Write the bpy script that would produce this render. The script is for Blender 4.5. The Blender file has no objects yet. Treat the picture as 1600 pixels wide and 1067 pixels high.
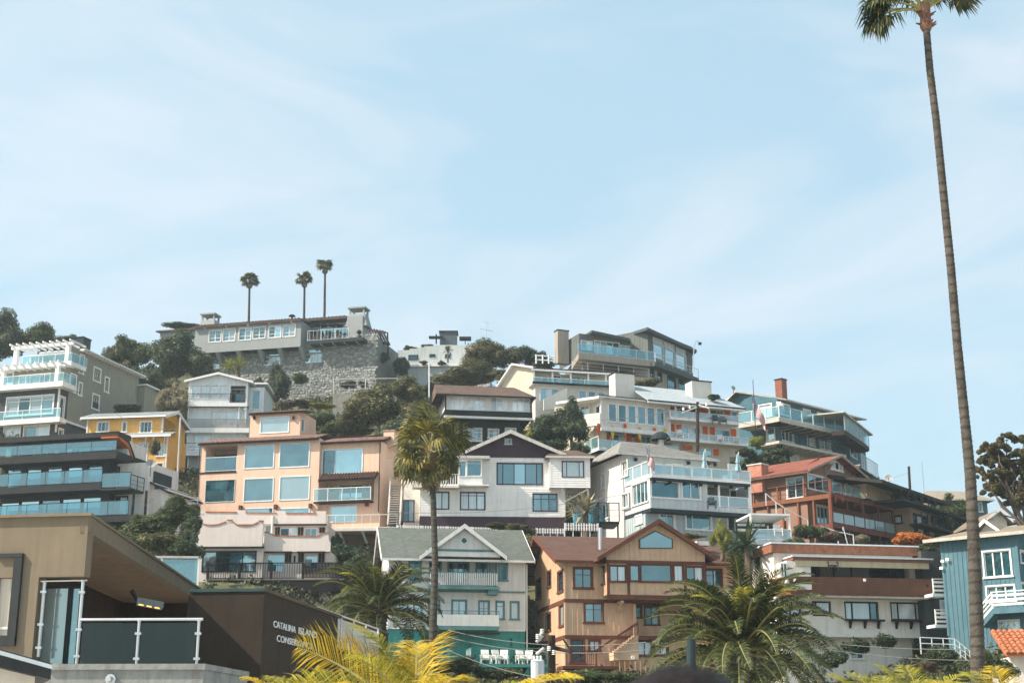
import bpy, math, random
import numpy as np
from mathutils import Vector, Matrix, noise
R = math.radians
rnd = random.Random(7)
scene = bpy.context.scene
col = scene.collection
FPX = 2200.0; PITCH = R(15.5); CZ = 1.7
# ---------------- camera, sky, sun, exposure
cd = bpy.data.cameras.new('camera'); cam = bpy.data.objects.new('camera', cd); col.objects.link(cam)
cd.sensor_width = 36; cd.lens = 36 * FPX / 1600; cd.clip_end = 5000; cd.clip_start = 0.1
cam.location = (0, 0, CZ); cam.rotation_euler = (R(90) + PITCH, 0, 0)
cd.dof.use_dof = True; cd.dof.focus_distance = 95; cd.dof.aperture_fstop = 5.0
scene.camera = cam
SUN_EL = 42; SUN_AZ = -106        # azimuth from +Y, negative = left
w = bpy.data.worlds.new('World'); scene.world = w; w.use_nodes = True
nt = w.node_tree; N = nt.nodes; Lk = nt.links
for n_ in list(N): N.remove(n_)
out = N.new('ShaderNodeOutputWorld'); bg = N.new('ShaderNodeBackground'); sky = N.new('ShaderNodeTexSky')
sky.sky_type = 'NISHITA'; sky.sun_disc = False; sky.sun_elevation = R(SUN_EL); sky.sun_rotation = R(SUN_AZ)
sky.air_density = 1.0; sky.dust_density = 2.4; sky.ozone_density = 1.6; sky.altitude = 0
tc = N.new('ShaderNodeTexCoord')
# thin cirrus, laid over the whole sky by direction
mp = N.new('ShaderNodeMapping'); mp.inputs['Scale'].default_value = (2.2, 2.2, 7.5); mp.inputs['Rotation'].default_value = (0.0, 0.16, 0.1); mp.inputs['Location'].default_value = (2.3, 0.3, 1.4)
nz = N.new('ShaderNodeTexNoise'); nz.inputs['Scale'].default_value = 1.5; nz.inputs['Detail'].default_value = 7; nz.inputs['Roughness'].default_value = 0.5; nz.inputs['Distortion'].default_value = 0.7
rp = N.new('ShaderNodeValToRGB'); rp.color_ramp.elements[0].position = 0.40; rp.color_ramp.elements[0].color = (0, 0, 0, 1); rp.color_ramp.elements[1].position = 0.78; rp.color_ramp.elements[1].color = (1, 1, 1, 1)
mx = N.new('ShaderNodeMix'); mx.data_type = 'RGBA'
tint = N.new('ShaderNodeMix'); tint.data_type = 'RGBA'; tint.blend_type = 'MULTIPLY'; tint.inputs[0].default_value = 1
tint.inputs[7].default_value = (0.97, 0.93, 0.84, 1)
veil = N.new('ShaderNodeMix'); veil.data_type = 'RGBA'; veil.inputs[0].default_value = 0.6; veil.inputs[7].default_value = (2.35, 3.4, 3.9, 1)
CLOUD = (4.35, 4.1, 4.1, 1)
mx.inputs[7].default_value = CLOUD
mm = N.new('ShaderNodeMath'); mm.operation = 'MULTIPLY'; mm.inputs[1].default_value = 0.55
Lk.new(tc.outputs['Generated'], mp.inputs[0]); Lk.new(mp.outputs[0], nz.inputs['Vector']); Lk.new(nz.outputs['Fac'], rp.inputs[0])
Lk.new(rp.outputs[0], mm.inputs[0]); Lk.new(mm.outputs[0], mx.inputs[0])
Lk.new(sky.outputs[0], tint.inputs[6]); Lk.new(tint.outputs[2], veil.inputs[6]); Lk.new(veil.outputs[2], mx.inputs[6]); Lk.new(mx.outputs[2], bg.inputs[0])
bg.inputs[1].default_value = 0.122
Lk.new(bg.outputs[0], out.inputs[0])
sd = bpy.data.lights.new('sun', 'SUN'); so = bpy.data.objects.new('sun', sd); col.objects.link(so)
sd.energy = 3.8; sd.angle = R(0.6); sd.color = (1.0, 0.90, 0.78)
az = R(SUN_AZ); sv = Vector((math.sin(az) * math.cos(R(SUN_EL)), math.cos(az) * math.cos(R(SUN_EL)), math.sin(R(SUN_EL))))
so.rotation_euler = (-sv).to_track_quat('-Z', 'Y').to_euler(); so.location = (-40, 0, 80)
vs = scene.view_settings; vs.view_transform = 'Standard'; vs.look = 'None'; vs.gamma = 1; vs.exposure = 1.1; vs.use_curve_mapping = False
scene.render.resolution_x = 1024; scene.render.resolution_y = 682
# ---------------- materials
MC = {}
def nodes(name):
    m = bpy.data.materials.new(name); m.use_nodes = True; t = m.node_tree
    return m, t, t.nodes['Principled BSDF']
def mat(name, c=(.5, .5, .5), rough=.8, var=.18, sc=1.2, bump=.15, bsc=18, dirt=.38, metal=0, hue=None, spec=.1, ring=0):
    """painted / mineral surface: two scales of mottling, streaky weathering, fine relief"""
    if name in MC: return MC[name]
    if min(c) > .3: c = tuple(min(.84, x * 1.13) for x in c)
    m, t, b = nodes(name); n = t.nodes; l = t.links
    co = n.new('ShaderNodeTexCoord')
    a = n.new('ShaderNodeTexNoise'); a.inputs['Scale'].default_value = sc; a.inputs['Detail'].default_value = 6; a.inputs['Roughness'].default_value = .65
    l.new(co.outputs['Object'], a.inputs['Vector'])
    st = n.new('ShaderNodeMapping'); st.inputs['Scale'].default_value = (2.5, 2.5, .22); l.new(co.outputs['Object'], st.inputs[0])
    s2 = n.new('ShaderNodeTexNoise'); s2.inputs['Scale'].default_value = 1.6; s2.inputs['Detail'].default_value = 5; l.new(st.outputs[0], s2.inputs['Vector'])
    r2 = n.new('ShaderNodeMapRange'); r2.inputs[1].default_value = .48; r2.inputs[2].default_value = .7; r2.inputs[3].default_value = 0; r2.inputs[4].default_value = dirt; l.new(s2.outputs['Fac'], r2.inputs[0])
    m1 = n.new('ShaderNodeMix'); m1.data_type = 'RGBA'
    lo = tuple(max(0, x * (1 - var)) for x in c) + (1,); hi = tuple(min(1, x * (1 + var * .7)) for x in (hue or c)) + (1,)
    m1.inputs[6].default_value = lo; m1.inputs[7].default_value = hi
    rr = n.new('ShaderNodeMapRange'); rr.inputs[1].default_value = .3; rr.inputs[2].default_value = .7; l.new(a.outputs['Fac'], rr.inputs[0]); l.new(rr.outputs[0], m1.inputs[0])
    m2 = n.new('ShaderNodeMix'); m2.data_type = 'RGBA'; m2.inputs[7].default_value = tuple(x * .5 for x in (c[0], c[1] * .97, c[2] * .9)) + (1,)
    l.new(r2.outputs[0], m2.inputs[0]); l.new(m1.outputs[2], m2.inputs[6]); l.new(m2.outputs[2], b.inputs['Base Color'])
    if ring:
        wv = n.new('ShaderNodeTexWave'); wv.bands_direction = 'Z'; wv.inputs['Scale'].default_value = ring; wv.inputs['Distortion'].default_value = 2.5; wv.inputs['Detail'].default_value = 3; wv.inputs['Detail Scale'].default_value = 1.5; l.new(co.outputs['Object'], wv.inputs['Vector'])
        m3 = n.new('ShaderNodeMix'); m3.data_type = 'RGBA'; m3.inputs[7].default_value = tuple(x * .55 for x in c) + (1,); wr = n.new('ShaderNodeMapRange'); wr.inputs[1].default_value = .7; wr.inputs[2].default_value = .95; l.new(wv.outputs['Fac'], wr.inputs[0]); l.new(wr.outputs[0], m3.inputs[0]); l.new(m2.outputs[2], m3.inputs[6]); l.new(m3.outputs[2], b.inputs['Base Color'])
    b.inputs['Roughness'].default_value = rough; b.inputs['Metallic'].default_value = metal; b.inputs['Specular IOR Level'].default_value = spec
    if bump:
        f = n.new('ShaderNodeTexNoise'); f.inputs['Scale'].default_value = bsc; f.inputs['Detail'].default_value = 4; l.new(co.outputs['Object'], f.inputs['Vector'])
        bu = n.new('ShaderNodeBump'); bu.inputs['Strength'].default_value = bump; bu.inputs['Distance'].default_value = .05; l.new(f.outputs['Fac'], bu.inputs['Height']); l.new(bu.outputs[0], b.inputs['Normal'])
    MC[name] = m; return m
def shingle(name, c, c2, w_=.3, h_=.18, moss=None):
    """roofing: single tabs told apart by shade through the slope's UVs"""
    if name in MC: return MC[name]
    m, t, b = nodes(name); n = t.nodes; l = t.links
    co = n.new('ShaderNodeTexCoord'); br = n.new('ShaderNodeTexBrick')
    br.inputs['Color1'].default_value = c + (1,); br.inputs['Color2'].default_value = c2 + (1,); br.inputs['Mortar'].default_value = tuple(x * .45 for x in c) + (1,)
    br.inputs['Scale'].default_value = 1; br.inputs['Brick Width'].default_value = w_; br.inputs['Row Height'].default_value = h_; br.inputs['Mortar Size'].default_value = .012; br.inputs['Bias'].default_value = 0
    l.new(co.outputs['UV'], br.inputs['Vector'])
    a = n.new('ShaderNodeTexNoise'); a.inputs['Scale'].default_value = .7; a.inputs['Detail'].default_value = 8; a.inputs['Roughness'].default_value = .7; l.new(co.outputs['Object'], a.inputs['Vector'])
    r = n.new('ShaderNodeMapRange'); r.inputs[1].default_value = .45; r.inputs[2].default_value = .75; r.inputs[4].default_value = .7; l.new(a.outputs['Fac'], r.inputs[0])
    mi = n.new('ShaderNodeMix'); mi.data_type = 'RGBA'; mi.inputs[7].default_value = (moss or tuple(x * .6 for x in c)) + (1,)
    l.new(r.outputs[0], mi.inputs[0]); l.new(br.outputs[0], mi.inputs[6]); l.new(mi.outputs[2], b.inputs['Base Color']); b.inputs['Roughness'].default_value = .9; b.inputs['Specular IOR Level'].default_value = .15
    MC[name] = m; return m
def glass(name, dark, refl, fac=.5, rough=.04, curtain=None, split=None):
    """window pane: mirror-like coat over what stands behind the glass"""
    if name in MC: return MC[name]
    m, t, b = nodes(name); n = t.nodes; l = t.links
    b.inputs['Roughness'].default_value = .7; b.inputs['Specular IOR Level'].default_value = .0
    oi = n.new('ShaderNodeObjectInfo'); co = n.new('ShaderNodeTexCoord')
    a = n.new('ShaderNodeTexNoise'); a.inputs['Scale'].default_value = .9; a.inputs['Detail'].default_value = 3; l.new(co.outputs['Object'], a.inputs['Vector'])
    mi = n.new('ShaderNodeMix'); mi.data_type = 'RGBA'; mi.inputs[6].default_value = dark + (1,); mi.inputs[7].default_value = (curtain or tuple(min(1, x * 2.4) for x in dark)) + (1,)
    if curtain:
        mp_ = n.new('ShaderNodeMapping'); mp_.inputs['Scale'].default_value = (7, 7, .15); l.new(co.outputs['Object'], mp_.inputs[0])
        cv = n.new('ShaderNodeTexNoise'); cv.inputs['Scale'].default_value = 2; cv.inputs['Detail'].default_value = 2; l.new(mp_.outputs[0], cv.inputs['Vector'])
        r = n.new('ShaderNodeMapRange'); r.inputs[1].default_value = .3; r.inputs[2].default_value = .55; r.inputs[3].default_value = .55; r.inputs[4].default_value = 1; l.new(cv.outputs['Fac'], r.inputs[0]); l.new(r.outputs[0], mi.inputs[0])
    else:
        r = n.new('ShaderNodeMapRange'); r.inputs[1].default_value = .4; r.inputs[2].default_value = .62; l.new(a.outputs['Fac'], r.inputs[0]); l.new(r.outputs[0], mi.inputs[0])
    cz = n.new('ShaderNodeMapRange'); cz.inputs[1].default_value = .74; cz.inputs[2].default_value = .78; cz.inputs[4].default_value = 0 if curtain else .75; l.new(oi.outputs['Random'], cz.inputs[0])
    ck = n.new('ShaderNodeMix'); ck.data_type = 'RGBA'; ck.inputs[7].default_value = (.36, .38, .36, 1); l.new(cz.outputs[0], ck.inputs[0]); l.new(mi.outputs[2], ck.inputs[6]); l.new(ck.outputs[2], b.inputs['Base Color'])
    g = n.new('ShaderNodeBsdfGlossy'); g.inputs['Color'].default_value = refl + (1,); g.inputs['Roughness'].default_value = rough
    bn = n.new('ShaderNodeTexNoise'); bn.inputs['Scale'].default_value = .8; l.new(co.outputs['Object'], bn.inputs['Vector'])
    bu = n.new('ShaderNodeBump'); bu.inputs['Strength'].default_value = .25; bu.inputs['Distance'].default_value = .05; l.new(bn.outputs['Fac'], bu.inputs['Height']); l.new(bu.outputs[0], g.inputs['Normal'])
    rm = n.new('ShaderNodeMath'); rm.operation = 'FRACT'; rm2 = n.new('ShaderNodeMath'); rm2.operation = 'MULTIPLY'; rm2.inputs[1].default_value = 7.31; l.new(oi.outputs['Random'], rm2.inputs[0]); l.new(rm2.outputs[0], rm.inputs[0])
    fr = n.new('ShaderNodeMapRange'); fr.inputs[3].default_value = fac * .42; fr.inputs[4].default_value = min(1, fac * 1.15); l.new(rm.outputs[0], fr.inputs[0])
    ms = n.new('ShaderNodeMixShader'); l.new(fr.outputs[0], ms.inputs[0]); l.new(b.outputs[0], ms.inputs[1]); l.new(g.outputs[0], ms.inputs[2]); l.new(ms.outputs[0], n['Material Output'].inputs[0])
    MC[name] = m; return m
def clear(name, tintc, dif, facd=.25, facg=.12):
    """balcony glass: see-through, a little milky, a little mirror"""
    if name in MC: return MC[name]
    m, t, b = nodes(name); n = t.nodes; l = t.links
    tr = n.new('ShaderNodeBsdfTransparent'); tr.inputs[0].default_value = tintc + (1,)
    b.inputs['Base Color'].default_value = dif + (1,); b.inputs['Roughness'].default_value = .3
    g = n.new('ShaderNodeBsdfGlossy'); g.inputs['Color'].default_value = (.8, .95, 1, 1); g.inputs['Roughness'].default_value = .04
    a = n.new('ShaderNodeMixShader'); a.inputs[0].default_value = facd; l.new(tr.outputs[0], a.inputs[1]); l.new(b.outputs[0], a.inputs[2])
    c = n.new('ShaderNodeMixShader'); c.inputs[0].default_value = facg; l.new(a.outputs[0], c.inputs[1]); l.new(g.outputs[0], c.inputs[2]); l.new(c.outputs[0], n['Material Output'].inputs[0])
    MC[name] = m; return m
def leafmat(name, c1, c2, c3=None, trans=.35):
    """leaves: every leaf its own shade, some light passing through"""
    if name in MC: return MC[name]
    m, t, b = nodes(name); n = t.nodes; l = t.links
    g = n.new('ShaderNodeNewGeometry'); r = n.new('ShaderNodeValToRGB'); e = r.color_ramp.elements
    e[0].color = c1 + (1,); e[1].color = c2 + (1,); e[1].position = .8
    if c3: q = e.new(.97); q.color = c3 + (1,)
    l.new(g.outputs['Random Per Island'], r.inputs[0])
    co = n.new('ShaderNodeTexCoord'); a = n.new('ShaderNodeTexNoise'); a.inputs['Scale'].default_value = 2.2; a.inputs['Detail'].default_value = 3; l.new(co.outputs['Object'], a.inputs['Vector'])
    mi = n.new('ShaderNodeMix'); mi.data_type = 'RGBA'; mi.blend_type = 'MULTIPLY'; mi.inputs[0].default_value = .5
    rr = n.new('ShaderNodeMapRange'); rr.inputs[1].default_value = .35; rr.inputs[2].default_value = .65; rr.inputs[3].default_value = .5; rr.inputs[4].default_value = 1.3; l.new(a.outputs['Fac'], rr.inputs[0])
    l.new(r.outputs[0], mi.inputs[6]); l.new(rr.outputs[0], mi.inputs[7]); l.new(mi.outputs[2], b.inputs['Base Color'])
    b.inputs['Roughness'].default_value = .55; b.inputs['Specular IOR Level'].default_value = .35
    tr = n.new('ShaderNodeBsdfTranslucent'); l.new(mi.outputs[2], tr.inputs[0])
    s = n.new('ShaderNodeMixShader'); s.inputs[0].default_value = trans; l.new(b.outputs[0], s.inputs[1]); l.new(tr.outputs[0], s.inputs[2]); l.new(s.outputs[0], n['Material Output'].inputs[0])
    MC[name] = m; return m
# ---------------- picture crops -> rays -> real planes
CR = [0, 0, 1.0]
def crop(x0=0, y0=0, x1=1600, y1=1067): CR[:] = [x0, y0, min(1600 / (x1 - x0), 1067 / (y1 - y0))]
def nat(px, py): return CR[0] + px / CR[2], CR[1] + py / CR[2]
def ray(px, py):
    px, py = nat(px, py); cx = (px - 800) / FPX; cy = (533.5 - py) / FPX
    return (cx, math.cos(PITCH) - math.sin(PITCH) * cy, math.sin(PITCH) + math.cos(PITCH) * cy)
def at(px, py, D):
    r = ray(px, py); t = D / r[1]; return Vector((r[0] * t, D, CZ + r[2] * t))
class Pl:
    """a vertical plane standing in the place: u runs along it, n out of it, z up"""
    def __init__(s, px=0, py=0, D=0, yaw=0, o=None):
        s.yaw = yaw; a = R(yaw)
        if o is None: p = at(px, py, D); o = (p.x, p.y)
        s.o = o; s.U = (math.cos(a), math.sin(a)); s.Nn = (math.sin(a), -math.cos(a))
    def hit(s, px, py):
        r = ray(px, py); t = (s.o[0] * s.Nn[0] + s.o[1] * s.Nn[1]) / (r[0] * s.Nn[0] + r[1] * s.Nn[1])
        return (t * r[0] - s.o[0]) * s.U[0] + (t * r[1] - s.o[1]) * s.U[1], CZ + t * r[2]
    def u(s, px, py): return s.hit(px, py)[0]
    def z(s, px, py): return s.hit(px, py)[1]
    def rect(s, x0, y0, x1, y1):
        xm = (x0 + x1) / 2; ym = (y0 + y1) / 2
        return s.u(x0, ym), s.u(x1, ym), s.z(xm, y1), s.z(xm, y0)
    def off(s, n): return Pl(yaw=s.yaw, o=(s.o[0] + s.Nn[0] * n, s.o[1] + s.Nn[1] * n))
    def P(s, u, n, z): return Vector((s.o[0] + s.U[0] * u + s.Nn[0] * n, s.o[1] + s.U[1] * u + s.Nn[1] * n, z))
    def L(s, u): p = s.P(u, 0, 0); return Pl(yaw=s.yaw - 90, o=(p.x, p.y))
    def Rt(s, u): p = s.P(u, 0, 0); return Pl(yaw=s.yaw + 90, o=(p.x, p.y))
# ---------------- mesh collector
class MB:
    def __init__(s): s.v = []; s.f = []; s.uv = {}; s.mi = []
    def quad(s, *p, uv=None, mi=0):
        k = len(s.v); s.v += [tuple(q) for q in p]; s.f.append(tuple(range(k, k + len(p)))); s.mi.append(mi)
        if uv: s.uv[len(s.f) - 1] = uv
    def hexa(s, b, t, mi=0):
        k = len(s.v); n = len(b); s.v += [tuple(q) for q in b] + [tuple(q) for q in t]
        s.f.append(tuple(range(k + n - 1, k - 1, -1))); s.f.append(tuple(range(k + n, k + 2 * n))); s.mi += [mi] * (2 + n)
        for i in range(n): j = (i + 1) % n; s.f.append((k + i, k + j, k + n + j, k + n + i))
    def box(s, pl, u0, u1, n0, n1, z0, z1, mi=0):
        if u1 < u0: u0, u1 = u1, u0
        if n1 < n0: n0, n1 = n1, n0
        if z1 < z0: z0, z1 = z1, z0
        q = [(u0, n1), (u1, n1), (u1, n0), (u0, n0)]
        s.hexa([pl.P(u, n, z0) for u, n in q], [pl.P(u, n, z1) for u, n in q], mi)
    def abox(s, c, h, mi=0):
        x, y, z = c; a, b, d = h; q = [(x - a, y - b), (x + a, y - b), (x + a, y + b), (x - a, y + b)]
        s.hexa([(i, j, z - d) for i, j in q], [(i, j, z + d) for i, j in q], mi)
    def slab(s, pts, t, rows=0, mi=0):
        """sheet of thickness t below the points (low-left, low-right, up-right, up-left); UVs in metres; courses as real steps"""
        pts = [Vector(p) for p in pts]; dn = Vector((0, 0, -t)); k = len(s.f)
        s.hexa([p + dn for p in pts], pts, mi)
        e1 = (pts[1] - pts[0]).normalized(); nn = e1.cross(pts[-1] - pts[0]).normalized(); e2 = nn.cross(e1)
        s.uv[k + 1] = [((p - pts[0]).dot(e1), (p - pts[0]).dot(e2)) for p in pts]
        if rows and len(pts) == 4:
            for i in range(rows):
                a, b = i / rows, (i + 1) / rows
                A = pts[0].lerp(pts[3], a); B = pts[1].lerp(pts[2], a); C = pts[1].lerp(pts[2], b); D = pts[0].lerp(pts[3], b)
                up = nn * .018; lo = nn * .004
                Q = [A + up, B + up, C + lo, D + lo]
                s.quad(*Q, uv=[((p - pts[0]).dot(e1), (p - pts[0]).dot(e2)) for p in Q], mi=mi); s.quad(A + lo, B + lo, B + up, A + up, mi=mi)
    def tube(s, a, b, r0, r1=None, n=6, mi=0):
        a = Vector(a); b = Vector(b); r1 = r0 if r1 is None else r1; d = (b - a).normalized()
        x = d.orthogonal().normalized(); y = d.cross(x)
        cs = [(math.cos(2 * math.pi * i / n), math.sin(2 * math.pi * i / n)) for i in range(n)]
        s.hexa([a + (x * c + y * q) * r0 for c, q in cs], [b + (x * c + y * q) * r1 for c, q in cs], mi)
    def path(s, pts, rs, n=8, mi=0, close=True):
        k = len(s.v); pts = [Vector(p) for p in pts]
        for i, p in enumerate(pts):
            d = (pts[min(i + 1, len(pts) - 1)] - pts[max(i - 1, 0)]).normalized(); x = d.cross(Vector((0, 1, .013))).normalized(); y = d.cross(x)
            for j in range(n): a = 2 * math.pi * j / n; s.v.append(tuple(p + (x * math.cos(a) + y * math.sin(a)) * rs[i]))
        for i in range(len(pts) - 1):
            for j in range(n): q = (j + 1) % n; s.f.append((k + i * n + j, k + i * n + q, k + (i + 1) * n + q, k + (i + 1) * n + j)); s.mi.append(mi)
        if close: s.f.append(tuple(range(k + n - 1, k - 1, -1))); s.f.append(tuple(range(k + (len(pts) - 1) * n, k + len(pts) * n))); s.mi += [mi, mi]
    def build(s, name, m, org=(0, 0, 0), smooth=False):
        me = bpy.data.meshes.new(name); o = Vector(org)
        me.from_pydata([(v[0] - o[0], v[1] - o[1], v[2] - o[2]) for v in s.v], [], s.f)
        for q in (m if isinstance(m, (list, tuple)) else [m]): me.materials.append(q)
        if len(s.mi) == len(s.f) and any(s.mi): me.polygons.foreach_set('material_index', s.mi)
        if s.uv:
            ul = me.uv_layers.new(name='UVMap')
            for fi, uv in s.uv.items():
                for li, q in zip(me.polygons[fi].loop_indices, uv): ul.data[li].uv = q
        if smooth: me.polygons.foreach_set('use_smooth', [True] * len(me.polygons))
        me.update(); return me
def tag(o, label=None, cat=None, group=None, kind=None):
    if label: o['label'] = label
    if cat: o['category'] = cat
    if group: o['group'] = group
    if kind: o['kind'] = kind
    return o
def mk(name, me, parent=None, loc=(0, 0, 0)):
    o = bpy.data.objects.new(name, me); col.objects.link(o); o.location = loc
    if parent: o.parent = parent
    return o
CTRL = []   # where buildings meet the hill
class Thing:
    def __init__(s, name, label, cat, loc, group=None):
        s.o = mk(name, None, None, loc); s.o.empty_display_size = .5; s.loc = Vector(loc); tag(s.o, label, cat, group)
    def add(s, name, mb, m, parent=None, kind=None, label=None, smooth=False):
        if not mb.f: return None
        return tag(mk(name, mb.build(name, m, s.loc, smooth), parent or s.o), kind=kind, label=label)
def single(name, mb, m, label, cat, loc, group=None, smooth=False, kind=None):
    return tag(mk(name, mb.build(name, m, loc, smooth), None, loc), label, cat, group, kind)
# ---------------- palette
WHITE = mat('white_paint', (.72, .70, .67), .6, .08, 1, .05, dirt=.25)
WHITE2 = mat('cool_white_paint', (.62, .66, .67), .6, .08, 1, .05, dirt=.25)
CREAM = mat('cream_stucco', (.66, .60, .52), .9, .1, .8, .2, dirt=.22)
GLASS = glass('window_glass', (.010, .05, .065), (.42, .60, .64), .52)
GDARK = glass('dark_window_glass', (.008, .02, .025), (.28, .5, .56), .25)
GBLUE = glass('bright_window_glass', (.03, .12, .15), (.54, .74, .79), .66)
CURT = glass('curtained_window_glass', (.30, .34, .36), (.6, .85, .92), .25, curtain=(.68, .72, .73))
BLIND = glass('window_glass_over_white_blind', (.58, .62, .63), (.6, .85, .92), .2)
GK = {'g': GLASS, 'd': GDARK, 'b': GBLUE, 'c': CURT, 'w': BLIND}
RAILG = clear('railing_glass', (.72, .90, .93), (.35, .55, .6), .12, .09)
RAILW = clear('frosted_railing_glass', (.7, .85, .88), (.58, .70, .74), .34, .10)
RAILT = clear('teal_railing_glass', (.32, .68, .76), (.03, .2, .25), .16, .15)
DARK = mat('dark_teal_grey_paint', (.028, .038, .042), .6, .2, dirt=.1)
BLACK = mat('near_black_metal', (.02, .022, .024), .5, .2, dirt=.05)
STEEL = mat('brushed_steel', (.52, .54, .55), .35, .1, bump=.05, dirt=.1, metal=.85)
WOODD = mat('dark_stained_wood', (.045, .032, .026), .7, .3, 3, .3)
RUST = mat('rust_brown_trim', (.15, .055, .036), .7, .2, 2, .1)
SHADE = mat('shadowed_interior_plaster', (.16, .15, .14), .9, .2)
def segs(a, b, cuts):
    out_ = []; c = a
    for p, q in sorted(cuts):
        if q <= a or p >= b: continue
        if p > c: out_.append((c, p))
        c = max(c, q)
    if c < b: out_.append((c, b))
    return out_
def wallgrid(mb, pl, u0, u1, z0, z1, holes, rev=.12, n=0):
    hs = [(max(a, u0), min(b, u1), max(c, z0), min(d, z1)) for a, b, c, d in holes if b > u0 and a < u1 and d > z0 and c < z1]
    us = sorted({u0, u1, *[h[0] for h in hs], *[h[1] for h in hs]}); zs = sorted({z0, z1, *[h[2] for h in hs], *[h[3] for h in hs]})
    for i in range(len(us) - 1):
        for j in range(len(zs) - 1):
            um = (us[i] + us[i + 1]) / 2; zm = (zs[j] + zs[j + 1]) / 2
            if any(a < um < b and c < zm < d for a, b, c, d in hs): continue
            mb.quad(pl.P(us[i], n, zs[j]), pl.P(us[i + 1], n, zs[j]), pl.P(us[i + 1], n, zs[j + 1]), pl.P(us[i], n, zs[j + 1]))
    for a, b, c, d in hs:
        q = [(a, c), (b, c), (b, d), (a, d)]
        for k in range(4):
            (p, r), (s_, t) = q[k], q[(k + 1) % 4]
            mb.quad(pl.P(p, n, r), pl.P(p, n - rev, r), pl.P(s_, n - rev, t), pl.P(s_, n, t))
def siding(mb, pl, u0, u1, z0, z1, holes, kind, step, n=0, tri=None):
    """real boards: 'h' lapped courses, 'v' battens. tri=(um, ztop): the gable above z1"""
    um, zt = tri or (0, z1)
    if kind == 'h':
        z = z0
        while z < zt - .02:
            zz = min(z + step, zt)
            if z < z1 or not tri: a, b = u0, u1
            else: t = (zz - z1) / (zt - z1); a = u0 + (um - u0) * t; b = u1 + (um - u1) * t
            for p, q in segs(a, b, [(h[0], h[1]) for h in holes if h[3] > z + .03 and h[2] < zz - .03]):
                if q - p < .02: continue
                mb.quad(pl.P(p, n + .03, z), pl.P(q, n + .03, z), pl.P(q, n + .004, zz), pl.P(p, n + .004, zz))
                mb.quad(pl.P(p, n, z), pl.P(q, n, z), pl.P(q, n + .03, z), pl.P(p, n + .03, z))
            z = zz
    else:
        u = u0 + step * .4; w_ = .045
        while u < u1 - .03:
            top = z1
            if tri: t = (u - u0) / (um - u0) if u < um else (u1 - u) / (u1 - um); top = z1 + (zt - z1) * t - .03
            for p, q in segs(z0, top, [(h[2], h[3]) for h in holes if h[1] > u and h[0] < u + w_]):
                mb.quad(pl.P(u, n + .028, p), pl.P(u + w_, n + .028, p), pl.P(u + w_, n + .028, q), pl.P(u, n + .028, q))
                mb.quad(pl.P(u, n, p), pl.P(u, n + .028, p), pl.P(u, n + .028, q), pl.P(u, n, q))
                mb.quad(pl.P(u + w_, n + .028, p), pl.P(u + w_, n, p), pl.P(u + w_, n, q), pl.P(u + w_, n + .028, q))
            u += step
def window(T, pl, r, nx=1, ny=1, k='g', fm=None, fw=.09, n=0, rev=.1, mull=.05, sill=True, name='window', out_=.05, label=None, top=0):
    u0, u1, z0, z1 = r; fm = fm or WHITE; f = MB()
    e = .003
    if fw:
        f.box(pl, u0 - fw, u0, n + e, n + out_, z0 - fw * .6, z1); f.box(pl, u1, u1 + fw, n + e, n + out_, z0 - fw * .6, z1)
        f.box(pl, u0 - fw, u1 + fw, n + e, n + out_ + .01, z1, z1 + fw)
        f.box(pl, u0 - fw - (.06 if sill else 0), u1 + fw + (.06 if sill else 0), n + e, n + out_ + (.05 if sill else 0), z0 - fw * 1.0, z0)
    m2 = mull; W = (u1 - u0); Hh = (z1 - z0); b0, b1 = n - rev + .03, n - rev + .075
    f.box(pl, u0, u0 + m2 * .8, b0, b1, z0, z1); f.box(pl, u1 - m2 * .8, u1, b0, b1, z0, z1); f.box(pl, u0 + m2 * .8, u1 - m2 * .8, b0, b1, z1 - m2 * .8, z1); f.box(pl, u0 + m2 * .8, u1 - m2 * .8, b0, b1, z0, z0 + m2 * .8)
    fr = nx if isinstance(nx, (list, tuple)) else [i / nx for i in range(1, nx)]
    cuts = [0] + list(fr) + [1]
    for t in cuts[1:-1]: f.box(pl, u0 + W * t - m2 / 2, u0 + W * t + m2 / 2, b0, b1 + .004, z0 + m2 * .8, z1 - m2 * .8)
    fy = ny if isinstance(ny, (list, tuple)) else [j / ny for j in range(1, ny)]
    for t in fy: f.box(pl, u0 + m2 * .8, u1 - m2 * .8, b0, b1 - .006, z0 + Hh * t - m2 * .3, z0 + Hh * t + m2 * .3)
    wo = T.add(name, f, fm, label=label)
    ks = k if len(k) == len(cuts) - 1 else k[0] * (len(cuts) - 1)
    for i in range(len(cuts) - 1):
        g = MB(); g.box(pl, u0 + W * cuts[i] + .002, u0 + W * cuts[i + 1] - .002, n - rev, n - rev + .022, z0 + .002, z1 - .002)
        T.add('pane', g, GK[ks[i]], wo)
    return wo
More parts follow.
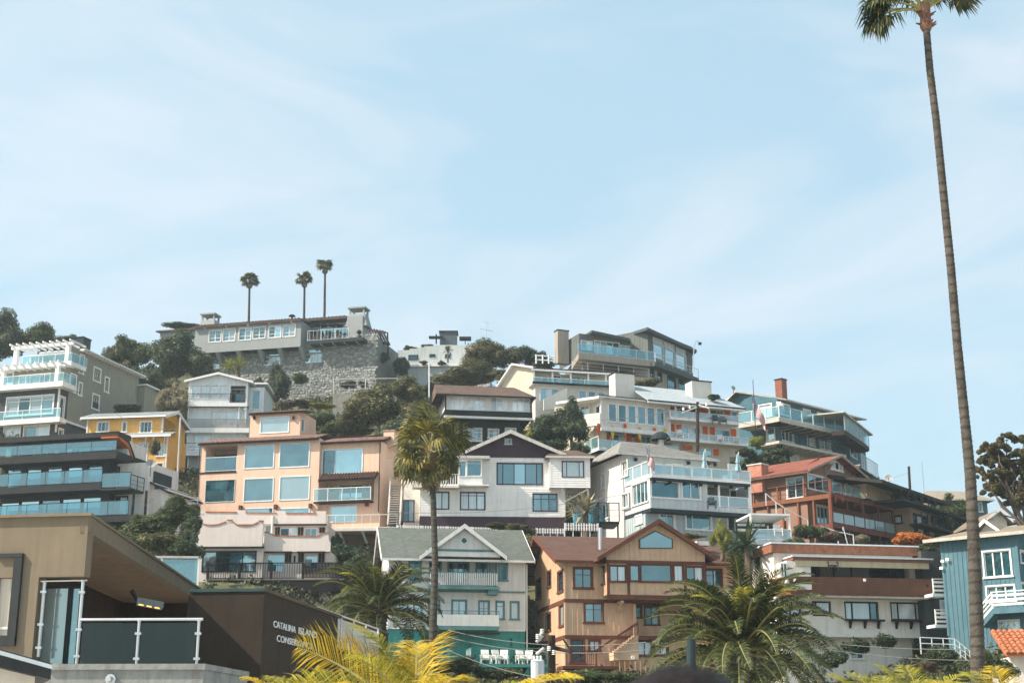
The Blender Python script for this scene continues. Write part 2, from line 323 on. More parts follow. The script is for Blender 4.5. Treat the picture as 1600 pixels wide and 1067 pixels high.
class House(Thing):
    def __init__(s, name, label, px, py, D, yaw, base, cat='house', group=None):
        s.f = Pl(px, py, D, yaw); u, z = s.f.hit(*base); s.zb = z
        super().__init__(name, label, cat, s.f.P(u, 0, z), group)
    def body(s, u0, u1, z0, z1, depth, wm, wins=(), lw=(), rw=(), pl=None, fm=None, fw=.09, sd=None, step=.2, sm=None, down=0, name='wall', holes=(), n=0, ctrl=True, tri=None, corner=None, cap=True, rev=.12, sides='LRB', **kw):
        pl = (pl or s.f).off(n) if n else (pl or s.f)
        if u1 < u0: u0, u1 = u1, u0
        mb = MB(); zz = z0 - down; si = MB()
        Lp = pl.L(u0); Rp = pl.Rt(u1); H_ = []
        for P_, a, b, ww, key in ((pl, u0, u1, wins, 'F'), (Lp, -depth, 0, lw, 'L'), (Rp, 0, depth, rw, 'R')):
            rs = [P_.rect(*q[:4]) for q in ww]; allh = rs + (list(holes) if key == 'F' else [])
            if key != 'F' and key not in sides: continue
            wallgrid(mb, P_, a, b, zz, z1, allh, rev)
            if sd: siding(si, P_, a, b, z0 - min(down, 3), z1, [(h[0] - fw - .02, h[1] + fw + .02, h[2] - fw - .02, h[3] + fw + .02) for h in rs] + [h for h in allh[len(rs):]], sd, step, tri=tri if key == 'F' else None)
            H_.append((P_, rs, ww))
        if 'B' in sides: mb.quad(pl.P(u1, -depth, zz), pl.P(u0, -depth, zz), pl.P(u0, -depth, z1), pl.P(u1, -depth, z1))
        if cap: mb.quad(pl.P(u0, 0, z1), pl.P(u1, 0, z1), pl.P(u1, -depth, z1), pl.P(u0, -depth, z1))
        if tri: um, zt = tri; mb.quad(pl.P(u0, 0, z1), pl.P(u1, 0, z1), pl.P(um, 0, zt)); mb.quad(pl.P(u1, -depth, z1), pl.P(u0, -depth, z1), pl.P(um, -depth, zt))
        s.add(name, mb, wm)
        if sd: s.add('siding', si, sm or wm, kind='stuff')
        if corner:
            for uu, sg in ((u0, 1), (u1, -1)):
                c = MB(); q_ = [(uu - .045 * sg, .045), (uu + .1 * sg, .045), (uu + .1 * sg, .0025), (uu - .0025 * sg, .0025), (uu - .0025 * sg, -.12), (uu - .045 * sg, -.12)]
                if sg < 0: q_ = q_[::-1]
                c.hexa([pl.P(a_, b_, z0) for a_, b_ in q_], [pl.P(a_, b_, z1) for a_, b_ in q_]); s.add('corner_board', c, corner)
        for P_, rs, ww in H_:
            for r, q in zip(rs, ww):
                a = list(q[4:]); o = {}
                if a and isinstance(a[-1], dict): o = a.pop()
                window(s, P_, r, *(a + [1, 1, 'g'][len(a):]), **{**dict(fm=fm, fw=fw, rev=rev), **kw, **o})
        if ctrl: CTRL.append((pl.P((u0 + u1) / 2, 0, z0), (u1 - u0) / 2, pl, u0, u1, depth))
        return Lp, Rp
    def rail(s, u0, u1, z, n=0, h=1.0, st='glass', m=None, gm=None, sp=1.3, pl=None, post=.05, name='railing', bsp=.14, ends=(1, 1)):
        pl = pl or s.f; m = m or WHITE; gm = gm or RAILG
        if u1 < u0: u0, u1 = u1, u0
        k = max(1, round((u1 - u0) / sp)); mb = MB(); us = [u0 + (u1 - u0) * i / k for i in range(k + 1)]
        for i, u in enumerate(us):
            if (i == 0 and not ends[0]) or (i == k and not ends[1]): continue
            mb.box(pl, u - post / 2, u + post / 2, n - post / 2, n + post / 2, z, z + h - .04)
        mb.box(pl, u0 - post / 2, u1 + post / 2, n - post * .7, n + post * .7, z + h - .04, z + h + .012)
        if st in ('glass', 'bars', 'pickets'): mb.box(pl, u0, u1, n - post * .35, n + post * .35, z + .06, z + .10)
        if st == 'cable':
            for q in (.3, .6): mb.box(pl, u0, u1, n - .012, n + .012, z + h * q, z + h * q + .024)
        ro = s.add(name, mb, m)
        if st == 'glass':
            for i in range(k):
                g = MB(); g.box(pl, us[i] + post / 2 + .01, us[i + 1] - post / 2 - .01, n - .006, n + .006, z + .11, z + h - .045); s.add('glass_panel', g, gm, ro)
        if st == 'hor':
            for q in (.2, .48, .76): g = MB(); g.box(pl, u0, u1, n + post / 2 + .002, n + post / 2 + .027, z + h * q - .07, z + h * q + .07); s.add('slat', g, m, ro)
        if st in ('bars', 'pickets'):
            b = MB(); wd = .03 if st == 'bars' else .085; c = max(2, round((u1 - u0) / bsp))
            for i in range(c): u = u0 + (u1 - u0) * (i + .5) / c; b.box(pl, u - wd / 2, u + wd / 2, n - .012, n + .012, z + .101, z + h - .041)
            s.add('baluster', b, gm if gm is not RAILG else m, ro, kind='stuff')
        if st == 'solid':
            b = MB(); b.box(pl, u0, u1, n - .03, n + .03, z + .02, z + h - .041); s.add('rail_panel', b, gm if gm is not RAILG else m, ro)
        return ro
    def slab(s, u0, u1, n0, n1, z0, z1, m, name='deck', pl=None, joist=None, jm=None):
        mb = MB(); mb.box(pl or s.f, u0, u1, n0, n1, z0, z1); o = s.add(name, mb, m)
        if joist:
            j = MB(); u = min(u0, u1) + .2
            while u < max(u0, u1) - .1: j.box(pl or s.f, u, u + .08, min(n0, n1) + .05, max(n0, n1) - .06, z0 - .18, z0 - .003); u += joist
            s.add('joist', j, jm or m, o, kind='stuff')
        return o
    def post(s, u, n, z0, z1, m, w_=.14, name='post', pl=None):
        mb = MB(); mb.box(pl or s.f, u - w_ / 2, u + w_ / 2, n - w_ / 2, n + w_ / 2, z0, z1); return s.add(name, mb, m)
    def roof_gable(s, u0, u1, um, ze0, ze1, zr, n0, n1, m, tm, t=.16, rows=0, pl=None, name='roof', board=.24):
        """ridge runs into the depth, the gable looks at the street; n0 = front edge, n1 = back"""
        pl = pl or s.f; mb = MB()
        mb.slab([pl.P(u0, n1, ze0), pl.P(u0, n0, ze0), pl.P(um, n0, zr), pl.P(um, n1, zr)], t, rows)
        mb.slab([pl.P(u1, n0, ze1), pl.P(u1, n1, ze1), pl.P(um, n1, zr), pl.P(um, n0, zr)], t, rows)
        ro = s.add(name, mb, m); b = MB()
        for ua, za in ((u0, ze0), (u1, ze1)):
            q = [(ua, za + .05), (um, zr + .05), (um, zr + .05 - board * 1.1), (ua, za + .05 - board)]
            if ua > um: q = q[::-1]
            b.hexa([pl.P(u, n0 + .003, z) for u, z in q][::-1], [pl.P(u, n0 + .055, z) for u, z in q][::-1])
        s.add('bargeboard', b, tm, ro); return ro
    def roof_side(s, u0, u1, nf, zf, nr, zr, nb, zb, m, tm, t=.14, rows=0, pl=None, ur0=None, ur1=None, name='roof', gut=.12, ends=None, backslope=True):
        """ridge parallel to the front; ur0/ur1 shorten the ridge for a hip"""
        pl = pl or s.f; mb = MB(); a = u0 if ur0 is None else ur0; b = u1 if ur1 is None else ur1
        mb.slab([pl.P(u0, nf, zf), pl.P(u1, nf, zf), pl.P(b, nr, zr), pl.P(a, nr, zr)], t, rows)
        if backslope: mb.slab([pl.P(u1, nb, zb), pl.P(u0, nb, zb), pl.P(a, nr, zr), pl.P(b, nr, zr)], t)
        if a != u0: mb.slab([pl.P(u0, nb, zb), pl.P(u0, nf, zf), pl.P(a, nr, zr)], t)
        if b != u1: mb.slab([pl.P(u1, nf, zf), pl.P(u1, nb, zb), pl.P(b, nr, zr)], t)
        ro = s.add(name, mb, m); g = MB()
        if gut: g.box(pl, u0, u1, nf + .004, nf + .07, zf - t - .03, zf - .01)
        if ends:
            for uu, sg in ((u0, -1), (u1, 1)):
                for (na, za), (nb_, zb_) in (((nf, zf), (nr, zr)), ((nr, zr), (nb, zb))):
                    q = [(na, za + .02), (nb_, zb_ + .02), (nb_, zb_ - ends), (na, za - ends)]
                    A = [pl.P(uu + sg * .003, n, z) for n, z in q]; B = [pl.P(uu + sg * .05, n, z) for n, z in q]
                    g.hexa(A, B) if sg < 0 else g.hexa(B, A)
        if g.f: s.add('fascia', g, tm, ro)
        return ro
    def tiles(s, p0, p1, p2, p3, m, sp=.24, parent=None, lab=None, each=False):
        """barrel tiles laid up a slope: columns of short half-round tiles, each proud of the next"""
        p0, p1, p2, p3 = map(Vector, (p0, p1, p2, p3)); mb = MB(); k = max(2, int((p1 - p0).length / sp)); rr = max(1, int((p3 - p0).length / .42))
        e1 = (p1 - p0).normalized(); nn = e1.cross(p3 - p0).normalized()
        for i in range(k):
            a0 = p0.lerp(p1, (i + .5) / k); a1 = p3.lerp(p2, (i + .5) / k)
            for j in range(rr):
                c0 = a0.lerp(a1, j / rr); c1 = a0.lerp(a1, (j + 1.08) / rr); jit = rnd.uniform(-.012, .012); r0 = sp * .46; r1 = sp * .38
                A = []; B = []
                for q in range(5):
                    an = math.pi * q / 4
                    A.append(c0 + e1 * (math.cos(an) * r0 + jit) + nn * (math.sin(an) * r0 * .8 + .03)); B.append(c1 + e1 * (math.cos(an) * r1 + jit) + nn * (math.sin(an) * r1 * .8 + .005))
                for q in range(4): mb.quad(A[q], B[q], B[q + 1], A[q + 1])
                mb.quad(*A)
                if each: s.add('roof_tile', mb, m, parent); mb = MB()
        if not each: s.add('roof_tile', mb, m, parent, kind='stuff')
    def chimney(s, u, n, z0, z1, w_, d_, m, capm=None, pl=None, pots=1, label=None):
        pl = pl or s.f; mb = MB(); mb.box(pl, u - w_ / 2, u + w_ / 2, n - d_ / 2, n + d_ / 2, z0, z1); c = s.add('chimney', mb, m, label=label)
        q = MB(); q.box(pl, u - w_ / 2 - .07, u + w_ / 2 + .07, n - d_ / 2 - .07, n + d_ / 2 + .07, z1 + .001, z1 + .12); s.add('chimney_cap', q, capm or m, c)
        return c
def rects(pl, *w_): return [pl.rect(*q[:4]) for q in w_]
# ---------------- plants: meshes shared between alike ones
def crown_mesh(name, seed, n, leaf, lumps=9, flat=.9, gap=.0, spread=.75, m=None, up=.3, lump_r=(.3, .5)):
    rs = np.random.RandomState(seed)
    L = []
    for i in range(lumps):
        v = rs.normal(size=3); v /= np.linalg.norm(v); v[2] = abs(v[2]) * 1.0 - .35 if i % 3 else v[2]
        L.append((v * spread * rs.uniform(.55, 1), rs.uniform(*lump_r)))
    L.append((np.zeros(3), .62 * (1 - gap)))
    wts = np.array([l[1] ** 2 for l in L]); wts /= wts.sum(); idx = rs.choice(len(L), n, p=wts)
    C_ = np.array([l[0] for l in L])[idx]; rad = np.array([l[1] for l in L])[idx]
    d = rs.normal(size=(n, 3)); d /= np.linalg.norm(d, axis=1)[:, None]
    pos = C_ + d * (rad * rs.uniform(.72, 1.06, n) ** 1)[:, None]
    pos[:, 2] *= flat
    nr = d * .9 + rs.normal(size=(n, 3)) * .55 + np.array([0, 0, up]); nr /= np.linalg.norm(nr, axis=1)[:, None]
    t = np.cross(nr, rs.normal(size=(n, 3))); t /= np.linalg.norm(t, axis=1)[:, None]; b = np.cross(nr, t)
    sz = leaf * rs.uniform(.6, 1.35, n)[:, None]
    V = np.empty((n, 4, 3)); V[:, 0] = pos - t * sz; V[:, 1] = pos - b * sz * .5 + nr * sz * .15; V[:, 2] = pos + t * sz; V[:, 3] = pos + b * sz * .5 + nr * sz * .15
    V = V.reshape(-1, 3); V[:, 2] += 1.0
    # twiggy mass inside each lump, low-poly
    core = []; cf = []
    for c, r in L:
        k = len(core) + len(V)
        for i in range(5):
            for j in range(7):
                a = math.pi * (i + .5) / 5; o = 2 * math.pi * j / 7; q = r * .66 * rs.uniform(.8, 1.1)
                core.append((c[0] + q * math.sin(a) * math.cos(o), c[1] + q * math.sin(a) * math.sin(o), (c[2] + q * math.cos(a)) * flat + 1))
        for i in range(4):
            for j in range(7): cf.append((k + i * 7 + j, k + (i + 1) * 7 + j, k + (i + 1) * 7 + (j + 1) % 7, k + i * 7 + (j + 1) % 7))
    me = bpy.data.meshes.new(name); F_ = [tuple(range(4 * i, 4 * i + 4)) for i in range(n)]
    if gap > .5: core = []; cf = []
    me.from_pydata(V.tolist() + core, [], F_ + cf); me.materials.append(m); me.update(); return me
LG = leafmat('dark_green_leaves', (.02, .045, .026), (.065, .10, .045), (.19, .18, .075))
LO = leafmat('olive_leaves', (.04, .055, .022), (.17, .165, .065), (.36, .30, .14))
LM = leafmat('mid_green_leaves', (.02, .05, .018), (.095, .125, .04), (.26, .22, .07))
LP = leafmat('pale_dry_leaves', (.13, .12, .07), (.33, .29, .18), (.48, .40, .26))
LOR = leafmat('orange_leaves', (.35, .10, .02), (.62, .22, .04), (.7, .35, .08))
LRU = leafmat('rust_and_green_leaves', (.04, .07, .03), (.12, .11, .045), (.40, .14, .05))
LFL = leafmat('bougainvillea_leaves', (.04, .07, .03), (.12, .10, .05), (.5, .14, .2))
LYG = leafmat('yellow_green_leaves', (.10, .13, .02), (.30, .30, .05), (.5, .42, .06))
BARK = mat('grey_brown_bark', (.16, .125, .10), .95, .35, 6, .6, 30)
def crowns(base, seeds, *a, **k): return [crown_mesh(base, sd_, *a, **k) for sd_ in seeds]
CM = {'s': crowns('shrub_crown', (1, 2, 3), 3600, .075, lumps=15, spread=.88, lump_r=(.2, .46), m=LG, up=.6), 't': crowns('tree_crown', (4, 5, 6), 9000, .05, lumps=26, spread=.95, lump_r=(.16, .4), m=LG, up=.7), 'a': crowns('airy_crown', (7, 8), 3600, .075, lumps=16, gap=.9, spread=.9, lump_r=(.16, .3), m=LG), 'f': crowns('flower_shrub_crown', (9,), 1300, .1, lumps=8, gap=.6, lump_r=(.3, .45), m=LG)}
def crown_obj(name, kind, m, sc_, rot, parent=None, loc=(0, 0, 0), i=None):
    me = CM[kind][(i if i is not None else rnd.randrange(9)) % len(CM[kind])]
    o = bpy.data.objects.new(name, me); col.objects.link(o); o.location = loc; o.scale = sc_; o.rotation_euler = (0, 0, rot)
    o.material_slots[0].link = 'OBJECT'; o.material_slots[0].material = m
    if parent: o.parent = parent
    return o
def shrub(px, py, rx, ry, D, m, label, kind='s', name='shrub', group=None, cat='shrub'):
    """native pixels give where it stands and how big it is in metres"""
    c = at(px, py, D); sx = rx * D / FPX; sz = ry * D / FPX
    o = crown_obj(name, kind, m, (sx, sx * .9, sz), rnd.uniform(0, 6), loc=(c.x, c.y, c.z - sz)); return tag(o, label, cat, group)
def limb(mb, a, b, r0, r1, seed, k=5):
    r_ = random.Random(seed); a = Vector(a); b = Vector(b); L_ = (b - a).length
    pts = [a.lerp(b, i / k) + (Vector((r_.uniform(-1, 1), r_.uniform(-1, 1), r_.uniform(-.4, .4))) * L_ * .05 if 0 < i < k else Vector()) for i in range(k + 1)]
    mb.path(pts, [r0 + (r1 - r0) * i / k for i in range(k + 1)], 7)
def tree(px, py, rx, ry, D, m, label, kind='t', name='tree', tr=.18, trunk_h=None, group=None, limbs=5, bm=None):
    c = at(px, py, D); sx = rx * D / FPX; sz = ry * D / FPX; th = trunk_h if trunk_h is not None else sz * .9
    base = Vector((c.x, c.y, c.z - sz - th)); T = Thing(name, label, 'tree', base, group)
    mb = MB(); top = Vector((c.x, c.y, c.z - sz * .5)); limb(mb, base, top, tr, tr * .6, px)
    for i in range(limbs):
        a = 2 * math.pi * i / limbs + .5; limb(mb, base.lerp(top, .75), top + Vector((math.cos(a) * sx * .6, math.sin(a) * sx * .5, sz * .5)), tr * .45, tr * .12, i + px)
    T.add('trunk', mb, bm or BARK, smooth=True)
    crown_obj('crown', kind, m, (sx, sx * .9, sz), rnd.uniform(0, 6), T.o, (0, 0, th)); return T
# ---- palms
def frond_pinnate(name, L_=1, nleaf=46, droop=.55, ll=.2, m=None, seed=0, vee=.55, tipf=.35, w_=.011, curl=0, hang=.25):
    rs = random.Random(seed); mb = MB(); pts = []; z = 0; x = 0; a = R(38); N_ = 14
    for i in range(N_ + 1):
        pts.append(Vector((x, curl * (i / N_) ** 2, z))); a -= R(95) * droop / N_ * (.4 + 1.2 * i / N_); x += math.cos(a) * L_ / N_; z += math.sin(a) * L_ / N_
    mb.path(pts, [.016 * L_ * (1 - i / N_ * .85) for i in range(N_ + 1)], 5, mi=1)
    for i in range(nleaf):
        t = .14 + .86 * i / (nleaf - 1); f = t * N_; k = min(int(f), N_ - 1); p = pts[k].lerp(pts[k + 1], f - k); d = (pts[k + 1] - pts[k]).normalized()
        side = Vector((0, 1, 0)); upv = side.cross(d) * -1
        ln = ll * L_ * (math.sin(math.pi * min(1, t * .86 + .12)) ** .6) * rs.uniform(.85, 1.12)
        for sg in (-1, 1):
            dirv = (d * rs.uniform(.55, .8) + side * sg * 1.0 + upv * vee * rs.uniform(.5, 1.2)).normalized(); tip = p + dirv * ln + Vector((0, 0, -hang * ln * rs.uniform(.4, 1.3)))
            mid = p + dirv * ln * .5 + Vector((0, 0, .03 * ln)); wd = d * w_ * L_
            mb.quad(p - wd * .6, p + wd * .6, mid + wd, mid - wd); mb.quad(mid - wd, mid + wd, tip)
    return mb.build(name, [m, m])
def frond_fan(name, pet=.5, fan=.5, n=22, m=None, m2=None, seed=0, ang=250, hang=.5, wv=.05):
    rs = random.Random(seed); mb = MB(); pts = [Vector((pet * t, 0, .10 * math.sin(t * 2.2) - .06 * t * t)) for t in (0, .25, .5, .75, 1)]
    mb.path(pts, [.022, .018, .014, .012, .01], 5, mi=1); c = pts[-1]
    for i in range(n):
        a = R(-ang / 2 + ang * i / (n - 1)) ; ln = fan * rs.uniform(.82, 1.08) * (1 - .25 * abs(i / (n - 1) - .5))
        d = Vector((math.cos(a), math.sin(a), 0)); s_ = Vector((-math.sin(a), math.cos(a), 0)) * wv
        m1 = c + d * ln * .55 + Vector((0, 0, -.04 + (.03 if i % 2 else -.01))); tip = c + d * ln * .8 + Vector((0, 0, -hang * ln * rs.uniform(.5, 1.3)))
        mb.quad(c, m1 - s_, m1 + s_); mb.quad(m1 - s_, tip, m1 + s_)
    return mb.build(name, [m, m2 or m])
def put_frond(T, me, loc, yaw, el, roll, sc_, name='frond', m=None, label=None):
    o = bpy.data.objects.new(name, me); col.objects.link(o); o.parent = T.o; o.location = Vector(loc) - T.loc
    o.rotation_mode = 'XYZ'; o.matrix_basis = Matrix.Translation(o.location) @ Matrix.Rotation(yaw, 4, 'Z') @ Matrix.Rotation(-el, 4, 'Y') @ Matrix.Rotation(roll, 4, 'X') @ Matrix.Scale(sc_, 4)
    if m: o.material_slots[0].link = 'OBJECT'; o.material_slots[0].material = m
    if label: o['label'] = label
    return o
def palm_trunk(T, pts, rs_, m, ring=.3, n=14, amp=.05):
    """trunk with a low swelling at every old leaf scar"""
    pts = [Vector(p) for p in pts]; P2 = []; R2 = []; acc = 0
    for i in range(len(pts) - 1):
        L_ = (pts[i + 1] - pts[i]).length; k = max(2, int(L_ / ring * 2))
        for j in range(k):
            t = j / k; P2.append(pts[i].lerp(pts[i + 1], t)); r = rs_[i] + (rs_[i + 1] - rs_[i]) * t; R2.append(r * (1 + (amp if len(R2) % 2 else -amp) * rnd.uniform(.5, 1.5)))
    P2.append(pts[-1]); R2.append(rs_[-1]); mb = MB(); mb.path(P2, R2, n); return T.add('trunk', mb, m, smooth=True)
# ================= BUILDINGS =================
def gabtri(h, pl, u0, u1, um, zb, zt, m, sd=None, step=.2, name='gable', n=0):
    mb = MB(); mb.quad(pl.P(u0, n, zb), pl.P(u1, n, zb), pl.P(um, n, zt)); si = MB()
    o = h.add(name, mb, m)
    if sd: siding(si, pl, u0, u1, zb, zb, [], sd, step, n=n, tri=(um, zt)); h.add('siding', si, m, kind='stuff')
    return o
def band(h, pl, u0, u1, z0, z1, m, n0=.003, n1=.06, name='trim_board'):
    mb = MB(); mb.box(pl, u0, u1, n0, n1, z0, z1); return h.add(name, mb, m)
# ---- peach house with rust trim, front right of centre
crop(800, 800, 1180, 1067)
PEACH = mat('peach_board_paint', (.64, .44, .29), .8, .12, 1.5, .1, dirt=.3)
RBR = shingle('red_brown_shingles', (.125, .065, .05), (.17, .095, .075), .35, .2, moss=(.16, .12, .09))
h = House('gabled_house', 'peach coloured wooden house with rust trim, a big front gable and an outside stair', 330, 500, 97, 10, (330, 980)); f = h.f
zt = f.z(430, 292); z1 = f.z(430, 552); zg = f.z(430, 778); uL = 0; uB0 = f.u(562, 450); uR = f.u(1372, 400)
L = f.L(0); apu, apz = L.hit(197, 160)
ub = L.u(145, 560)
bR = f.u(752, 650)
porch = [(bR, f.u(1130, 650), zg, z1 - .1)]
h.body(0, uR, h.zb, zt, -ub, PEACH, down=4, fm=RUST, fw=.13, sd='v', step=.36, corner=PEACH, rev=.1, holes=porch,
    wins=[(392, 352, 495, 470, 2, [.68]), (458, 570, 562, 685, 2, [.68]), (487, 803, 545, 865, 2, 1, 'c'), (788, 808, 870, 890, 2, 1, 'c'), (892, 808, 968, 888, 2, 1, 'c'), (1213, 362, 1305, 470, 2, [.7], 'g'), (375, 797, 445, 935, 1, 2, 'd', {'name': 'door'})],
    lw=[(225, 372, 245, 462, 1, 2, 'd'), (288, 372, 320, 492, 1, 2, 'd'), (155, 425, 180, 535, 1, 1, 'd'), (215, 635, 243, 735, 1, 1, 'd'), (297, 580, 325, 705, 1, 1, 'd')])
# recessed porch
h.body(bR, f.u(1130, 650), zg, z1 - .1, .2, PEACH, n=-1.6, fm=RUST, ctrl=False, cap=False, sides='', wins=[(772, 585, 806, 655, 1, 2, 'd'), (832, 588, 915, 700, 2, 1, 'd', {'name': 'door'})])
h.slab(bR - .1, f.u(1130, 650), -1.6, .5, zg - .15, zg + .02, RUST, 'porch_floor')
h.post(f.u(757, 650), .3, zg + .02, z1 - .2, PEACH, .2)
gabtri(h, L, -11.3, 0.0, apu, zt, apz - .05, PEACH, 'v', .36)
zba = zt - .35
h.roof_side(-.75, uR + .45, .7, zt + .02 - .2, apu, apz + .15, -12.2, zt - .5, RBR, RUST, rows=28, ends=.26)
for z_ in (z1, zg): band(h, f, -.05, uR, z_ - .12, z_ + .12, RUST, .004, .07); band(h, L, ub, 0.0, z_ - .12, z_ + .12, RUST, .004, .07)
# bay under the gable
fb = f.off(1.3); b0, b1 = fb.u(592, 420), fb.u(1210, 420); zb0 = fb.z(900, 520); zgb = fb.z(900, 322)
h.body(b0, b1, zb0, zgb, 1.3, PEACH, n=1.3, fm=RUST, fw=.1, ctrl=False, sd='v', step=.36, rev=.08, name='bay',
    wins=[(612, 335, 708, 430, 2, 1, 'gc'), (738, 332, 793, 427), (806, 328, 994, 432), (1013, 332, 1066, 430, 1, 1, 'c'), (1090, 342, 1190, 432, 2, 1, 'gc')], lw=[(556, 345, 580, 445, 1, 2)])
for x in (600, 727, 1080, 1204): u = fb.u(x, 420); band(h, fb, u - .09, u + .09, zb0, zgb, RUST, .006, .075, 'trim_post')
band(h, fb, b0 - .03, b1 + .03, zgb - .02, zgb + .2, RUST, .008, .09); band(h, fb, b0 - .03, b1 + .03, zb0 - .2, zb0 + .02, RUST, .008, .1)
um = fb.u(905, 60); zr = fb.z(905, 62) + .02; e0 = fb.u(520, 290), fb.z(520, 292); e1 = fb.u(1262, 288), fb.z(1262, 288)
gw = MB(); zz = lambda u: (e0[1] + (zr - e0[1]) * (u - e0[0]) / (um - e0[0]) if u < um else e1[1] + (zr - e1[1]) * (e1[0] - u) / (e1[0] - um)) - .12
gw.quad(fb.P(b0, .002, zgb), fb.P(b1, .002, zgb), fb.P(b1, .002, zz(b1)), fb.P(um, .002, zr - .1), fb.P(b0, .002, zz(b0))); h.add('gable', gw, PEACH)
si = MB(); u = b0 + .2
while u < b1: si.box(fb, u, u + .05, .003, .03, zgb, zz(u)); u += .36
h.add('siding', si, PEACH, kind='stuff')
pw = [(800, 222), (995, 222), (995, 172), (893, 122), (800, 172)]
A = [fb.hit(*q) for q in pw]; c_ = (sum(a[0] for a in A) / 5, sum(a[1] for a in A) / 5)
fr = MB(); O_ = [(c_[0] + (a[0] - c_[0]) * 1.09, c_[1] + (a[1] - c_[1]) * 1.14) for a in A]
fr.hexa([fb.P(u, .034, z) for u, z in O_][::1], [fb.P(u, .075, z) for u, z in O_]); wo = h.add('window', fr, RUST)
g = MB(); g.hexa([fb.P(u, .076, z) for u, z in A], [fb.P(u, .085, z) for u, z in A]); h.add('pane', g, GLASS, wo)
h.roof_gable(e0[0], e1[0], um, e0[1], e1[1], zr + .1, .55, -7, RBR, RUST, pl=fb, rows=14, board=.3)
fl = MB(); fl.tube(f.P(f.u(614, 150), -3, zt + .6), f.P(f.u(614, 150), -3, f.z(614, 60)), .16, n=8); h.add('flue_pipe', fl, STEEL)
# skylight + vent on the right slope
sk = MB(); q = [f.off(-3).hit(1135, 178), f.off(-3).hit(1215, 215)]; sk.box(f, q[0][0], q[1][0], -3.2, -2.3, q[1][1], q[0][1] - .1); h.add('skylight', sk, WHITE)
# stair
st = h.add('stair', (lambda mb: (mb.hexa([f.P(f.u(598, 915), n, f.z(598, 930)) for n in (.5, 1.7)] + [f.P(f.u(748, 790), n, f.z(748, 930)) for n in (1.7, .5)], [f.P(f.u(598, 915), n, f.z(598, 905)) for n in (.5, 1.7)] + [f.P(f.u(748, 790), n, zg) for n in (1.7, .5)]), mb)[1])(MB()), PEACH)
s0 = (f.u(598, 915), f.z(598, 900)); s1 = (f.u(745, 790), zg)
for i in range(9):
    t = i / 9; mb = MB(); u = s0[0] + (s1[0] - s0[0]) * t; z = s0[1] + (s1[1] - s0[1]) * t; mb.box(f, u, u + (s1[0] - s0[0]) / 9 + .04, .45, 1.75, z, z + .2); h.add('step', mb, PEACH, st)
mb = MB(); mb.hexa([f.P(s0[0] - 1.6, 1.72, s0[1] + .0), f.P(s1[0], 1.72, s1[1] + .75), f.P(s1[0], 1.78, s1[1] + .75), f.P(s0[0] - 1.6, 1.78, s0[1] + .0)], [f.P(s0[0] - 1.6, 1.72, s0[1] + .12), f.P(s1[0], 1.72, s1[1] + .95), f.P(s1[0], 1.78, s1[1] + .95), f.P(s0[0] - 1.6, 1.78, s0[1] + .12)]); ro = h.add('stair_rail', mb, RUST)
b = MB()
for i in range(20): t = i / 19; u = s0[0] + (s1[0] - s0[0]) * t; z = s0[1] + (s1[1] - s0[1]) * t; b.box(f, u, u + .04, 1.73, 1.77, z + .1, z + .95 - .15 * (1 - t))
h.add('baluster', b, RUST, ro, kind='stuff')
h.rail(f.u(330, 900) - .3, f.u(490, 900), f.z(400, 965), 1.8, 1.0, 'bars', RUST, sp=1.6, name='fence_rail')
h.slab(-.6, f.u(620, 940), 0, 2.0, f.z(400, 985), f.z(400, 965) - .01, RUST, 'entry_deck')
bk = MB(); bk.box(f, f.u(655, 590), f.u(672, 590), .05, 1.2, f.z(660, 560), f.z(660, 575)); bk.tube(f.P(f.u(660, 600), .05, f.z(660, 625)), f.P(f.u(660, 600), 1.1, f.z(660, 570)), .06); h.add('bracket', bk, PEACH)
la = MB(); la.tube(f.P(f.u(715, 915), 1.72, f.z(715, 915)), f.P(f.u(715, 915), 1.82, f.z(715, 915)), .13, n=10); h.add('round_lamp', la, WHITE)
# ---- white cottage with teal base
crop(560, 800, 860, 1067)
CW = mat('cottage_white_boards', (.64, .63, .60), .7, .08, 1, .08, dirt=.3)
TEAL = mat('teal_board_paint', (.07, .31, .28), .7, .2, 1.2, .1, dirt=.35)
TFR = mat('teal_grey_trim', (.13, .25, .25), .6, .15, 1, .05)
GSH = shingle('grey_green_shingles', (.13, .145, .125), (.19, .205, .18), .32, .19, moss=(.10, .11, .09))
h = House('gabled_cottage', 'white board cottage with grey green roof, two balconies and a teal ground floor', 190, 500, 101, 9, (600, 945)); f = h.f
uR = f.u(1040, 450); ze = f.z(620, 292); zt2 = f.z(900, 735); L = f.L(0)
r1 = f.rect(440, 282, 868, 480)
h.body(0, uR, zt2, ze, 9, CW, fm=TFR, fw=.09, sd='h', step=.19, corner=WHITE, ctrl=False, holes=[r1],
    wins=[(320, 310, 388, 415, 2, 1, 'd'), (878, 322, 925, 424, 2, 1, 'd'), (443, 550, 503, 645, 2, [.75], 'c'), (588, 552, 670, 648, 2, 1, 'c', {'name': 'door'}), (756, 556, 812, 645, 2, 2, 'c'), (864, 560, 906, 664, 1, [.75], 'c'), (953, 562, 998, 666, 1, 1, 'c'), (258, 560, 305, 620, 1, [.7], 'c'), (348, 570, 392, 660, 1, [.7], 'c')])
h.body(0, uR, h.zb, zt2 - .01, 9, TEAL, n=-.06, fm=TEAL, sd='v', step=.42, down=3, name='base_wall', wins=[(945, 785, 962, 838, 1, 1, 'd', {'fw': .03}), (560, 785, 576, 835, 1, 1, 'd', {'fw': .03}), (690, 780, 704, 835, 1, 1, 'd', {'fw': .03})])
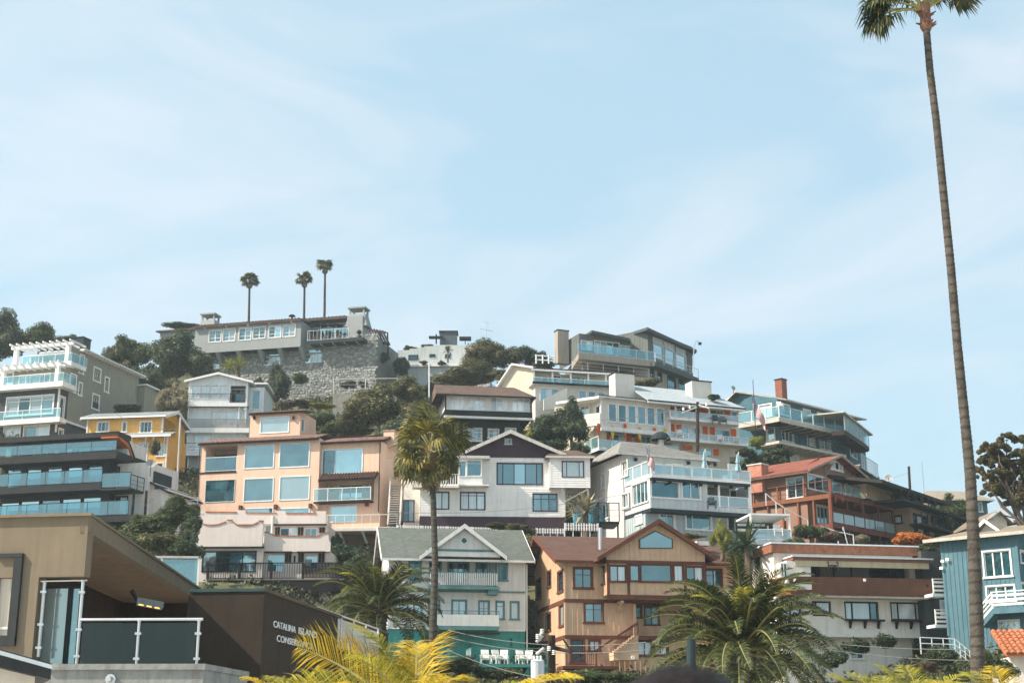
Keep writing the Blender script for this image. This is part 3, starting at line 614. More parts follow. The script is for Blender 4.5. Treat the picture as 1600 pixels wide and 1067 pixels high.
# recess behind the upper balcony
h.body(r1[0], r1[1], r1[2], r1[3], .3, CW, n=-1.5, fm=TFR, ctrl=False, cap=False, sides='', name='balcony_wall', wins=[(445, 310, 512, 395, 2, 1, 'd'), (563, 316, 685, 440, 4, 1, 'dggd', {'name': 'door'}), (738, 316, 812, 400, 3, 1, 'dgd')])
rs_ = MB()
for uu in (r1[0], r1[1]): rs_.quad(f.P(uu, -.12, r1[2]), f.P(uu, -1.5, r1[2]), f.P(uu, -1.5, r1[3]), f.P(uu, -.12, r1[3]))
rs_.quad(f.P(r1[0], -.12, r1[3]), f.P(r1[1], -.12, r1[3]), f.P(r1[1], -1.5, r1[3]), f.P(r1[0], -1.5, r1[3])); h.add('recess_lining', rs_, CW)
zr, = [f.off(-5).z(560, 103)]
h.roof_side(-.6, uR + .6, .65, ze - .08, -5, zr, -10, ze - .4, GSH, WHITE, rows=30, ends=.22)
gabtri(h, L, -9, 0, -5, ze, zr - .15, CW, 'h', .19)
fb = f.off(.9); um = fb.u(660, 84); zgr = fb.z(660, 84); e0 = fb.hit(378, 282); e1 = fb.hit(922, 282)
h.roof_gable(e0[0], e1[0], um, e0[1], e1[1], zgr + .05, .35, -6.5, GSH, WHITE, pl=fb, rows=14, board=.3)
b0, b1 = fb.u(436, 300), fb.u(872, 300); zbm = fb.z(660, 277)
gabtri(h, fb, fb.u(415, 250), fb.u(898, 250), um, zbm + .35, zgr - .12, CW, 'h', .19)
band(h, fb, b0 - .15, b1 + .15, zbm, zbm + .36, WHITE, -.4, .06, 'beam'); band(h, fb, b0 - .1, b1 + .1, zbm + .37, zbm + .5, TFR, .04, .12)
vt = MB(); p = fb.P(*[um, 0, fb.z(656, 177)]); n3 = Vector((f.Nn[0], f.Nn[1], 0)); vt.tube(p + n3 * .03, p + n3 * .08, .24, n=16); vo = h.add('round_vent', vt, WHITE); vt = MB(); vt.tube(p + n3 * .081, p + n3 * .09, .19, n=16); h.add('louvre', vt, GDARK, vo)
zd = f.z(660, 470); h.slab(b0, b1 + .1, 0, 1.0, zd - .2, zd, TFR, 'balcony_floor')
for x in (441, 825, 858): h.post(fb.u(x, 350), -.1, zd, zbm, TFR if x > 450 else TEAL, .13)
h.rail(b0 + .1, b1, zd, .85, 1.0, 'pickets', TFR, WHITE, sp=5, bsp=.155, ends=(0, 0))
for x in (440, 830):
    bk = MB(); u = f.u(x, 520); bk.box(f, u - .35, u + .35, .05, .9, zd - .55, zd - .22); h.add('bracket', bk, TFR)
zd2 = f.z(660, 715); c0, c1 = f.off(1).u(445, 690), f.off(1).u(878, 690)
h.slab(c0, c1, 0, 1.05, zd2 - .28, zd2, TFR, 'balcony_floor'); sb = MB(); sb.box(f, c0, c1, .97, 1.03, zd2 + .001, zd2 + .78); sb.box(f, c1 - .06, c1, 0, .968, zd2 + .001, zd2 + .78); h.add('balcony_parapet', sb, CW)
h.rail(c0, c1, zd2 + .55, 1.0, .5, 'plain', TFR, sp=2)
band(h, f, 0, uR, f.z(900, 498) - .06, f.z(900, 498) + .06, TFR, .035, .07); band(h, f, c1, uR, zt2 - .08, zt2 + .08, WHITE, .035, .07)
dp = MB(); dp.tube(f.P(uR + .12, .1, ze - .3), f.P(uR + .12, .1, h.zb - 1), .05); h.add('downpipe', dp, WHITE)
bl = MB(); bl.box(f, f.u(480, 760), f.u(870, 760), .9, 1.0, f.z(660, 753) - .14, f.z(660, 753)); h.add('beam', bl, WOODD)
COT = f
# teal deck in front of the cottage
dk = House('teal_deck', 'teal painted timber deck with glass rail in front of the white cottage', 705, 945, 97, 9, (880, 950), 'deck'); g_ = dk.f
za = g_.z(880, 945); da, db = g_.u(705, 900), g_.u(1180, 900)
dk.slab(da, db, -3.2, 0, za - .22, za, TEAL, 'deck_floor', joist=.8); dk.rail(da, db, za, -.05, 1.05, 'cable', TEAL, sp=2.2)
lg = g_.L(da); dk.rail(-3, -.05, za, -.03, 1.05, 'pickets', TEAL, CW, sp=3, pl=lg, bsp=.45)
for k in range(5): u = da + (db - da) * k / 4; dk.post(min(max(u, da + .1), db - .1), -.2, za - 4.5, za - .22, TEAL, .16)
for k in range(4):
    mb = MB(); u = da + (db - da) * k / 4; mb.tube(g_.P(u, -.2, za - 2.4), g_.P(u + (db - da) / 4, -.2, za - .3), .06); dk.add('brace', mb, TEAL)
def lounge(pl, u, n, z, rot, label, m=WHITE, group=None, name='slatted_chair', s=1.0):
    T = Thing(name, label, 'chair', pl.P(u, n, z), group); q = Pl(yaw=pl.yaw + rot, o=pl.P(u, n, 0)[:2])
    for i in range(5): mb = MB(); a = (-.26 + i * .11) * s; mb.hexa([q.P(a, -.05, z + .3 * s), q.P(a + .09, -.05, z + .3 * s), q.P(a + .09, -.02, z + .3 * s), q.P(a, -.02, z + .3 * s)], [q.P(a, -.38 * s, z + (1.0 - abs(i - 2) * .04) * s), q.P(a + .09, -.38 * s, z + (1.0 - abs(i - 2) * .04) * s), q.P(a + .09, -.35 * s, z + 1.0 * s), q.P(a, -.35 * s, z + 1.0 * s)]); T.add('back_slat', mb, m)
    for i in range(4): mb = MB(); mb.box(q, -.28 * s, .28 * s, (-.03 + i * .12) * s, (.07 + i * .12) * s, z + (.3 + i * .025) * s, z + (.325 + i * .025) * s); T.add('seat_slat', mb, m)
    for sg in (-1, 1):
        mb = MB(); mb.box(q, sg * .36 * s, sg * .26 * s, -.2 * s, .5 * s, z + .58 * s, z + .61 * s); T.add('armrest', mb, m)
        for nn in (-.2, .42): mb = MB(); mb.box(q, sg * .34 * s, sg * .29 * s, nn * s, (nn + .07) * s, z, z + .578 * s); T.add('leg', mb, m)
    return T
lb = ['leftmost white slatted chair on the teal deck', 'white slatted chair on the teal deck, right of the leftmost one', 'white slatted chair in the middle of the teal deck', 'white slatted chair beside the transformer end of the teal deck', 'white slatted chair at the far right of the teal deck']
for x, l_, r_ in zip((805, 880, 920, 1030, 1075), lb, (0, 20, -15, 10, -20)): lounge(g_, g_.u(x, 920), -1.0, za, r_, l_, group='white chairs on the teal deck')
# ---- white modern house with brown parapet
crop(1140, 820, 1460, 1067)
MW = mat('warm_white_plaster', (.73, .68, .62), .85, .08, .9, .1, dirt=.28)
BRN = mat('red_brown_parapet', (.205, .098, .064), .75, .18, 1.4, .15, dirt=.2)
YCR = mat('cream_fascia', (.55, .46, .30), .7, .1, 1, .05)
h = House('flat_roofed_house', 'white flat roofed house with a long red brown balcony parapet', 300, 300, 94, 11, (1300, 742)); f = h.f
L = f.L(0); uR = f.u(1360, 600) ; z0 = h.zb; zt = f.z(800, 165)
h.body(0, f.u(1232, 190), f.z(800, 470), f.z(800, 150), 9, MW, rev=.1, sd=None, fm=BRN, ctrl=False, n=0, name='upper_wall', holes=[f.rect(455, 255, 1300, 356)], lw=[(120, 350, 145, 445, 1, 1, 'd', {'fw': .05})])
h.body(0, uR, z0, f.z(800, 468), 9, MW, fm=DARK, fw=.03, down=.2, rev=.1, mull=.09, name='wall', cap=False, sill=False, ctrl=False,
    wins=[(780, 520, 1000, 640, [.22, .77], 1, 'ccg'), (1090, 524, 1306, 640, [.22, .77], 1, 'cwc'), (560, 517, 680, 610, [.2], 1, 'c'), (345, 560, 480, 680, 2, 1, 'c')])
h.body(.8, f.u(1285, 800), z0 - 4, z0 - .05, 7.5, MW, n=-1.2, down=4, name='ground_wall', wins=[(820, 800, 900, 900, 2, 1, 'd')])
# roof slab with brown fascia
zr = f.z(800, 142); rl = MB(); ru = f.u(1255, 160); rl.box(f, -.35, ru, -9.4, .55, zr - .02, zr + .07); ro = h.add('roof', rl, WHITE2)
b = MB(); b.box(f, -.3, ru - .05, -9.35, .5, zr - .58, zr - .022); h.add('fascia', b, mat('worn_terracotta_fascia', (.28, .125, .075), .8, .35, 3, .2, dirt=.4), ro)
# lower roof over the terrace
fp = f.off(1.9); zl = fp.z(800, 222); l0, l1 = fp.u(440, 230), fp.u(1372, 230)
mb = MB(); mb.box(fp, l0 - .2, l1, -2.2, .1, zl, zl + .09); lo = h.add('terrace_roof', mb, WHITE2); mb = MB(); mb.box(fp, l0 - .14, l1 - .06, -2.15, .04, zl - .2, zl - .003); h.add('fascia', mb, BRN, lo); mb = MB(); mb.box(fp, l0, l1 - .3, -.1, -.03, zl - .6, zl - .203); h.add('beam', mb, YCR, lo)
zp1 = fp.z(800, 352); zp0 = fp.z(800, 470); p0, p1 = fp.u(402, 400), fp.u(1395, 410)
# terrace back wall with glass
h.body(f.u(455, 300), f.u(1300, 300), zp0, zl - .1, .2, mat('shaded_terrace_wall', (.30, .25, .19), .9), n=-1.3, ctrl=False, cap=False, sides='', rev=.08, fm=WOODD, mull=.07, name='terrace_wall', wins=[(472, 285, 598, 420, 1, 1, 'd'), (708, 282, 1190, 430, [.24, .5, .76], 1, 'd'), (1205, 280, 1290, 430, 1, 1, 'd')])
for x in (448, 1317): h.post(fp.u(x, 300), -.15, zp1, zl - .2, MW, .45, 'pier')
mb = MB(); mb.box(f, f.u(318, 300), f.u(430, 300) + .5, .02, 1.75, zp0 + .3, zl - .25); h.add('side_pier', mb, MW)
window(h, f.off(1.76), f.off(1.76).rect(342, 258, 384, 350), 2, 1, 'd', WHITE, fw=.04, rev=-.02, n=0, out_=.03)
sl = [fp.P(p0, 0, zp1), fp.P(p1, 0, zp1)]
mb = MB(); A = [(p0, .0), (p1, .0), (p1, -.12), (p0, -.12)]; mb.hexa([fp.P(p0 + .25, -.35, zp0), fp.P(p1 - .25, -.35, zp0), fp.P(p1 - .25, -.45, zp0), fp.P(p0 + .25, -.45, zp0)], [fp.P(u, n, zp1) for u, n in A]); h.add('parapet', mb, BRN, label='long red brown parapet board facing the street')
pl_ = f.hit(275, 395); mb = MB(); mb.hexa([fp.P(p0 + .25, -.35, zp0), fp.P(p0 + .3, -.46, zp0), f.P(p0 - .1, -.3, zp0), f.P(p0 - .2, -.3, zp0)], [fp.P(p0, 0, zp1), fp.P(p0 + .1, -.12, zp1), f.P(pl_[0] + .1, -.3, zp1), f.P(pl_[0], -.3, zp1)]); h.add('parapet', mb, mat('sunlit_brown_parapet', (.42, .15, .055), .7, .15, 1.4, .1), label='end panel of the balcony parapet, sunlit orange put into its colour')  # end panel: parapet brown shifted to orange, sunlight put into the colour
h.slab(p0 + .3, p1 - .3, -1.3, 1.4, zp0 - .12, zp0 - .01, MW, 'terrace_floor')
for a, b_ in ((772, 1032), (1085, 1338)):
    u0, u1 = f.u(a, 650), f.u(b_, 650); z = f.z(900, 650); mb = MB(); mb.box(f, u0, u1, .12, .45, z, z + .12); so_ = h.add('planter_shelf', mb, WOODD)
    for t in (.12, .5, .85): mb = MB(); u = u0 + (u1 - u0) * t; mb.hexa([f.P(u, .01, z - .45), f.P(u + .12, .01, z - .45), f.P(u + .12, .1, z - .45), f.P(u, .1, z - .45)], [f.P(u, .01, z - .003), f.P(u + .12, .01, z - .003), f.P(u + .12, .38, z - .003), f.P(u, .38, z - .003)]); h.add('bracket', mb, WOODD, so_)
for x, y in ((437, 372), (908, 372), (1330, 410)):
    mb = MB(); u, z = fp.hit(x, y); mb.abox(fp.P(u, .08, z), (.07, .07, .09)); h.add('spotlight', mb, WHITE if x < 1000 else BLACK)
h.slab(.8, uR, -1.1, .02, z0 - .18, z0 - .004, WHITE, 'soffit')
# ---- blue house on the right
crop(1420, 780, 1600, 1067)
BLU = mat('blue_board_paint', (.095, .185, .22), .75, .12, 1.3, .1, dirt=.35)
TAN = shingle('pale_lichen_roof', (.24, .21, .17), (.30, .26, .22), .4, .25, moss=(.36, .19, .08))
h = House('blue_house', 'blue board sided house with white railings at the right edge of the photo', 200, 400, 92, -42, (300, 790)); f = h.f
zt = f.z(420, 215); uR = f.u(640, 400); uL = f.u(198, 400)
h.body(uL, uR, h.zb, zt, 9, BLU, down=3, sd='v', step=.3, corner=BLU, fm=WHITE, fw=.09, mull=.08, rw=[(650, 305, 690, 370, 1, 1, 'd'), (655, 490, 690, 570, 1, 1, 'd')],
    wins=[(438, 300, 592, 448, 3, 1, 'g'), (456, 503, 615, 590, 3, 1, 'g'), (528, 705, 640, 775, 2, 1, 'gc')])
e0 = f.off(.5).hit(90, 290); e1 = f.off(.5).hit(672, 195)
mb = MB(); nb = -9.5
mb.slab([f.P(e0[0], .6, zt + .02), f.P(uR + .8, .6, zt + .02), f.P(uR + .8, -4.5, zt + 1.1), f.P(e0[0] + 1.2, -4.5, zt + 1.1)], .16, 9); mb.slab([f.P(uR + .8, -4.5, zt + 1.1), f.P(uR + .8, nb, zt), f.P(e0[0], nb, zt), f.P(e0[0] + 1.2, -4.5, zt + 1.1)], .16)
ro = h.add('roof', mb, TAN); band(h, f, e0[0], uR + .8, zt - .16, zt + .05, mat('weathered_pale_fascia', (.42, .40, .34), .8), .604, .66, 'fascia')
dm = f.off(-2.2); d0, d1, da_ = dm.u(405, 180), dm.u(520, 180), dm.u(440, 130); zd_ = dm.z(440, 128)
gabtri(h, dm, d0, d1, (d0 + d1) / 2, zt + .55, zd_ - .1, WHITE2, name='dormer')
h.roof_gable(d0 - .3, d1 + .3, (d0 + d1) / 2, zt + .5, zt + .5, zd_ + .05, .5, -2, TAN, WHITE, pl=dm, name='dormer_roof', board=.22)
zb_ = f.off(1).z(600, 625); q0, q1 = f.off(1).u(490, 640), f.off(1).u(690, 620)
h.slab(q0, q1, 0, 1.05, zb_ - .35, zb_, BLU, 'balcony_floor'); h.rail(q0, q1, zb_, 1.0, 1.0, 'hor', WHITE, sp=1.6, post=.1)
s0 = f.off(1).hit(425, 705); mb = MB()
for dz, hh in ((0, .18), (.35, .1), (.62, .1), (.88, .12)):
    mb.hexa([f.P(s0[0], .97, s0[1] + dz - .0), f.P(q0, .97, zb_ + dz), f.P(q0, 1.03, zb_ + dz), f.P(s0[0], 1.03, s0[1] + dz)], [f.P(s0[0], .97, s0[1] + dz + hh), f.P(q0, .97, zb_ + dz + hh), f.P(q0, 1.03, zb_ + dz + hh), f.P(s0[0], 1.03, s0[1] + dz + hh)])
h.add('stair_rail', mb, WHITE); mb = MB(); mb.hexa([f.P(s0[0], .05, s0[1] - .4), f.P(q0, .05, zb_ - .4), f.P(q0, 1.0, zb_ - .4), f.P(s0[0], 1.0, s0[1] - .4)], [f.P(s0[0], .05, s0[1] - .05), f.P(q0, .05, zb_ - .05), f.P(q0, 1.0, zb_ - .05), f.P(s0[0], 1.0, s0[1] - .05)]); h.add('stair', mb, BLU)
# dark porch wall and balconies to its left
for (xa, ya, xb, yb) in ((150, 500, 218, 545), (165, 690, 240, 725)):
    pp = Pl(yb and xa, yb, 93, 10); u0, u1 = pp.u(xa, ya), pp.u(xb, ya); z = pp.z(xa, yb); h.slab(u0 - .2, u1, -1.2, .05, z - .2, z, WHITE2, 'balcony_floor', pl=pp); h.rail(u0 - .1, u1, z, 0, .95, 'hor', WHITE, pl=pp, sp=1.2, post=.08)
pp = Pl(120, 500, 95, 10); mb = MB(); mb.box(pp, pp.u(85, 500), pp.u(250, 500), -2, 0, pp.z(150, 820), pp.z(150, 300)); h.add('recess_wall', mb, mat('dark_porch_boards', (.07, .075, .075), .9))
window(h, pp, pp.rect(188, 590, 232, 680), 1, 1, 'c', WHITE2, rev=-.01, n=.0)
mb = MB()
for x, y in ((230, 350), (195, 400), (203, 360)): mb.abox(f.P(f.u(x, y), .2, f.z(x, y)), (.07, .07, .07))
LITB = bpy.data.materials.new('lit_lamp'); LITB.use_nodes = True; b_ = LITB.node_tree.nodes['Principled BSDF']; b_.inputs['Emission Color'].default_value = (1, .75, .4, 1); b_.inputs['Emission Strength'].default_value = 2; h.add('porch_lamp', mb, LITB)
# stair with white rails right beneath
def railrun(name, label, pts, D, m, w_=.05, cat='railing', drops=0, ph=1.0, lines=(0, .35, .7)):
    """rails running between real points; pts in picture pixels"""
    P_ = [at(x, y, D) for x, y in pts]; T = Thing(name, label, cat, P_[0] - Vector((0, 0, ph)))
    for dz in lines:
        mb = MB()
        for a, b in zip(P_, P_[1:]): mb.tube(a - Vector((0, 0, dz)), b - Vector((0, 0, dz)), w_ * .5, n=4)
        T.add('rail', mb, m)
    for p in P_: mb = MB(); mb.tube(p - Vector((0, 0, ph)), p, w_ * .6, n=4); T.add('post', mb, m)
    for a, b in zip(P_, P_[1:]):
        for k in range(drops): p = a.lerp(b, (k + 1) / (drops + 1)); mb = MB(); mb.tube(p - Vector((0, 0, ph)), p, w_ * .5, n=4); T.add('post', mb, m)
    return T
railrun('stair_railing', 'pale railing of the stairs going down between the white and the blue house', [(65, 800), (265, 808), (355, 880)], 88, WHITE2, drops=2, w_=.07)
# red tiled roof in the bottom right corner
h = House('tiled_roof_house', 'small house with bright orange barrel tile roof in the bottom right corner', 530, 800, 70, -8, (560, 1000)); f = h.f
TIL = mat('orange_clay_tile', (.38, .12, .06), .8, .3, 4, .15, dirt=.2, hue=(.46, .18, .09))
u0 = f.u(545, 850); u1 = u0 + 8; ze = f.z(550, 900) ; zr = f.off(-2.8).z(550, 762)
h.body(u0 + .3, u1, h.zb, ze - .1, 5, CREAM, down=4, ctrl=False)
mb = MB(); mb.slab([f.P(u0, .5, ze), f.P(u1, .5, ze), f.P(u1, -2.8, zr), f.P(u0, -2.8, zr)], .12); ro = h.add('roof', mb, TIL)
h.tiles(f.P(u0, .55, ze), f.P(u1, .55, ze), f.P(u1, -2.8, zr), f.P(u0, -2.8, zr), TIL, .27, ro, each=True)
# ---- white house with plum gable
crop(580, 600, 940, 850)
PLUM = mat('plum_board_paint', (.065, .042, .055), .8, .15, dirt=.15)
BRS = shingle('brown_shingles', (.13, .085, .065), (.18, .125, .10), .35, .2)
GRT = mat('pale_grey_trim', (.50, .48, .44), .7, .1)
h = House('plum_gabled_house', 'white clapboard house with a plum gable and dark window trim', 330, 700, 118, 3, (800, 905)); f = h.f
uR = f.u(1290, 700); zt = f.z(950, 490); uA = f.u(655, 450)
L = f.L(0)
zbl = f.z(450, 668); uS = f.u(588, 560)
h.body(0, uS - .002, h.zb + .02, zbl, 10, WHITE, sd='h', step=.2, fm=PLUM, fw=.05, mull=.07, sill=False, ctrl=False, sides='L', wins=[(425, 720, 517, 832, 2, 1, 'c')])
h.body(uS, uR, h.zb + .02, zt, 10, WHITE, sd='h', step=.2, corner=WHITE, fm=PLUM, fw=.05, mull=.07, sill=False, ctrl=False, cap=False,
    wins=[(840, 528, 1142, 668, [.125, .375, .62, .87], 1, 'ggbgg'), (1080, 732, 1238, 845, 3, [.7], 'g'), (595, 722, 758, 836, 3, [.82], 'c')])
band(h, f, -.03, uR + .03, h.zb - 2.5, h.zb + .28, PLUM, .034, .06, 'base_board'); band(h, L, -10, -.0, h.zb - 2.5, h.zb + .28, PLUM, .034, .06, 'base_board')
wb = MB(); wallgrid(wb, f, 0, uR, h.zb - 5, h.zb + .02, []); wallgrid(wb, L, -10, 0, h.zb - 5, h.zb + .02, []); h.add('foundation', wb, PLUM); CTRL.append((f.P(uR / 2, 0, h.zb - .8), uR / 2, f, 0, uR, 10))
um = f.off(.7).u(930, 312); zr = f.off(.7).z(930, 312); e0 = f.off(.7).hit(640, 440); e1 = f.off(.7).hit(1295, 470)
g = MB(); b0 = f.u(650, 480); zl = lambda u: e1[1] + (zr - e1[1]) * (e1[0] - u) / (e1[0] - um); zll = lambda u: e0[1] + (zr - e0[1]) * (u - e0[0]) / (um - e0[0])
g.quad(f.P(uA - .2, .05, zt), f.P(uR, .05, zt), f.P(uR, .05, zl(uR) - .15), f.P(um, .05, zr - .2), f.P(uA - .2, .05, zll(uA - .2) - .15)); h.add('gable', g, PLUM)
si = MB(); z = zt
while z < zr - .4: a = uA + (um - uA) * (z - zt) / (zr - zt) * 1.0; b = uR - (uR - um) * (z - zt) / (zr - zt); si.quad(f.P(a + .1, .08, z), f.P(b - .3, .08, z), f.P(b - .3, .054, z + .2), f.P(a + .1, .054, z + .2)); z += .2
h.add('siding', si, PLUM, kind='stuff')
h.roof_gable(e0[0] - .15, e1[0] + .1, um, e0[1] - .05, e1[1], zr + .05, .75, -10.3, BRS, GRT, rows=14, board=.3)
window(h, f, f.rect(893, 368, 934, 402), 2, 1, 'd', GRT, fw=.06, n=.05, rev=-.03, mull=.04, name='attic_vent')
# left shed part with bay window and balcony
lw_ = MB(); zL = f.z(500, 470); ur0 = f.u(400, 600)
bx = f.off(.9)
h.body(bx.u(583, 560), bx.u(742, 560), bx.z(680, 682), bx.z(680, 495), .9, WHITE, n=.9, name='bay', fm=WHITE, fw=.05, sd=None, ctrl=False, sill=False, wins=[(590, 515, 632, 615, 1, [.8]), (640, 508, 734, 612, 1, [.8])])
mb = MB(); q = bx.rect(575, 480, 790, 498); mb.box(bx, q[0], q[1], -1.2, .25, q[2], q[3]); h.add('bay_roof', mb, GRT)
zb_ = f.off(1.2).z(430, 680); u0, u1 = f.off(1.2).u(275, 670), f.off(1.2).u(585, 670)
h.slab(u0, u1, 0, 1.25, zb_ - .12, zb_ + .08, CREAM, 'balcony_floor'); h.rail(u0 + .5, u1, zb_ + .08, 1.2, .95, 'pickets', WHITE, sp=2.5, bsp=.2)
h.slab(f.u(575, 690), bx.u(785, 690), 0, 1.1, zb_ + .09, zb_ + .2, WHITE, 'bay_ledge')
mb = MB(); wallgrid(mb, f.off(-2.5), f.u(215, 600), 0, h.zb - 3, f.z(250, 575), []); q0 = f.u(215, 600); Lq = f.off(-2.5).L(q0); wallgrid(mb, Lq, -6, 0, h.zb - 3, f.z(250, 575), []); mb.quad(f.P(q0, -2.5, f.z(250, 575)), f.P(0, -2.5, f.z(250, 575)), f.P(0, -8.5, f.z(250, 575)), f.P(q0, -8.5, f.z(250, 575))); h.add('annex_wall', mb, CREAM)
window(h, f.off(-2.5), f.off(-2.5).rect(215, 775, 285, 915), 2, 1, 'd', PLUM, fw=.05, n=0, rev=-.01, name='door')
# right bump-out on brackets
bo = f.off(1.0); o0, o1 = bo.u(1190, 580), bo.u(1460, 580)
h.body(o0, o1, bo.z(1330, 690), bo.z(1330, 488), 3.2, WHITE, n=1.0, name='bay', fm=PLUM, fw=.05, sd='h', step=.2, sill=False, ctrl=False, wins=[(1275, 516, 1416, 618, [.2, .8], 1, 'cwc')])
zz_ = bo.z(1330, 488)
h.roof_side(o0 - .35, o1 + .35, 1.35, zz_ + .05, -.8, bo.off(-1.8).z(1330, 442), -2.9, zz_ + .05, BRS, GRT, rows=6, ur0=o0 + .6, ur1=o1 - .9)
mb = MB()
for t in (.3, .95): u = o0 + (o1 - o0) * t; mb.tube(f.P(uR if t < .5 else uR, -.2, bo.z(1330, 770)), f.P(u, .8, bo.z(1330, 695)), .07)
h.add('strut', mb, WHITE); h.post(f.u(1443, 800), .3, f.z(1443, 960), bo.z(1330, 692), WHITE, .14); h.post(f.u(1425, 750), -1.2, f.z(1443, 960), bo.z(1330, 692), WHITE, .12)
mb = MB()
for k in range(9): a = at(1330 + k * 13, 790 + (k % 3) * 12, 118.6); b = at(1350 + k * 13 + (k % 4) * 10, 900 - (k % 2) * 25, 118.4); mb.tube(a, b, .05, n=4)
for a, b, D_, n_, t_ in ((190, 560, 112, 26, 0), (640, 860, 112, 14, 0), (1085, 1285, 112, 18, 1), (1290, 1515, 108, 22, 1)):
    pass
T = Thing('lumber_pile', 'leaning pale planks and branches stacked under the plum gabled house', 'lumber', at(1380, 905, 118.5)); T.add('plank', mb, mat('weathered_lumber', (.42, .36, .30), .9), kind='stuff')
mb = MB(); p = at(1450, 850, 118.8); mb.abox(p, (1.3, .6, .9)); me_ = mb
single('tarp_heap', (lambda m_: ([m_.v.append(tuple(Vector(p) + Vector((math.cos(i * .8) * (1.4 - .12 * j) * (1 + .15 * math.sin(i * 3 + j)), math.sin(i * .8) * .8, -1.0 + j * .35)))) for j in range(6) for i in range(8)], [m_.quad(*[m_.v[j * 8 + i], m_.v[j * 8 + (i + 1) % 8], m_.v[(j + 1) * 8 + (i + 1) % 8], m_.v[(j + 1) * 8 + i]]) for j in range(5) for i in range(8)], m_)[2])(MB()), mat('blue_tarp', (.06, .24, .33), .6, .3), 'crumpled blue tarp heap beside the struts of the plum gabled house', 'tarp', p)
# picket fences
def picket(name, label, a, b, D, hpx, sp=.2):
    P0 = at(a[0], a[1], D); P1 = at(b[0], b[1], D); hh = hpx / CR[2] * D / FPX; T = Thing(name, label, 'fence', P0); d = (P1 - P0); n = int(d.length / sp); mb = MB()
    pl = Pl(yaw=math.degrees(math.atan2(d.y, d.x)), o=(P0.x, P0.y)); 
    for i in range(n):
        t = (i + .5) / n; z = P0.z + (P1.z - P0.z) * t; u = math.hypot(d.x, d.y) * t; hj = hh * rnd.uniform(.95, 1.03)
        mb.hexa([pl.P(u - .045, -.01, z), pl.P(u + .045, -.01, z), pl.P(u + .045, .012, z), pl.P(u - .045, .012, z)][::-1], [pl.P(u - .045, -.01, z + hj), pl.P(u + .045, -.01, z + hj), pl.P(u + .045, .012, z + hj), pl.P(u - .045, .012, z + hj)][::-1])
    T.add('picket', mb, WHITE, kind='stuff')
    for q in (.3, .75): mb = MB(); mb.tube(P0 + Vector((0, .05, hh * q)), P1 + Vector((0, .05, hh * q)), .03, n=4); T.add('rail', mb, WHITE)
    for i in range(0, 5): t = i / 4; p = P0 + d * t; mb = MB(); mb.tube(p + Vector((0, .09, -.5)), p + Vector((0, .09, hh * 1.05)), .05, n=4); T.add('post', mb, WHITE)
picket('picket_fence', 'long low white picket fence above the ridge of the grey green cottage roof', (170, 968), (840, 985), 112.5, 30)
picket('picket_fence', 'white picket fence left of the corner of the raised fence, under the plum base', (1100, 995), (1288, 998), 111, 36)
picket('picket_fence', 'taller raised white picket fence behind the flue of the peach house', (1290, 975), (1515, 978), 110, 50)
# wooden stairs between salmon and plum house
def stairs(name, label, bl, br, tl, tr_, D0, D1, n, m, rm=None, cat='stairs'):
    A = at(*bl, D0); B = at(*br, D0); C = at(*tl, D1); D = at(*tr_, D1); T = Thing(name, label, cat, A)
    for i in range(n):
        t = i / (n - 1); p = A.lerp(C, t); q = B.lerp(D, t); mb = MB(); y = Vector((0, .26, 0)); z = Vector((0, 0, .05)); mb.hexa([p, q, q + y, p + y], [p + z, q + z, q + y + z, p + y + z]); T.add('step', mb, m)
    for s_, e_ in ((A, C), (B, D)):
        mb = MB(); mb.tube(s_ + Vector((0, 0, -.1)), e_ + Vector((0, 0, -.1)), .09, n=4); T.add('stringer', mb, m)
        mb = MB(); mb.tube(s_ + Vector((0, 0, .9)), e_ + Vector((0, 0, .9)), .05, n=4)
        for k in range(5): p = s_.lerp(e_, k / 4); mb.tube(p, p + Vector((0, 0, .9)), .03, n=4)
        T.add('handrail', mb, rm or m)
    return T
LUM = mat('grey_white_lumber', (.46, .44, .41), .85, .15)
stairs('wooden_stairs', 'steep pale wooden stairs between the salmon house and the plum gabled house', (110, 930), (190, 930), (128, 680), (205, 680), 116, 123, 17, LUM)
# ---- salmon house
crop(270, 570, 620, 820)
SAL = mat('salmon_stucco', (.62, .43, .32), .9, .07, .6, .2, dirt=.18)
TILE = mat('weathered_clay_tile', (.27, .15, .115), .85, .35, 3, .2, hue=(.36, .25, .21), dirt=.3)
h = House('salmon_house', 'large salmon stucco house with clay tile roofs and big sea view windows', 178, 700, 125, -13, (600, 1000)); f = h.f
uM = f.u(975, 700); uR = f.u(1368, 750); zt = f.z(570, 508); ztr = f.z(1150, 508)
lo = f.rect(218, 540, 428, 712)
h.body(0, uM, h.zb, zt, 9, SAL, down=3, fm=WHITE2, fw=.08, rev=.06, mull=.03, sill=False, holes=[lo], name='wall',
    wins=[(483, 538, 672, 686, 1, 1, 'g'), (716, 524, 908, 678, 1, 1, 'g'), (218, 768, 411, 913, 1, 1, 'g', {'fw': .02}), (478, 760, 667, 906, 1, 1, 'g'), (716, 746, 908, 896, 1, 1, 'g'), (490, 958, 665, 1015, 1, 1, 'b'), (716, 958, 908, 1015, 1, 1, 'b')])
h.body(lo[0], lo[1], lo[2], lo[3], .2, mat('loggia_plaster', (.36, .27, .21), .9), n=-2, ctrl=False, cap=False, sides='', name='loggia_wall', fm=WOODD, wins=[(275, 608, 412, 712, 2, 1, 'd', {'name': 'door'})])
mb = MB()
for uu in (lo[0], lo[1]): mb.quad(f.P(uu, -.06, lo[2]), f.P(uu, -2, lo[2]), f.P(uu, -2, lo[3]), f.P(uu, -.06, lo[3]))
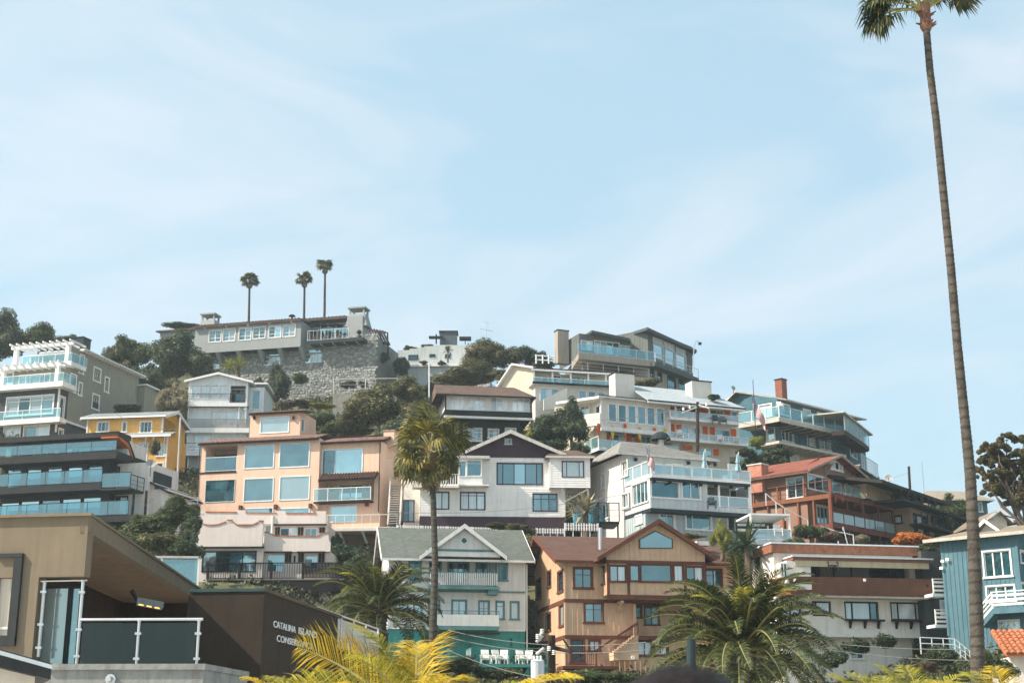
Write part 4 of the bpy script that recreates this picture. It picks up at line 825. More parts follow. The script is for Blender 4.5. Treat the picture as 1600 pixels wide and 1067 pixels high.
mb.quad(f.P(lo[0], -.06, lo[3]), f.P(lo[1], -.06, lo[3]), f.P(lo[1], -2, lo[3]), f.P(lo[0], -2, lo[3])); mb.quad(f.P(lo[0], -.06, lo[2]), f.P(lo[1], -.06, lo[2]), f.P(lo[1], -2, lo[2]), f.P(lo[0], -2, lo[2])); h.add('loggia_lining', mb, SAL)
h.rail(lo[0] + .03, lo[1] - .03, lo[2] + .02, -.05, f.z(320, 615) - lo[2], 'glass', WHITE2, RAILT, sp=2.5)
band(h, f, -.02, lo[1], lo[2] - .14, lo[2], WOODD, .004, .05)
# right wing, set back a little
rb = f.rect(948, 772, 1342, 905); fr_ = f.off(-.6)
rb = fr_.rect(955, 745, 1342, 905)
h.body(uM + .004, uR, h.zb, ztr, 9, SAL, n=-.6, fm=WHITE2, fw=.08, rev=.06, mull=.03, sill=False, ctrl=False, down=3, holes=[rb], wins=[(1000, 565, 1262, 720, [.32], 1, 'gb'), (1052, 944, 1223, 1043, 1, 1, 'b')])
h.body(rb[0], rb[1], rb[2], rb[3], .2, SAL, n=-2.4, ctrl=False, cap=False, sides='', name='balcony_wall', fm=WHITE2, fw=.05, wins=[(1104, 798, 1262, 900, 2, 1, 'b', {'name': 'door'}), (1042, 808, 1074, 850), (1285, 800, 1312, 842), (1000, 796, 1018, 830, 1, 1, 'd')])
mb = MB()
for uu in (rb[0], rb[1]): mb.quad(f.P(uu, -.66, rb[2]), f.P(uu, -3, rb[2]), f.P(uu, -3, rb[3]), f.P(uu, -.66, rb[3]))
for zz_ in (rb[2], rb[3]): mb.quad(f.P(rb[0], -.66, zz_), f.P(rb[1], -.66, zz_), f.P(rb[1], -3, zz_), f.P(rb[0], -3, zz_))
h.add('recess_lining', mb, SAL)
zb_ = f.off(.3).z(1130, 906); v0, v1 = f.off(.3).u(938, 905), f.off(.3).u(1318, 905)
h.slab(v0, v1, -.59, .35, zb_ - .12, zb_, BLACK, 'balcony_floor'); h.rail(v0, v1, zb_, .3, 1.15, 'glass', WHITE, RAILG, sp=1.25)
# brown tiled canopy
fc = f.off(.5); a0, a1 = fc.u(970, 745), fc.u(1345, 745); za, zb2 = fc.z(1150, 762), fc.off(-1).z(1150, 722)
mb = MB(); mb.slab([fc.P(a0, 0, za), fc.P(a1, 0, za), fc.P(a1, -1.05, zb2), fc.P(a0, -1.05, zb2)], .18); co_ = h.add('canopy', mb, WOODD); h.tiles(fc.P(a0, .05, za), fc.P(a1, .05, za), fc.P(a1, -1.05, zb2), fc.P(a0, -1.05, zb2), mat('dark_clay_tile', (.11, .062, .05), .85, .3), .25, co_)
# tiled eaves
def eave(fl, xa, ya, xb, yb, rise, back, n0=.5, nm='roof'):
    A = fl.off(n0).hit(xa, ya); B = fl.off(n0).hit(xb, yb); ze = (A[1] + B[1]) / 2; mb = MB(); mb.slab([fl.P(A[0], n0, ze), fl.P(B[0], n0, ze), fl.P(B[0] - .2, -back, ze + rise), fl.P(A[0] + .2, -back, ze + rise)], .16); ro = h.add(nm, mb, WOODD)
    h.tiles(fl.P(A[0], n0 + .08, ze), fl.P(B[0], n0 + .08, ze), fl.P(B[0] - .2, -back, ze + rise), fl.P(A[0] + .2, -back, ze + rise), TILE, .25, ro); return ze
eave(f, 168, 520, 965, 495, .95, 2.6); eave(fr_, 985, 500, 1412, 520, .9, 2.4)
mb = MB(); mb.quad(f.P(-.3, -2.5, zt + .8), f.P(uR, -2.5, zt + .55), f.P(uR, -9, zt + .2), f.P(-.3, -9, zt + .2)); h.add('roof_back', mb, TILE)
# tower
ft = f.off(-3.5); t0, t1 = ft.u(515, 390), ft.u(850, 390)
h.body(t0, t1, ft.z(680, 470), ft.z(680, 318), 4, SAL, n=-3.5, fm=WHITE2, fw=.08, rev=.06, sill=False, ctrl=False, down=1, name='tower_wall', wins=[(588, 350, 772, 450, 1, 1, 'b')], rw=[(855, 360, 875, 445, 1, 1, 'd', {'fw': .03})])
eave(ft, 505, 328, 888, 302, .35, 1.5, .4, 'tower_roof')
h.chimney(f.u(1385, 430), -3, f.z(1385, 520), f.z(1385, 405), 1.0, 1.2, SAL, TILE)
for x, y in ((456, 952), (690, 946), (922, 940), (1297, 928)):
    mb = MB(); fl = f if x < 1000 else fr_; u, z = fl.hit(x, y); mb.box(fl, u - .13, u + .13, .01, .3, z - .2, z + .18); h.add('beam_end', mb, RUST)
mb = MB(); mb.tube(f.P(-.06, .05, zt), f.P(-.06, .05, h.zb), .045); h.add('downpipe', mb, WOODD); mb = MB(); mb.tube(fr_.P(uR - .05, .08, ztr), fr_.P(uR - .05, .08, h.zb), .045); h.add('downpipe', mb, WOODD)
mb = MB()
for x in (548, 808): u, z = ft.hit(x, 355); mb.abox(ft.P(u, .15, z), (.09, .09, .16))
h.add('wall_lamp', mb, BLACK)
FS = f
# ---- cream house with scalloped parapets, below
crop(300, 800, 560, 973)
CRM = mat('pinkish_cream_stucco', (.60, .53, .49), .9, .06, .7, .2, dirt=.15)
h = House('cream_house', 'cream stucco house with scalloped tile capped parapets and a dark balcony', 40, 300, 110, -2, (400, 605)); f = h.f
def coping(pl, pts, n=0, parent=None, w_=.3):
    P_ = [pl.hit(*q) for q in pts]; mb = MB()
    for a, b in zip(P_, P_[1:]): mb.hexa([pl.P(a[0], n + .05, a[1]), pl.P(b[0], n + .05, b[1]), pl.P(b[0], n - w_, b[1]), pl.P(a[0], n - w_, a[1])], [pl.P(a[0], n + .05, a[1] + .09), pl.P(b[0], n + .05, b[1] + .09), pl.P(b[0], n - w_, b[1] + .09), pl.P(a[0], n - w_, a[1] + .09)])
    return h.add('coping', mb, TIL, parent)
def parapet(pl, top, ybot, n, nm='parapet'):
    P_ = [pl.hit(*q) for q in top]; zb0 = pl.hit(*((top[0][0] + top[-1][0]) / 2, ybot))[1]; mb = MB()
    for a, b in zip(P_, P_[1:]):
        if abs(b[0] - a[0]) < .01: continue
        mb.hexa([pl.P(a[0], n, zb0), pl.P(b[0], n, zb0), pl.P(b[0], n - .25, zb0), pl.P(a[0], n - .25, zb0)], [pl.P(a[0], n, a[1]), pl.P(b[0], n, b[1]), pl.P(b[0], n - .25, b[1]), pl.P(a[0], n - .25, a[1])])
    return h.add(nm, mb, CRM)
u1, u2 = f.u(690, 300), f.u(1325, 400); zc = f.z(400, 345)
h.body(0, u1, h.zb, zc, 8, CRM, fm=BLACK, fw=.05, sill=False, down=5, mull=.06, wins=[(102, 378, 612, 570, 4, 1, 'bdbb')])
h.body(u1, u2, h.zb, f.z(1000, 375), 7, CRM, n=-.5, fm=CRM, fw=.06, sill=False, down=5, ctrl=False, wins=[(722, 405, 888, 570, 1, 1, 'b', {'name': 'door'}), (1088, 415, 1208, 545, 1, 1, 'b')])
scal = [(32, 88), (80, 100), (130, 128), (190, 138), (260, 130), (320, 108), (345, 96), (395, 100), (440, 132), (510, 145), (580, 138), (640, 112), (652, 98), (693, 98)]
pp = parapet(f, scal, 345, .35); coping(f, [(82, 100), (130, 128), (190, 138), (260, 130), (335, 103)], .35, pp); coping(f, [(398, 100), (440, 132), (510, 145), (580, 138), (645, 108)], .35, pp)
for a, b, y in ((42, 82, 80), (345, 395, 88), (650, 693, 95)): coping(f, [(a, y), (b, y)], .37, pp)
band(h, f, -.15, u1 + .15, zc - .08, zc + .08, BLACK, .36, .42, 'drip_edge')
fq = f.off(-.15); pq = parapet(fq, [(697, 195), (740, 202), (800, 232), (1205, 238), (1262, 205), (1312, 203), (1318, 280), (1332, 282)], 378, 0); coping(fq, [(697, 195), (740, 202), (800, 232), (1205, 238), (1262, 206), (1312, 203)], 0, pq)
for a, b in ((705, 965), (1015, 1285)): mb = MB(); q = f.off(-.3); mb.box(q, q.u(a, 385), q.u(b, 385), -.1, .35, q.z(a, 392), q.z(a, 380)); h.add('window_canopy', mb, WOODD)
SHUT = WOODD
for pl_, lst in ((f.off(-.45), [(895, 395, 925, 480), (928, 395, 955, 480), (1022, 395, 1045, 480), (1048, 395, 1075, 480), (1215, 395, 1245, 480), (1248, 395, 1275, 480), (978, 418, 995, 480)]), (f.off(-3.6), [(800, 145, 822, 225), (826, 145, 845, 225), (1018, 145, 1042, 225), (1048, 145, 1070, 225), (1225, 145, 1248, 200), (1252, 145, 1278, 200)])):
    for q in lst: a = pl_.rect(*q); mb = MB(); mb.box(pl_, a[0], a[1], .01, .05, a[2], a[3]); h.add('shutter', mb, SHUT)
# upper storey
fu = f.off(-3.7); w0, w1 = fu.u(55, 200), fu.u(1300, 200)
h.body(w0, w1, fu.z(700, 300), fu.z(700, 118), 4, CRM, n=-3.7, fm=WHITE, fw=.04, sill=False, ctrl=False, name='upper_wall', wins=[(848, 152, 1018, 228, 2, 1, 'dw'), (1084, 155, 1200, 228, 2, 1, 'dg'), (215, 105, 345, 180, 1, 1, 'd'), (400, 105, 600, 180, 1, 1, 'd'), (705, 125, 760, 195, 1, 1, 'd')])
pu = parapet(fu, [(50, -12), (130, -10), (140, 8), (440, 12), (442, -15), (520, -15), (522, 15), (820, 20), (822, -8), (905, -8), (908, 20), (1200, 22), (1202, -6), (1295, -6)], 118, .3)
coping(fu, [(140, 8), (440, 12)], .3, pu); coping(fu, [(522, 15), (820, 20)], .3, pu); coping(fu, [(908, 20), (1200, 22)], .3, pu)
band(h, fu, fu.u(790, 125), w1, fu.z(1000, 133), fu.z(1000, 118), BLACK, .31, .36, 'drip_edge')
mb = MB(); u = fu.u(782, 100); mb.tube(fu.P(u, .36, fu.z(782, 40)), fu.P(u, .36, fu.z(782, 215)), .09, n=8); h.add('downpipe', mb, CREAM)
# dark balcony
fb = f.off(2.6); y0, y1 = fb.u(72, 540), fb.u(1420, 540); zz_ = fb.z(700, 608); ye = fb.u(1010, 540)
h.slab(y0, y1, -2.5, .1, zz_ - .95, zz_ - .1, mat('very_dark_timber', (.02, .018, .017), .8, .2), 'balcony_beam'); h.slab(y0, y1, -2.5, .15, zz_ - .09, zz_, mat('grey_deck_edge', (.16, .15, .14), .8), 'balcony_floor')
VD = MC['very_dark_timber']; h.rail(y0, ye, zz_, .05, 1.25, 'bars', VD, sp=2.3, post=.16, bsp=.19); h.rail(ye, y1, zz_, .05, 1.25, 'pickets', VD, sp=3, post=.12, bsp=.11)
for k in range(6):
    u = y0 + .8 + (y1 - y0 - 1) * k / 5; h.post(u, -.4, zz_ - 5, zz_ - .95, VD, .22)
    for sg in (-1, 1): mb = MB(); mb.tube(fb.P(u, -.4, zz_ - 2.2), fb.P(u + sg * 1.1, -.4, zz_ - .98), .08, n=4); h.add('brace', mb, VD)
mb = MB(); wallgrid(mb, f.off(.2), y0, f.u(690, 700), zz_ - 6, zz_ - .9, []); h.add('retaining_wall', mb, mat('ochre_plaster', (.36, .25, .12), .9))
# white railed deck right of it (salmon house)
crop(270, 760, 620, 1067)
dk = House('terrace_deck', 'cream edged terrace with thin white railing below the right wing of the salmon house', 835, 230, 119, -4, (970, 238), 'deck'); g_ = dk.f
u0, u1 = g_.u(835, 230), g_.u(1108, 230); z = g_.z(970, 226); dk.slab(u0, u1, -5, 0, z - .22, z, CRM, 'deck_floor'); dk.rail(u0, g_.u(1215, 230), z, -.05, g_.z(970, 152) - z, 'bars', WHITE, sp=1.6, bsp=1.6, post=.04)
for x in (915, 1040): mb = MB(); mb.tube(g_.P(g_.u(x, 260), -2, z - 1.3), g_.P(g_.u(x - 15, 250), -.3, z - .25), .12); dk.add('strut', mb, WHITE2)
mb = MB(); wallgrid(mb, g_, u0, u1 + .3, z - 6, z - .23, []); dk.add('retaining_wall', mb.__class__() if 0 else mb, mat('brown_earth_wall', (.19, .13, .08), .95)).location = (0, 2.0, 0)
# ---- dark glass fronted house
crop(0, 640, 320, 860)
DG = mat('charcoal_fascia', (.028, .03, .03), .6, .2, dirt=.1)
CED = mat('cedar_soffit', (.42, .13, .045), .6, .25, 5, .1)
LG_ = mat('pale_concrete', (.60, .55, .51), .85, .08, .7, .1)
h = House('glass_fronted_house', 'dark modern house with three long glass balconies and a cedar soffit', 900, 300, 114, -15, (600, 820)); f = h.f
uL = f.u(-60, 500); uA = f.u(900, 300); uB = f.off(0).u(1000, 520); uC = f.u(780, 560)
zr0, zr1 = f.z(600, 228), f.z(600, 186); z1a, z1b = f.z(600, 388), f.z(600, 332); z2a, z2b = f.z(500, 622), f.z(500, 570); z3a = f.z(500, 822)
mb = MB(); mb.box(f, uL, uA, -1.8, .3, zr0 + .05, zr1); ro = h.add('roof', mb, DG)
Rq = f.Rt(uA); qd, qz = Rq.hit(1050, 440); qm, qmz = Rq.hit(978, 238); mb = MB(); pr = [(-.3, zr1), (qm, qmz), (qd, qz)]
for (a_, za_), (b_, zb2_) in zip(pr, pr[1:]): mb.slab([f.P(uA - 1.6, -a_, za_ + .01), f.P(uA + .05, -a_, za_ + .01), f.P(uA + .05, -b_, zb2_ + .01), f.P(uA - 1.6, -b_, zb2_ + .01)], .22)
h.add('roof_slope', mb, DG, ro); mb = MB()
for (a_, za_), (b_, zb2_) in zip(pr, pr[1:]): mb.slab([f.P(uA - 1.55, -a_, za_ - .23), f.P(uA + .0, -a_, za_ - .23), f.P(uA + .0, -b_, zb2_ - .23), f.P(uA - 1.55, -b_, zb2_ - .23)], .3)
h.add('soffit', mb, CED, ro)
h.body(uL, uA - .1, z1b, zr0, 3, LG_, n=-1.6, fm=BLACK, fw=.04, sill=False, mull=.06, ctrl=False, cap=False, name='wall', wins=[(100, 235, 860, 340, 5, 1, 'dbbbb', {'rev': .1})])
h.slab(uL, uA, -6, .3, z1a, z1b, DG, 'balcony_floor'); h.rail(uL, uA - .1, z1b, .2, f.z(600, 248) - z1b, 'glass', BLACK, RAILT, sp=2.2, post=.03)
h.body(uL, uC, z2b, z1a, 5, DG, n=-1.2, fm=DG, fw=.02, sill=False, mull=.05, ctrl=False, cap=False, wins=[(48, 450, 158, 590, 1, 1, 'b'), (200, 438, 310, 580, 1, 1, 'b'), (355, 430, 465, 570, 1, 1, 'b'), (508, 425, 620, 562, 1, 1, 'b'), (664, 418, 772, 555, 1, 1, 'b')])
h.body(uC, uA + 1.8, z3a, z1a, 5, LG_, n=-2.0, ctrl=False, cap=False, fm=DG, wins=[(868, 440, 900, 560, 1, 1, 'd'), (845, 660, 960, 800, 2, 1, 'dc')])
h.slab(uL, uC, -6, .3, z2a, z2b, DG, 'balcony_floor'); z2r = z2b - .5; h.slab(uC, uB, -6, .3, z2a - .1, z2r, DG, 'balcony_floor')
h.rail(uL, uC, z2b, .2, f.z(400, 470) - z2b, 'glass', BLACK, RAILT, sp=1.9, post=.03); h.rail(uC, uB, z2r, .2, f.z(900, 478) - z2r, 'glass', BLACK, RAILT, sp=1.9, post=.03)
Rr = f.Rt(uB); h.rail(-.2, 2.0, z2r, 0, 1.1, 'cable', BLACK, pl=Rr, sp=1)
h.body(uL, uC - .1, z3a, z2a, 5, DG, n=-1.2, down=4, fm=DG, fw=.02, sill=False, mull=.05, cap=False, wins=[(0, 705, 140, 812, 1, 1, 'b'), (150, 692, 292, 812, 1, 1, 'b'), (308, 684, 450, 810, 1, 1, 'b'), (464, 674, 608, 806, 1, 1, 'b'), (622, 664, 760, 800, 1, 1, 'b')])
h.slab(uL, uC + 3.5, -5, .3, z3a - .5, z3a, DG, 'balcony_floor'); h.rail(uL, uB, z3a, .2, f.z(400, 712) - z3a, 'glass', BLACK, RAILT, sp=1.9, post=.03)
for x in (1000, 1048): h.post(f.u(x, 700), -.2 if x < 1010 else -1.2, z3a - 3, z2a, BLACK, .16)
# pale walls at its right
fw_ = f.off(-2.5); v0, v1 = fw_.u(1052, 650), fw_.u(1165, 650); h.body(v0, v1, fw_.z(1100, 850), fw_.z(1130, 555), 6, LG_, n=-2.5, name='side_wall', down=3, ctrl=False)
h.body(v1, fw_.u(1262, 700), fw_.z(1100, 850), fw_.z(1210, 600), 6, LG_, n=-2.52, name='side_wall', down=3, ctrl=False)
mb = MB(); mb.slab([fw_.P(v0 - .6, .3, fw_.z(1100, 470)), fw_.P(fw_.u(1262, 700) + .2, .3, fw_.z(1210, 625)), fw_.P(fw_.u(1262, 700) + .2, -6, fw_.z(1210, 625)), fw_.P(v0 - .6, -6, fw_.z(1100, 470))], .15); h.add('lower_roof', mb, DG)
h.body(uA + .9, v0 + 1.2, fw_.z(1080, 580), fw_.z(1080, 465), 3, DARK, n=-2.7, name='dark_wall', ctrl=False)
dfloor = f
LCH = [(30, 'left pair'), (95, 'left pair')]
for x, lab in ((265, 'left one of two pale armchairs on the top glass balcony'), (340, 'right one of two pale armchairs on the top glass balcony'), (100, 'pale chair at the far left of the top glass balcony'), (440, 'dark framed chair right of the two pale armchairs on the top glass balcony')):
    lounge(f, f.u(x, 330), -.5, z1b, 20 if x < 300 else -15, lab, CREAM if x != 440 else DARK, name='armchair')
def table(pl, u, n, z, w_, d_, label, m, hh=.74):
    T = Thing('table', label, 'table', pl.P(u, n, z)); mb = MB(); mb.box(pl, u - w_ / 2, u + w_ / 2, n - d_ / 2, n + d_ / 2, z + hh - .05, z + hh); T.add('tabletop', mb, m)
    for a in (-1, 1):
        for b in (-1, 1): mb = MB(); mb.box(pl, u + a * (w_ / 2 - .06) - .03, u + a * (w_ / 2 - .06) + .03, n + b * (d_ / 2 - .06) - .03, n + b * (d_ / 2 - .06) + .03, z, z + hh - .051); T.add('leg', mb, m)
    return T
table(f, f.u(690, 330), -.6, z1b, 3.4, .9, 'long pale table on the top glass balcony', STEEL)
# satellite dish helper
def dish(x, y, D, r, label, rot=(1.0, 0, .6), mast=.8):
    p = at(x, y, D); T = Thing('satellite_dish', label, 'dish', p - Vector((0, 0, mast))); mb = MB(); k = 14
    M_ = Matrix.Rotation(rot[2], 4, 'Z') @ Matrix.Rotation(rot[0], 4, 'X')
    rings = [[p + M_ @ Vector((math.cos(2 * math.pi * i / k) * r * t, math.sin(2 * math.pi * i / k) * r * t, .3 * r * t * t)) for i in range(k)] for t in (.05, .5, 1)]
    for a, b in zip(rings, rings[1:]):
        for i in range(k): j = (i + 1) % k; mb.quad(a[i], b[i], b[j], a[j])
    mb.quad(*rings[0]); T.add('reflector', mb, mat('grey_dish_paint', (.32, .33, .32), .5)); mb = MB(); mb.tube(p + M_ @ Vector((0, -r, .3 * r)), p + M_ @ Vector((0, 0, r * .9)), .02); T.add('feed_arm', mb, BLACK); mb = MB(); mb.tube(p - Vector((0, 0, mast)), p, .035); T.add('mast', mb, BLACK)
dish(1143, 412, 112.5, .38, 'grey satellite dish on the low roof between dark glass house and yellow house', (1.25, 0, .3), 1.0)
# ---- yellow house
YEL = mat('yellow_board_paint', (.74, .42, .12), .75, .08, 1, .08, dirt=.15, hue=(.8, .47, .14))
YEL2 = mat('sunlit_yellow_gable', (.72, .44, .06), .75, .08, 1, .08, dirt=.1)  # lit copy of the house yellow: sunshine on the gable mixed into the colour
GRF = shingle('blue_grey_roofing', (.20, .24, .25), (.26, .30, .31), .5, .3, moss=(.38, .33, .30))
h = House('yellow_house', 'small yellow house with white trim behind the dark glass house', 660, 130, 136, -8, (1100, 480)); f = h.f
uR = f.u(1232, 130); zt = f.z(950, 66); zm = f.z(1000, 215)
h.body(0, uR, zm, zt, 6, YEL, down=4, fm=WHITE, fw=.11, sd='v', step=.3, corner=WHITE, ctrl=False, wins=[(742, 96, 822, 165, 3, 1, 'd'), (930, 95, 955, 165, 1, 1, 'd'), (1065, 92, 1145, 172, 3, 1, 'd')])
h.roof_side(-.5, uR + .5, .55, zt + .1, -2.6, f.off(-2.6).z(950, 24), -6.2, zt + .1, GRF, WHITE, rows=6, ends=.3)
Rr = f.Rt(uR); h.body(0, Rr.u(1330, 130) if Rr.u(1330, 130) < 9 and Rr.u(1330, 130) > 3 else 6, zm - 1, zt, .4, YEL2, pl=Rr, name='side_wall', ctrl=False, sd='v', step=.3, sides='')
gabtri(h, Rr, 0, 6, 2.8, zt, f.off(-2.6).z(950, 30) - .1, YEL2, 'v', .3, n=.003)
l0, l1 = f.u(1010, 350), f.u(1282, 300); h.body(l0, l1, h.zb, zm + .1, 5, YEL, n=.6, down=3, fm=WHITE, fw=.1, sd='v', step=.3, wins=[(1055, 255, 1112, 400, 2, [.8], 'g'), (1195, 268, 1242, 350, 3, 3, 'g'), (1188, 405, 1232, 470, 1, 1, 'd', {'name': 'door'})], corner=WHITE)
zp = f.z(1100, 212); mb = MB(); mb.slab([f.P(f.u(950, 215), 1.3, zp), f.P(l1 + .6, 1.3, zp), f.P(l1 + .6, .0, zp + .5), f.P(f.u(950, 215), 0, zp + .5)], .12); ro = h.add('pent_roof', mb, GRF); band(h, f, f.u(950, 215), l1 + .6, zp - .2, zp - .0, WHITE, 1.304, 1.36, 'fascia')
for x in (1122, 1180, 1262): u = f.u(x, 240); mb = MB(); mb.tube(f.P(u, .65, zp - 1.0), f.P(u + .3, 1.25, zp - .2), .06, n=4); h.add('bracket', mb, WHITE)
# ---- tall white house
crop(270, 570, 620, 820)
h = House('tall_white_house', 'narrow tall white house with gable and stacked balconies above the salmon house', 100, 300, 150, 1, (130, 770)); f = h.f
u1 = f.u(492, 300); u2 = f.u(598, 220); zt = f.z(300, 112); zf1 = f.z(300, 262); zf2 = f.z(300, 425); zf3 = f.z(300, 592)
rc = f.rect(384, 140, 484, 258)
um = f.off(.4).u(305, 52); zr = f.off(.4).z(305, 52); e0 = f.off(.4).hit(78, 106); e1 = f.off(.4).hit(538, 112)
h.body(0, u1, zf1, zt, 8, WHITE2, fm=WHITE, fw=.06, sd='h', step=.22, ctrl=False, holes=[rc], corner=WHITE, wins=[(128, 138, 178, 222, 2, 3, 'c'), (188, 138, 240, 222, 2, 3, 'c'), (250, 138, 302, 222, 2, 3, 'c'), (313, 138, 363, 222, 2, 3, 'c')], tri=(um, zr - .15))
h.body(rc[0], rc[1], rc[2], rc[3], .2, WHITE2, n=-1.6, ctrl=False, cap=False, sides='', name='recess_wall', fm=WHITE, wins=[(390, 165, 482, 250, 3, [.8], 'd', {'name': 'door'})])
h.rail(rc[0], rc[1], rc[2], .1, f.z(430, 192) - rc[2], 'bars', DARK, sp=3, bsp=.2); h.rail(0, rc[0], f.z(300, 235), .15, .7, 'cable', DARK, sp=2.5, post=.03)
h.roof_gable(e0[0], e1[0], um, e0[1], e1[1], zr, .5, -8, mat('pale_grey_membrane', (.5, .5, .48), .8), WHITE, rows=0)
band(h, f, -.1, u1 + .1, zf1 - .3, zf1 + .1, WHITE, .04, .3, 'floor_band')
h.body(0, u1, zf2, zf1 - .3, 8, WHITE2, n=-.4, fm=WHITE, fw=.06, sd='h', step=.22, ctrl=False, cap=False, wins=[(252, 312, 460, 400, [.25, .5, .75], [.5], 'c')])
for x in (103, 440, 486): h.post(f.u(x, 350), .1, zf2, zf1 - .3, WHITE, .1)
h.rail(0, f.u(600, 390), zf2, .3, f.z(300, 366) - zf2, 'bars', mat('woven_screen', (.30, .27, .24), .9), sp=3, bsp=.09)
h.slab(-.1, f.u(515, 400), -.4, .4, zf2 - .5, zf2, WHITE, 'balcony_floor')
h.body(0, u1, zf3, zf2 - .5, 8, WHITE2, n=-.4, fm=WHITE, fw=.05, sd='h', step=.22, ctrl=False, cap=False, wins=[(140, 470, 250, 580, 2, 1, 'c')])
h.slab(-.3, u1, -.4, .5, zf3 - .3, zf3, WHITE, 'balcony_floor'); h.rail(-.3, u1, zf3, .4, 1.1, 'cable', DARK, sp=2.5, post=.03)
h.body(.3, u1, f.z(130, 780), zf3 - .3, 7, mat('cool_grey_wall', (.42, .46, .47), .9), n=-.6, name='base_wall', down=3)
for a, b in (((105, 690), (168, 768)), ((168, 690), (105, 768))): mb = MB(); mb.tube(f.P(f.u(*a), -.1, f.z(*a)), f.P(f.u(*b), -.1, f.z(*b)), .06, n=4); h.add('brace', mb, WHITE)
for x in (100, 172): h.post(f.u(x, 650), -.1, f.z(130, 775), zf3 - .3, WHITE, .12)
h.body(u1 + .02, u2, f.z(540, 340), f.z(540, 132), 6, WHITE2, n=-1.2, name='annex_wall', down=4, fm=WHITE, ctrl=False, sd='h', step=.22, wins=[(530, 172, 580, 296, 1, [.4], 'g', {'name': 'door'})]); mb = MB(); q = f.off(-1.2); mb.box(q, u1 - .3, u2 + .35, -6, .3, q.z(540, 132), q.z(540, 122)); h.add('annex_roof', mb, WHITE)
# ---- grey green house, far left
crop(0, 480, 320, 700)
OLG = mat('olive_grey_boards', (.285, .275, .22), .8, .08, 1, .08, dirt=.2)
CHG = mat('charcoal_boards', (.07, .075, .08), .8, .12, 1, .08)
h = House('pergola_house', 'olive grey house with two white pergolas and glass balconies at the left edge', 440, 750, 141, -16, (200, 960)); f = h.f
L0 = f.u(-60, 700); Rr = f.Rt(0); fm_ = f.off(-1.6); ft = f.off(-3.6)
zA = f.off(.6).z(300, 848); zB = f.off(.6).z(300, 582); zC = fm_.off(.3).z(300, 438) 
zrf = Rr.z(600, 315); zAr = zA
h.body(L0, 0, h.zb, zB - .45, 15, CHG, down=5, fm=WHITE, fw=.14, corner=WHITE, mull=.12, sd='h', step=.22, wins=[(52, 680, 400, 812, 4, [.78], 'gdgg'), (35, 900, 150, 985, 2, 1, 'c'), (185, 900, 368, 985, 2, 1, 'gc')], rw=[(450, 680, 484, 840, 1, 1, 'g'), (445, 925, 475, 985, 1, 1, 'g')])
mb = MB(); mb.box(f, L0, .9, -.3, .9, zA - .45, zA); h.add('balcony_floor', mb, WHITE); h.rail(L0, .85, zA, .8, 1.0, 'glass', WHITE, RAILG, sp=2.2, post=.03)
# middle level
h.body(L0, 0, zB, zC - .2, 13, OLG, n=-1.6, fm=WHITE, fw=.14, mull=.1, sd='h', step=.22, ctrl=False, name='wall', wins=[(150, 515, 375, 590, 3, 1, 'bgg'), (-10, 500, 95, 580, 2, 1, 'g')])
mb = MB(); mb.box(f, L0, .9, -1.7, .9, zB - .45, zB); h.add('balcony_floor', mb, WHITE); h.rail(L0, .85, zB, .8, 1.0, 'glass', WHITE, RAILG, sp=2.2, post=.03)
Rb = f.Rt(.85); h.rail(-.8, 1.6, zB, 0, 1.0, 'glass', WHITE, RAILG, sp=1.2, pl=Rb, post=.03)
# side wall, full height, with windows
Rm = Rr; sl = MB()
zt_ = zrf
h.body(1.6, 15, zA + .2, zt_, .3, OLG, pl=Rr, n=.02, fm=WHITE, fw=.14, mull=.08, sd='h', step=.22, ctrl=False, name='side_wall', sides='LR', wins=[(533, 512, 572, 640, 1, 1, 'g'), (597, 575, 618, 665, 1, 1, 'g'), (605, 365, 632, 500, 1, 1, 'g'), (710, 465, 760, 560, 3, 1, 'd'), (700, 665, 748, 770, 3, 1, 'd'), (795, 535, 822, 640, 1, 1, 'g')])
mb = MB(); mb.box(Rr, 0, 16, .03, .2, zA + .0, zA + .22); h.add('trim_board', mb, WHITE)
# top level
h.body(L0 + 3.5, 0, zC, zt_, 11, OLG, n=-3.6, fm=WHITE, fw=.14, mull=.1, sd='h', step=.22, ctrl=False, name='wall', wins=[(235, 362, 495, 425, 3, 1, 'g')])
mb = MB(); mb.box(f, L0, .5, -3.7, -.9, zC - .4, zC); h.add('balcony_floor', mb, WHITE); h.rail(L0 + 2.5, .45, zC, -1.0, 1.0, 'glass', WHITE, RAILG, sp=2.2, post=.03); Rc = f.Rt(.45); h.rail(1.0, 3.8, zC, 0, 1.0, 'glass', WHITE, RAILG, sp=1.2, pl=Rc, post=.03)
mb = MB(); mb.slab([f.P(L0 + 3, -3.0, zt_ + .02), f.P(.7, -3.0, zt_ + .02), f.P(.7, -15.5, zt_ - .0), f.P(L0 + 3, -15.5, zt_ + .0)], .12); ro = h.add('roof', mb, WHITE2); mb = MB()
for k in range(22): y = .9 + k * .62; mb.box(Rr, y + 1.9, y + 2.0, .01, .65, zt_ - .28, zt_ - .13)
h.add('rafter_tail', mb, CREAM, ro, kind='stuff')
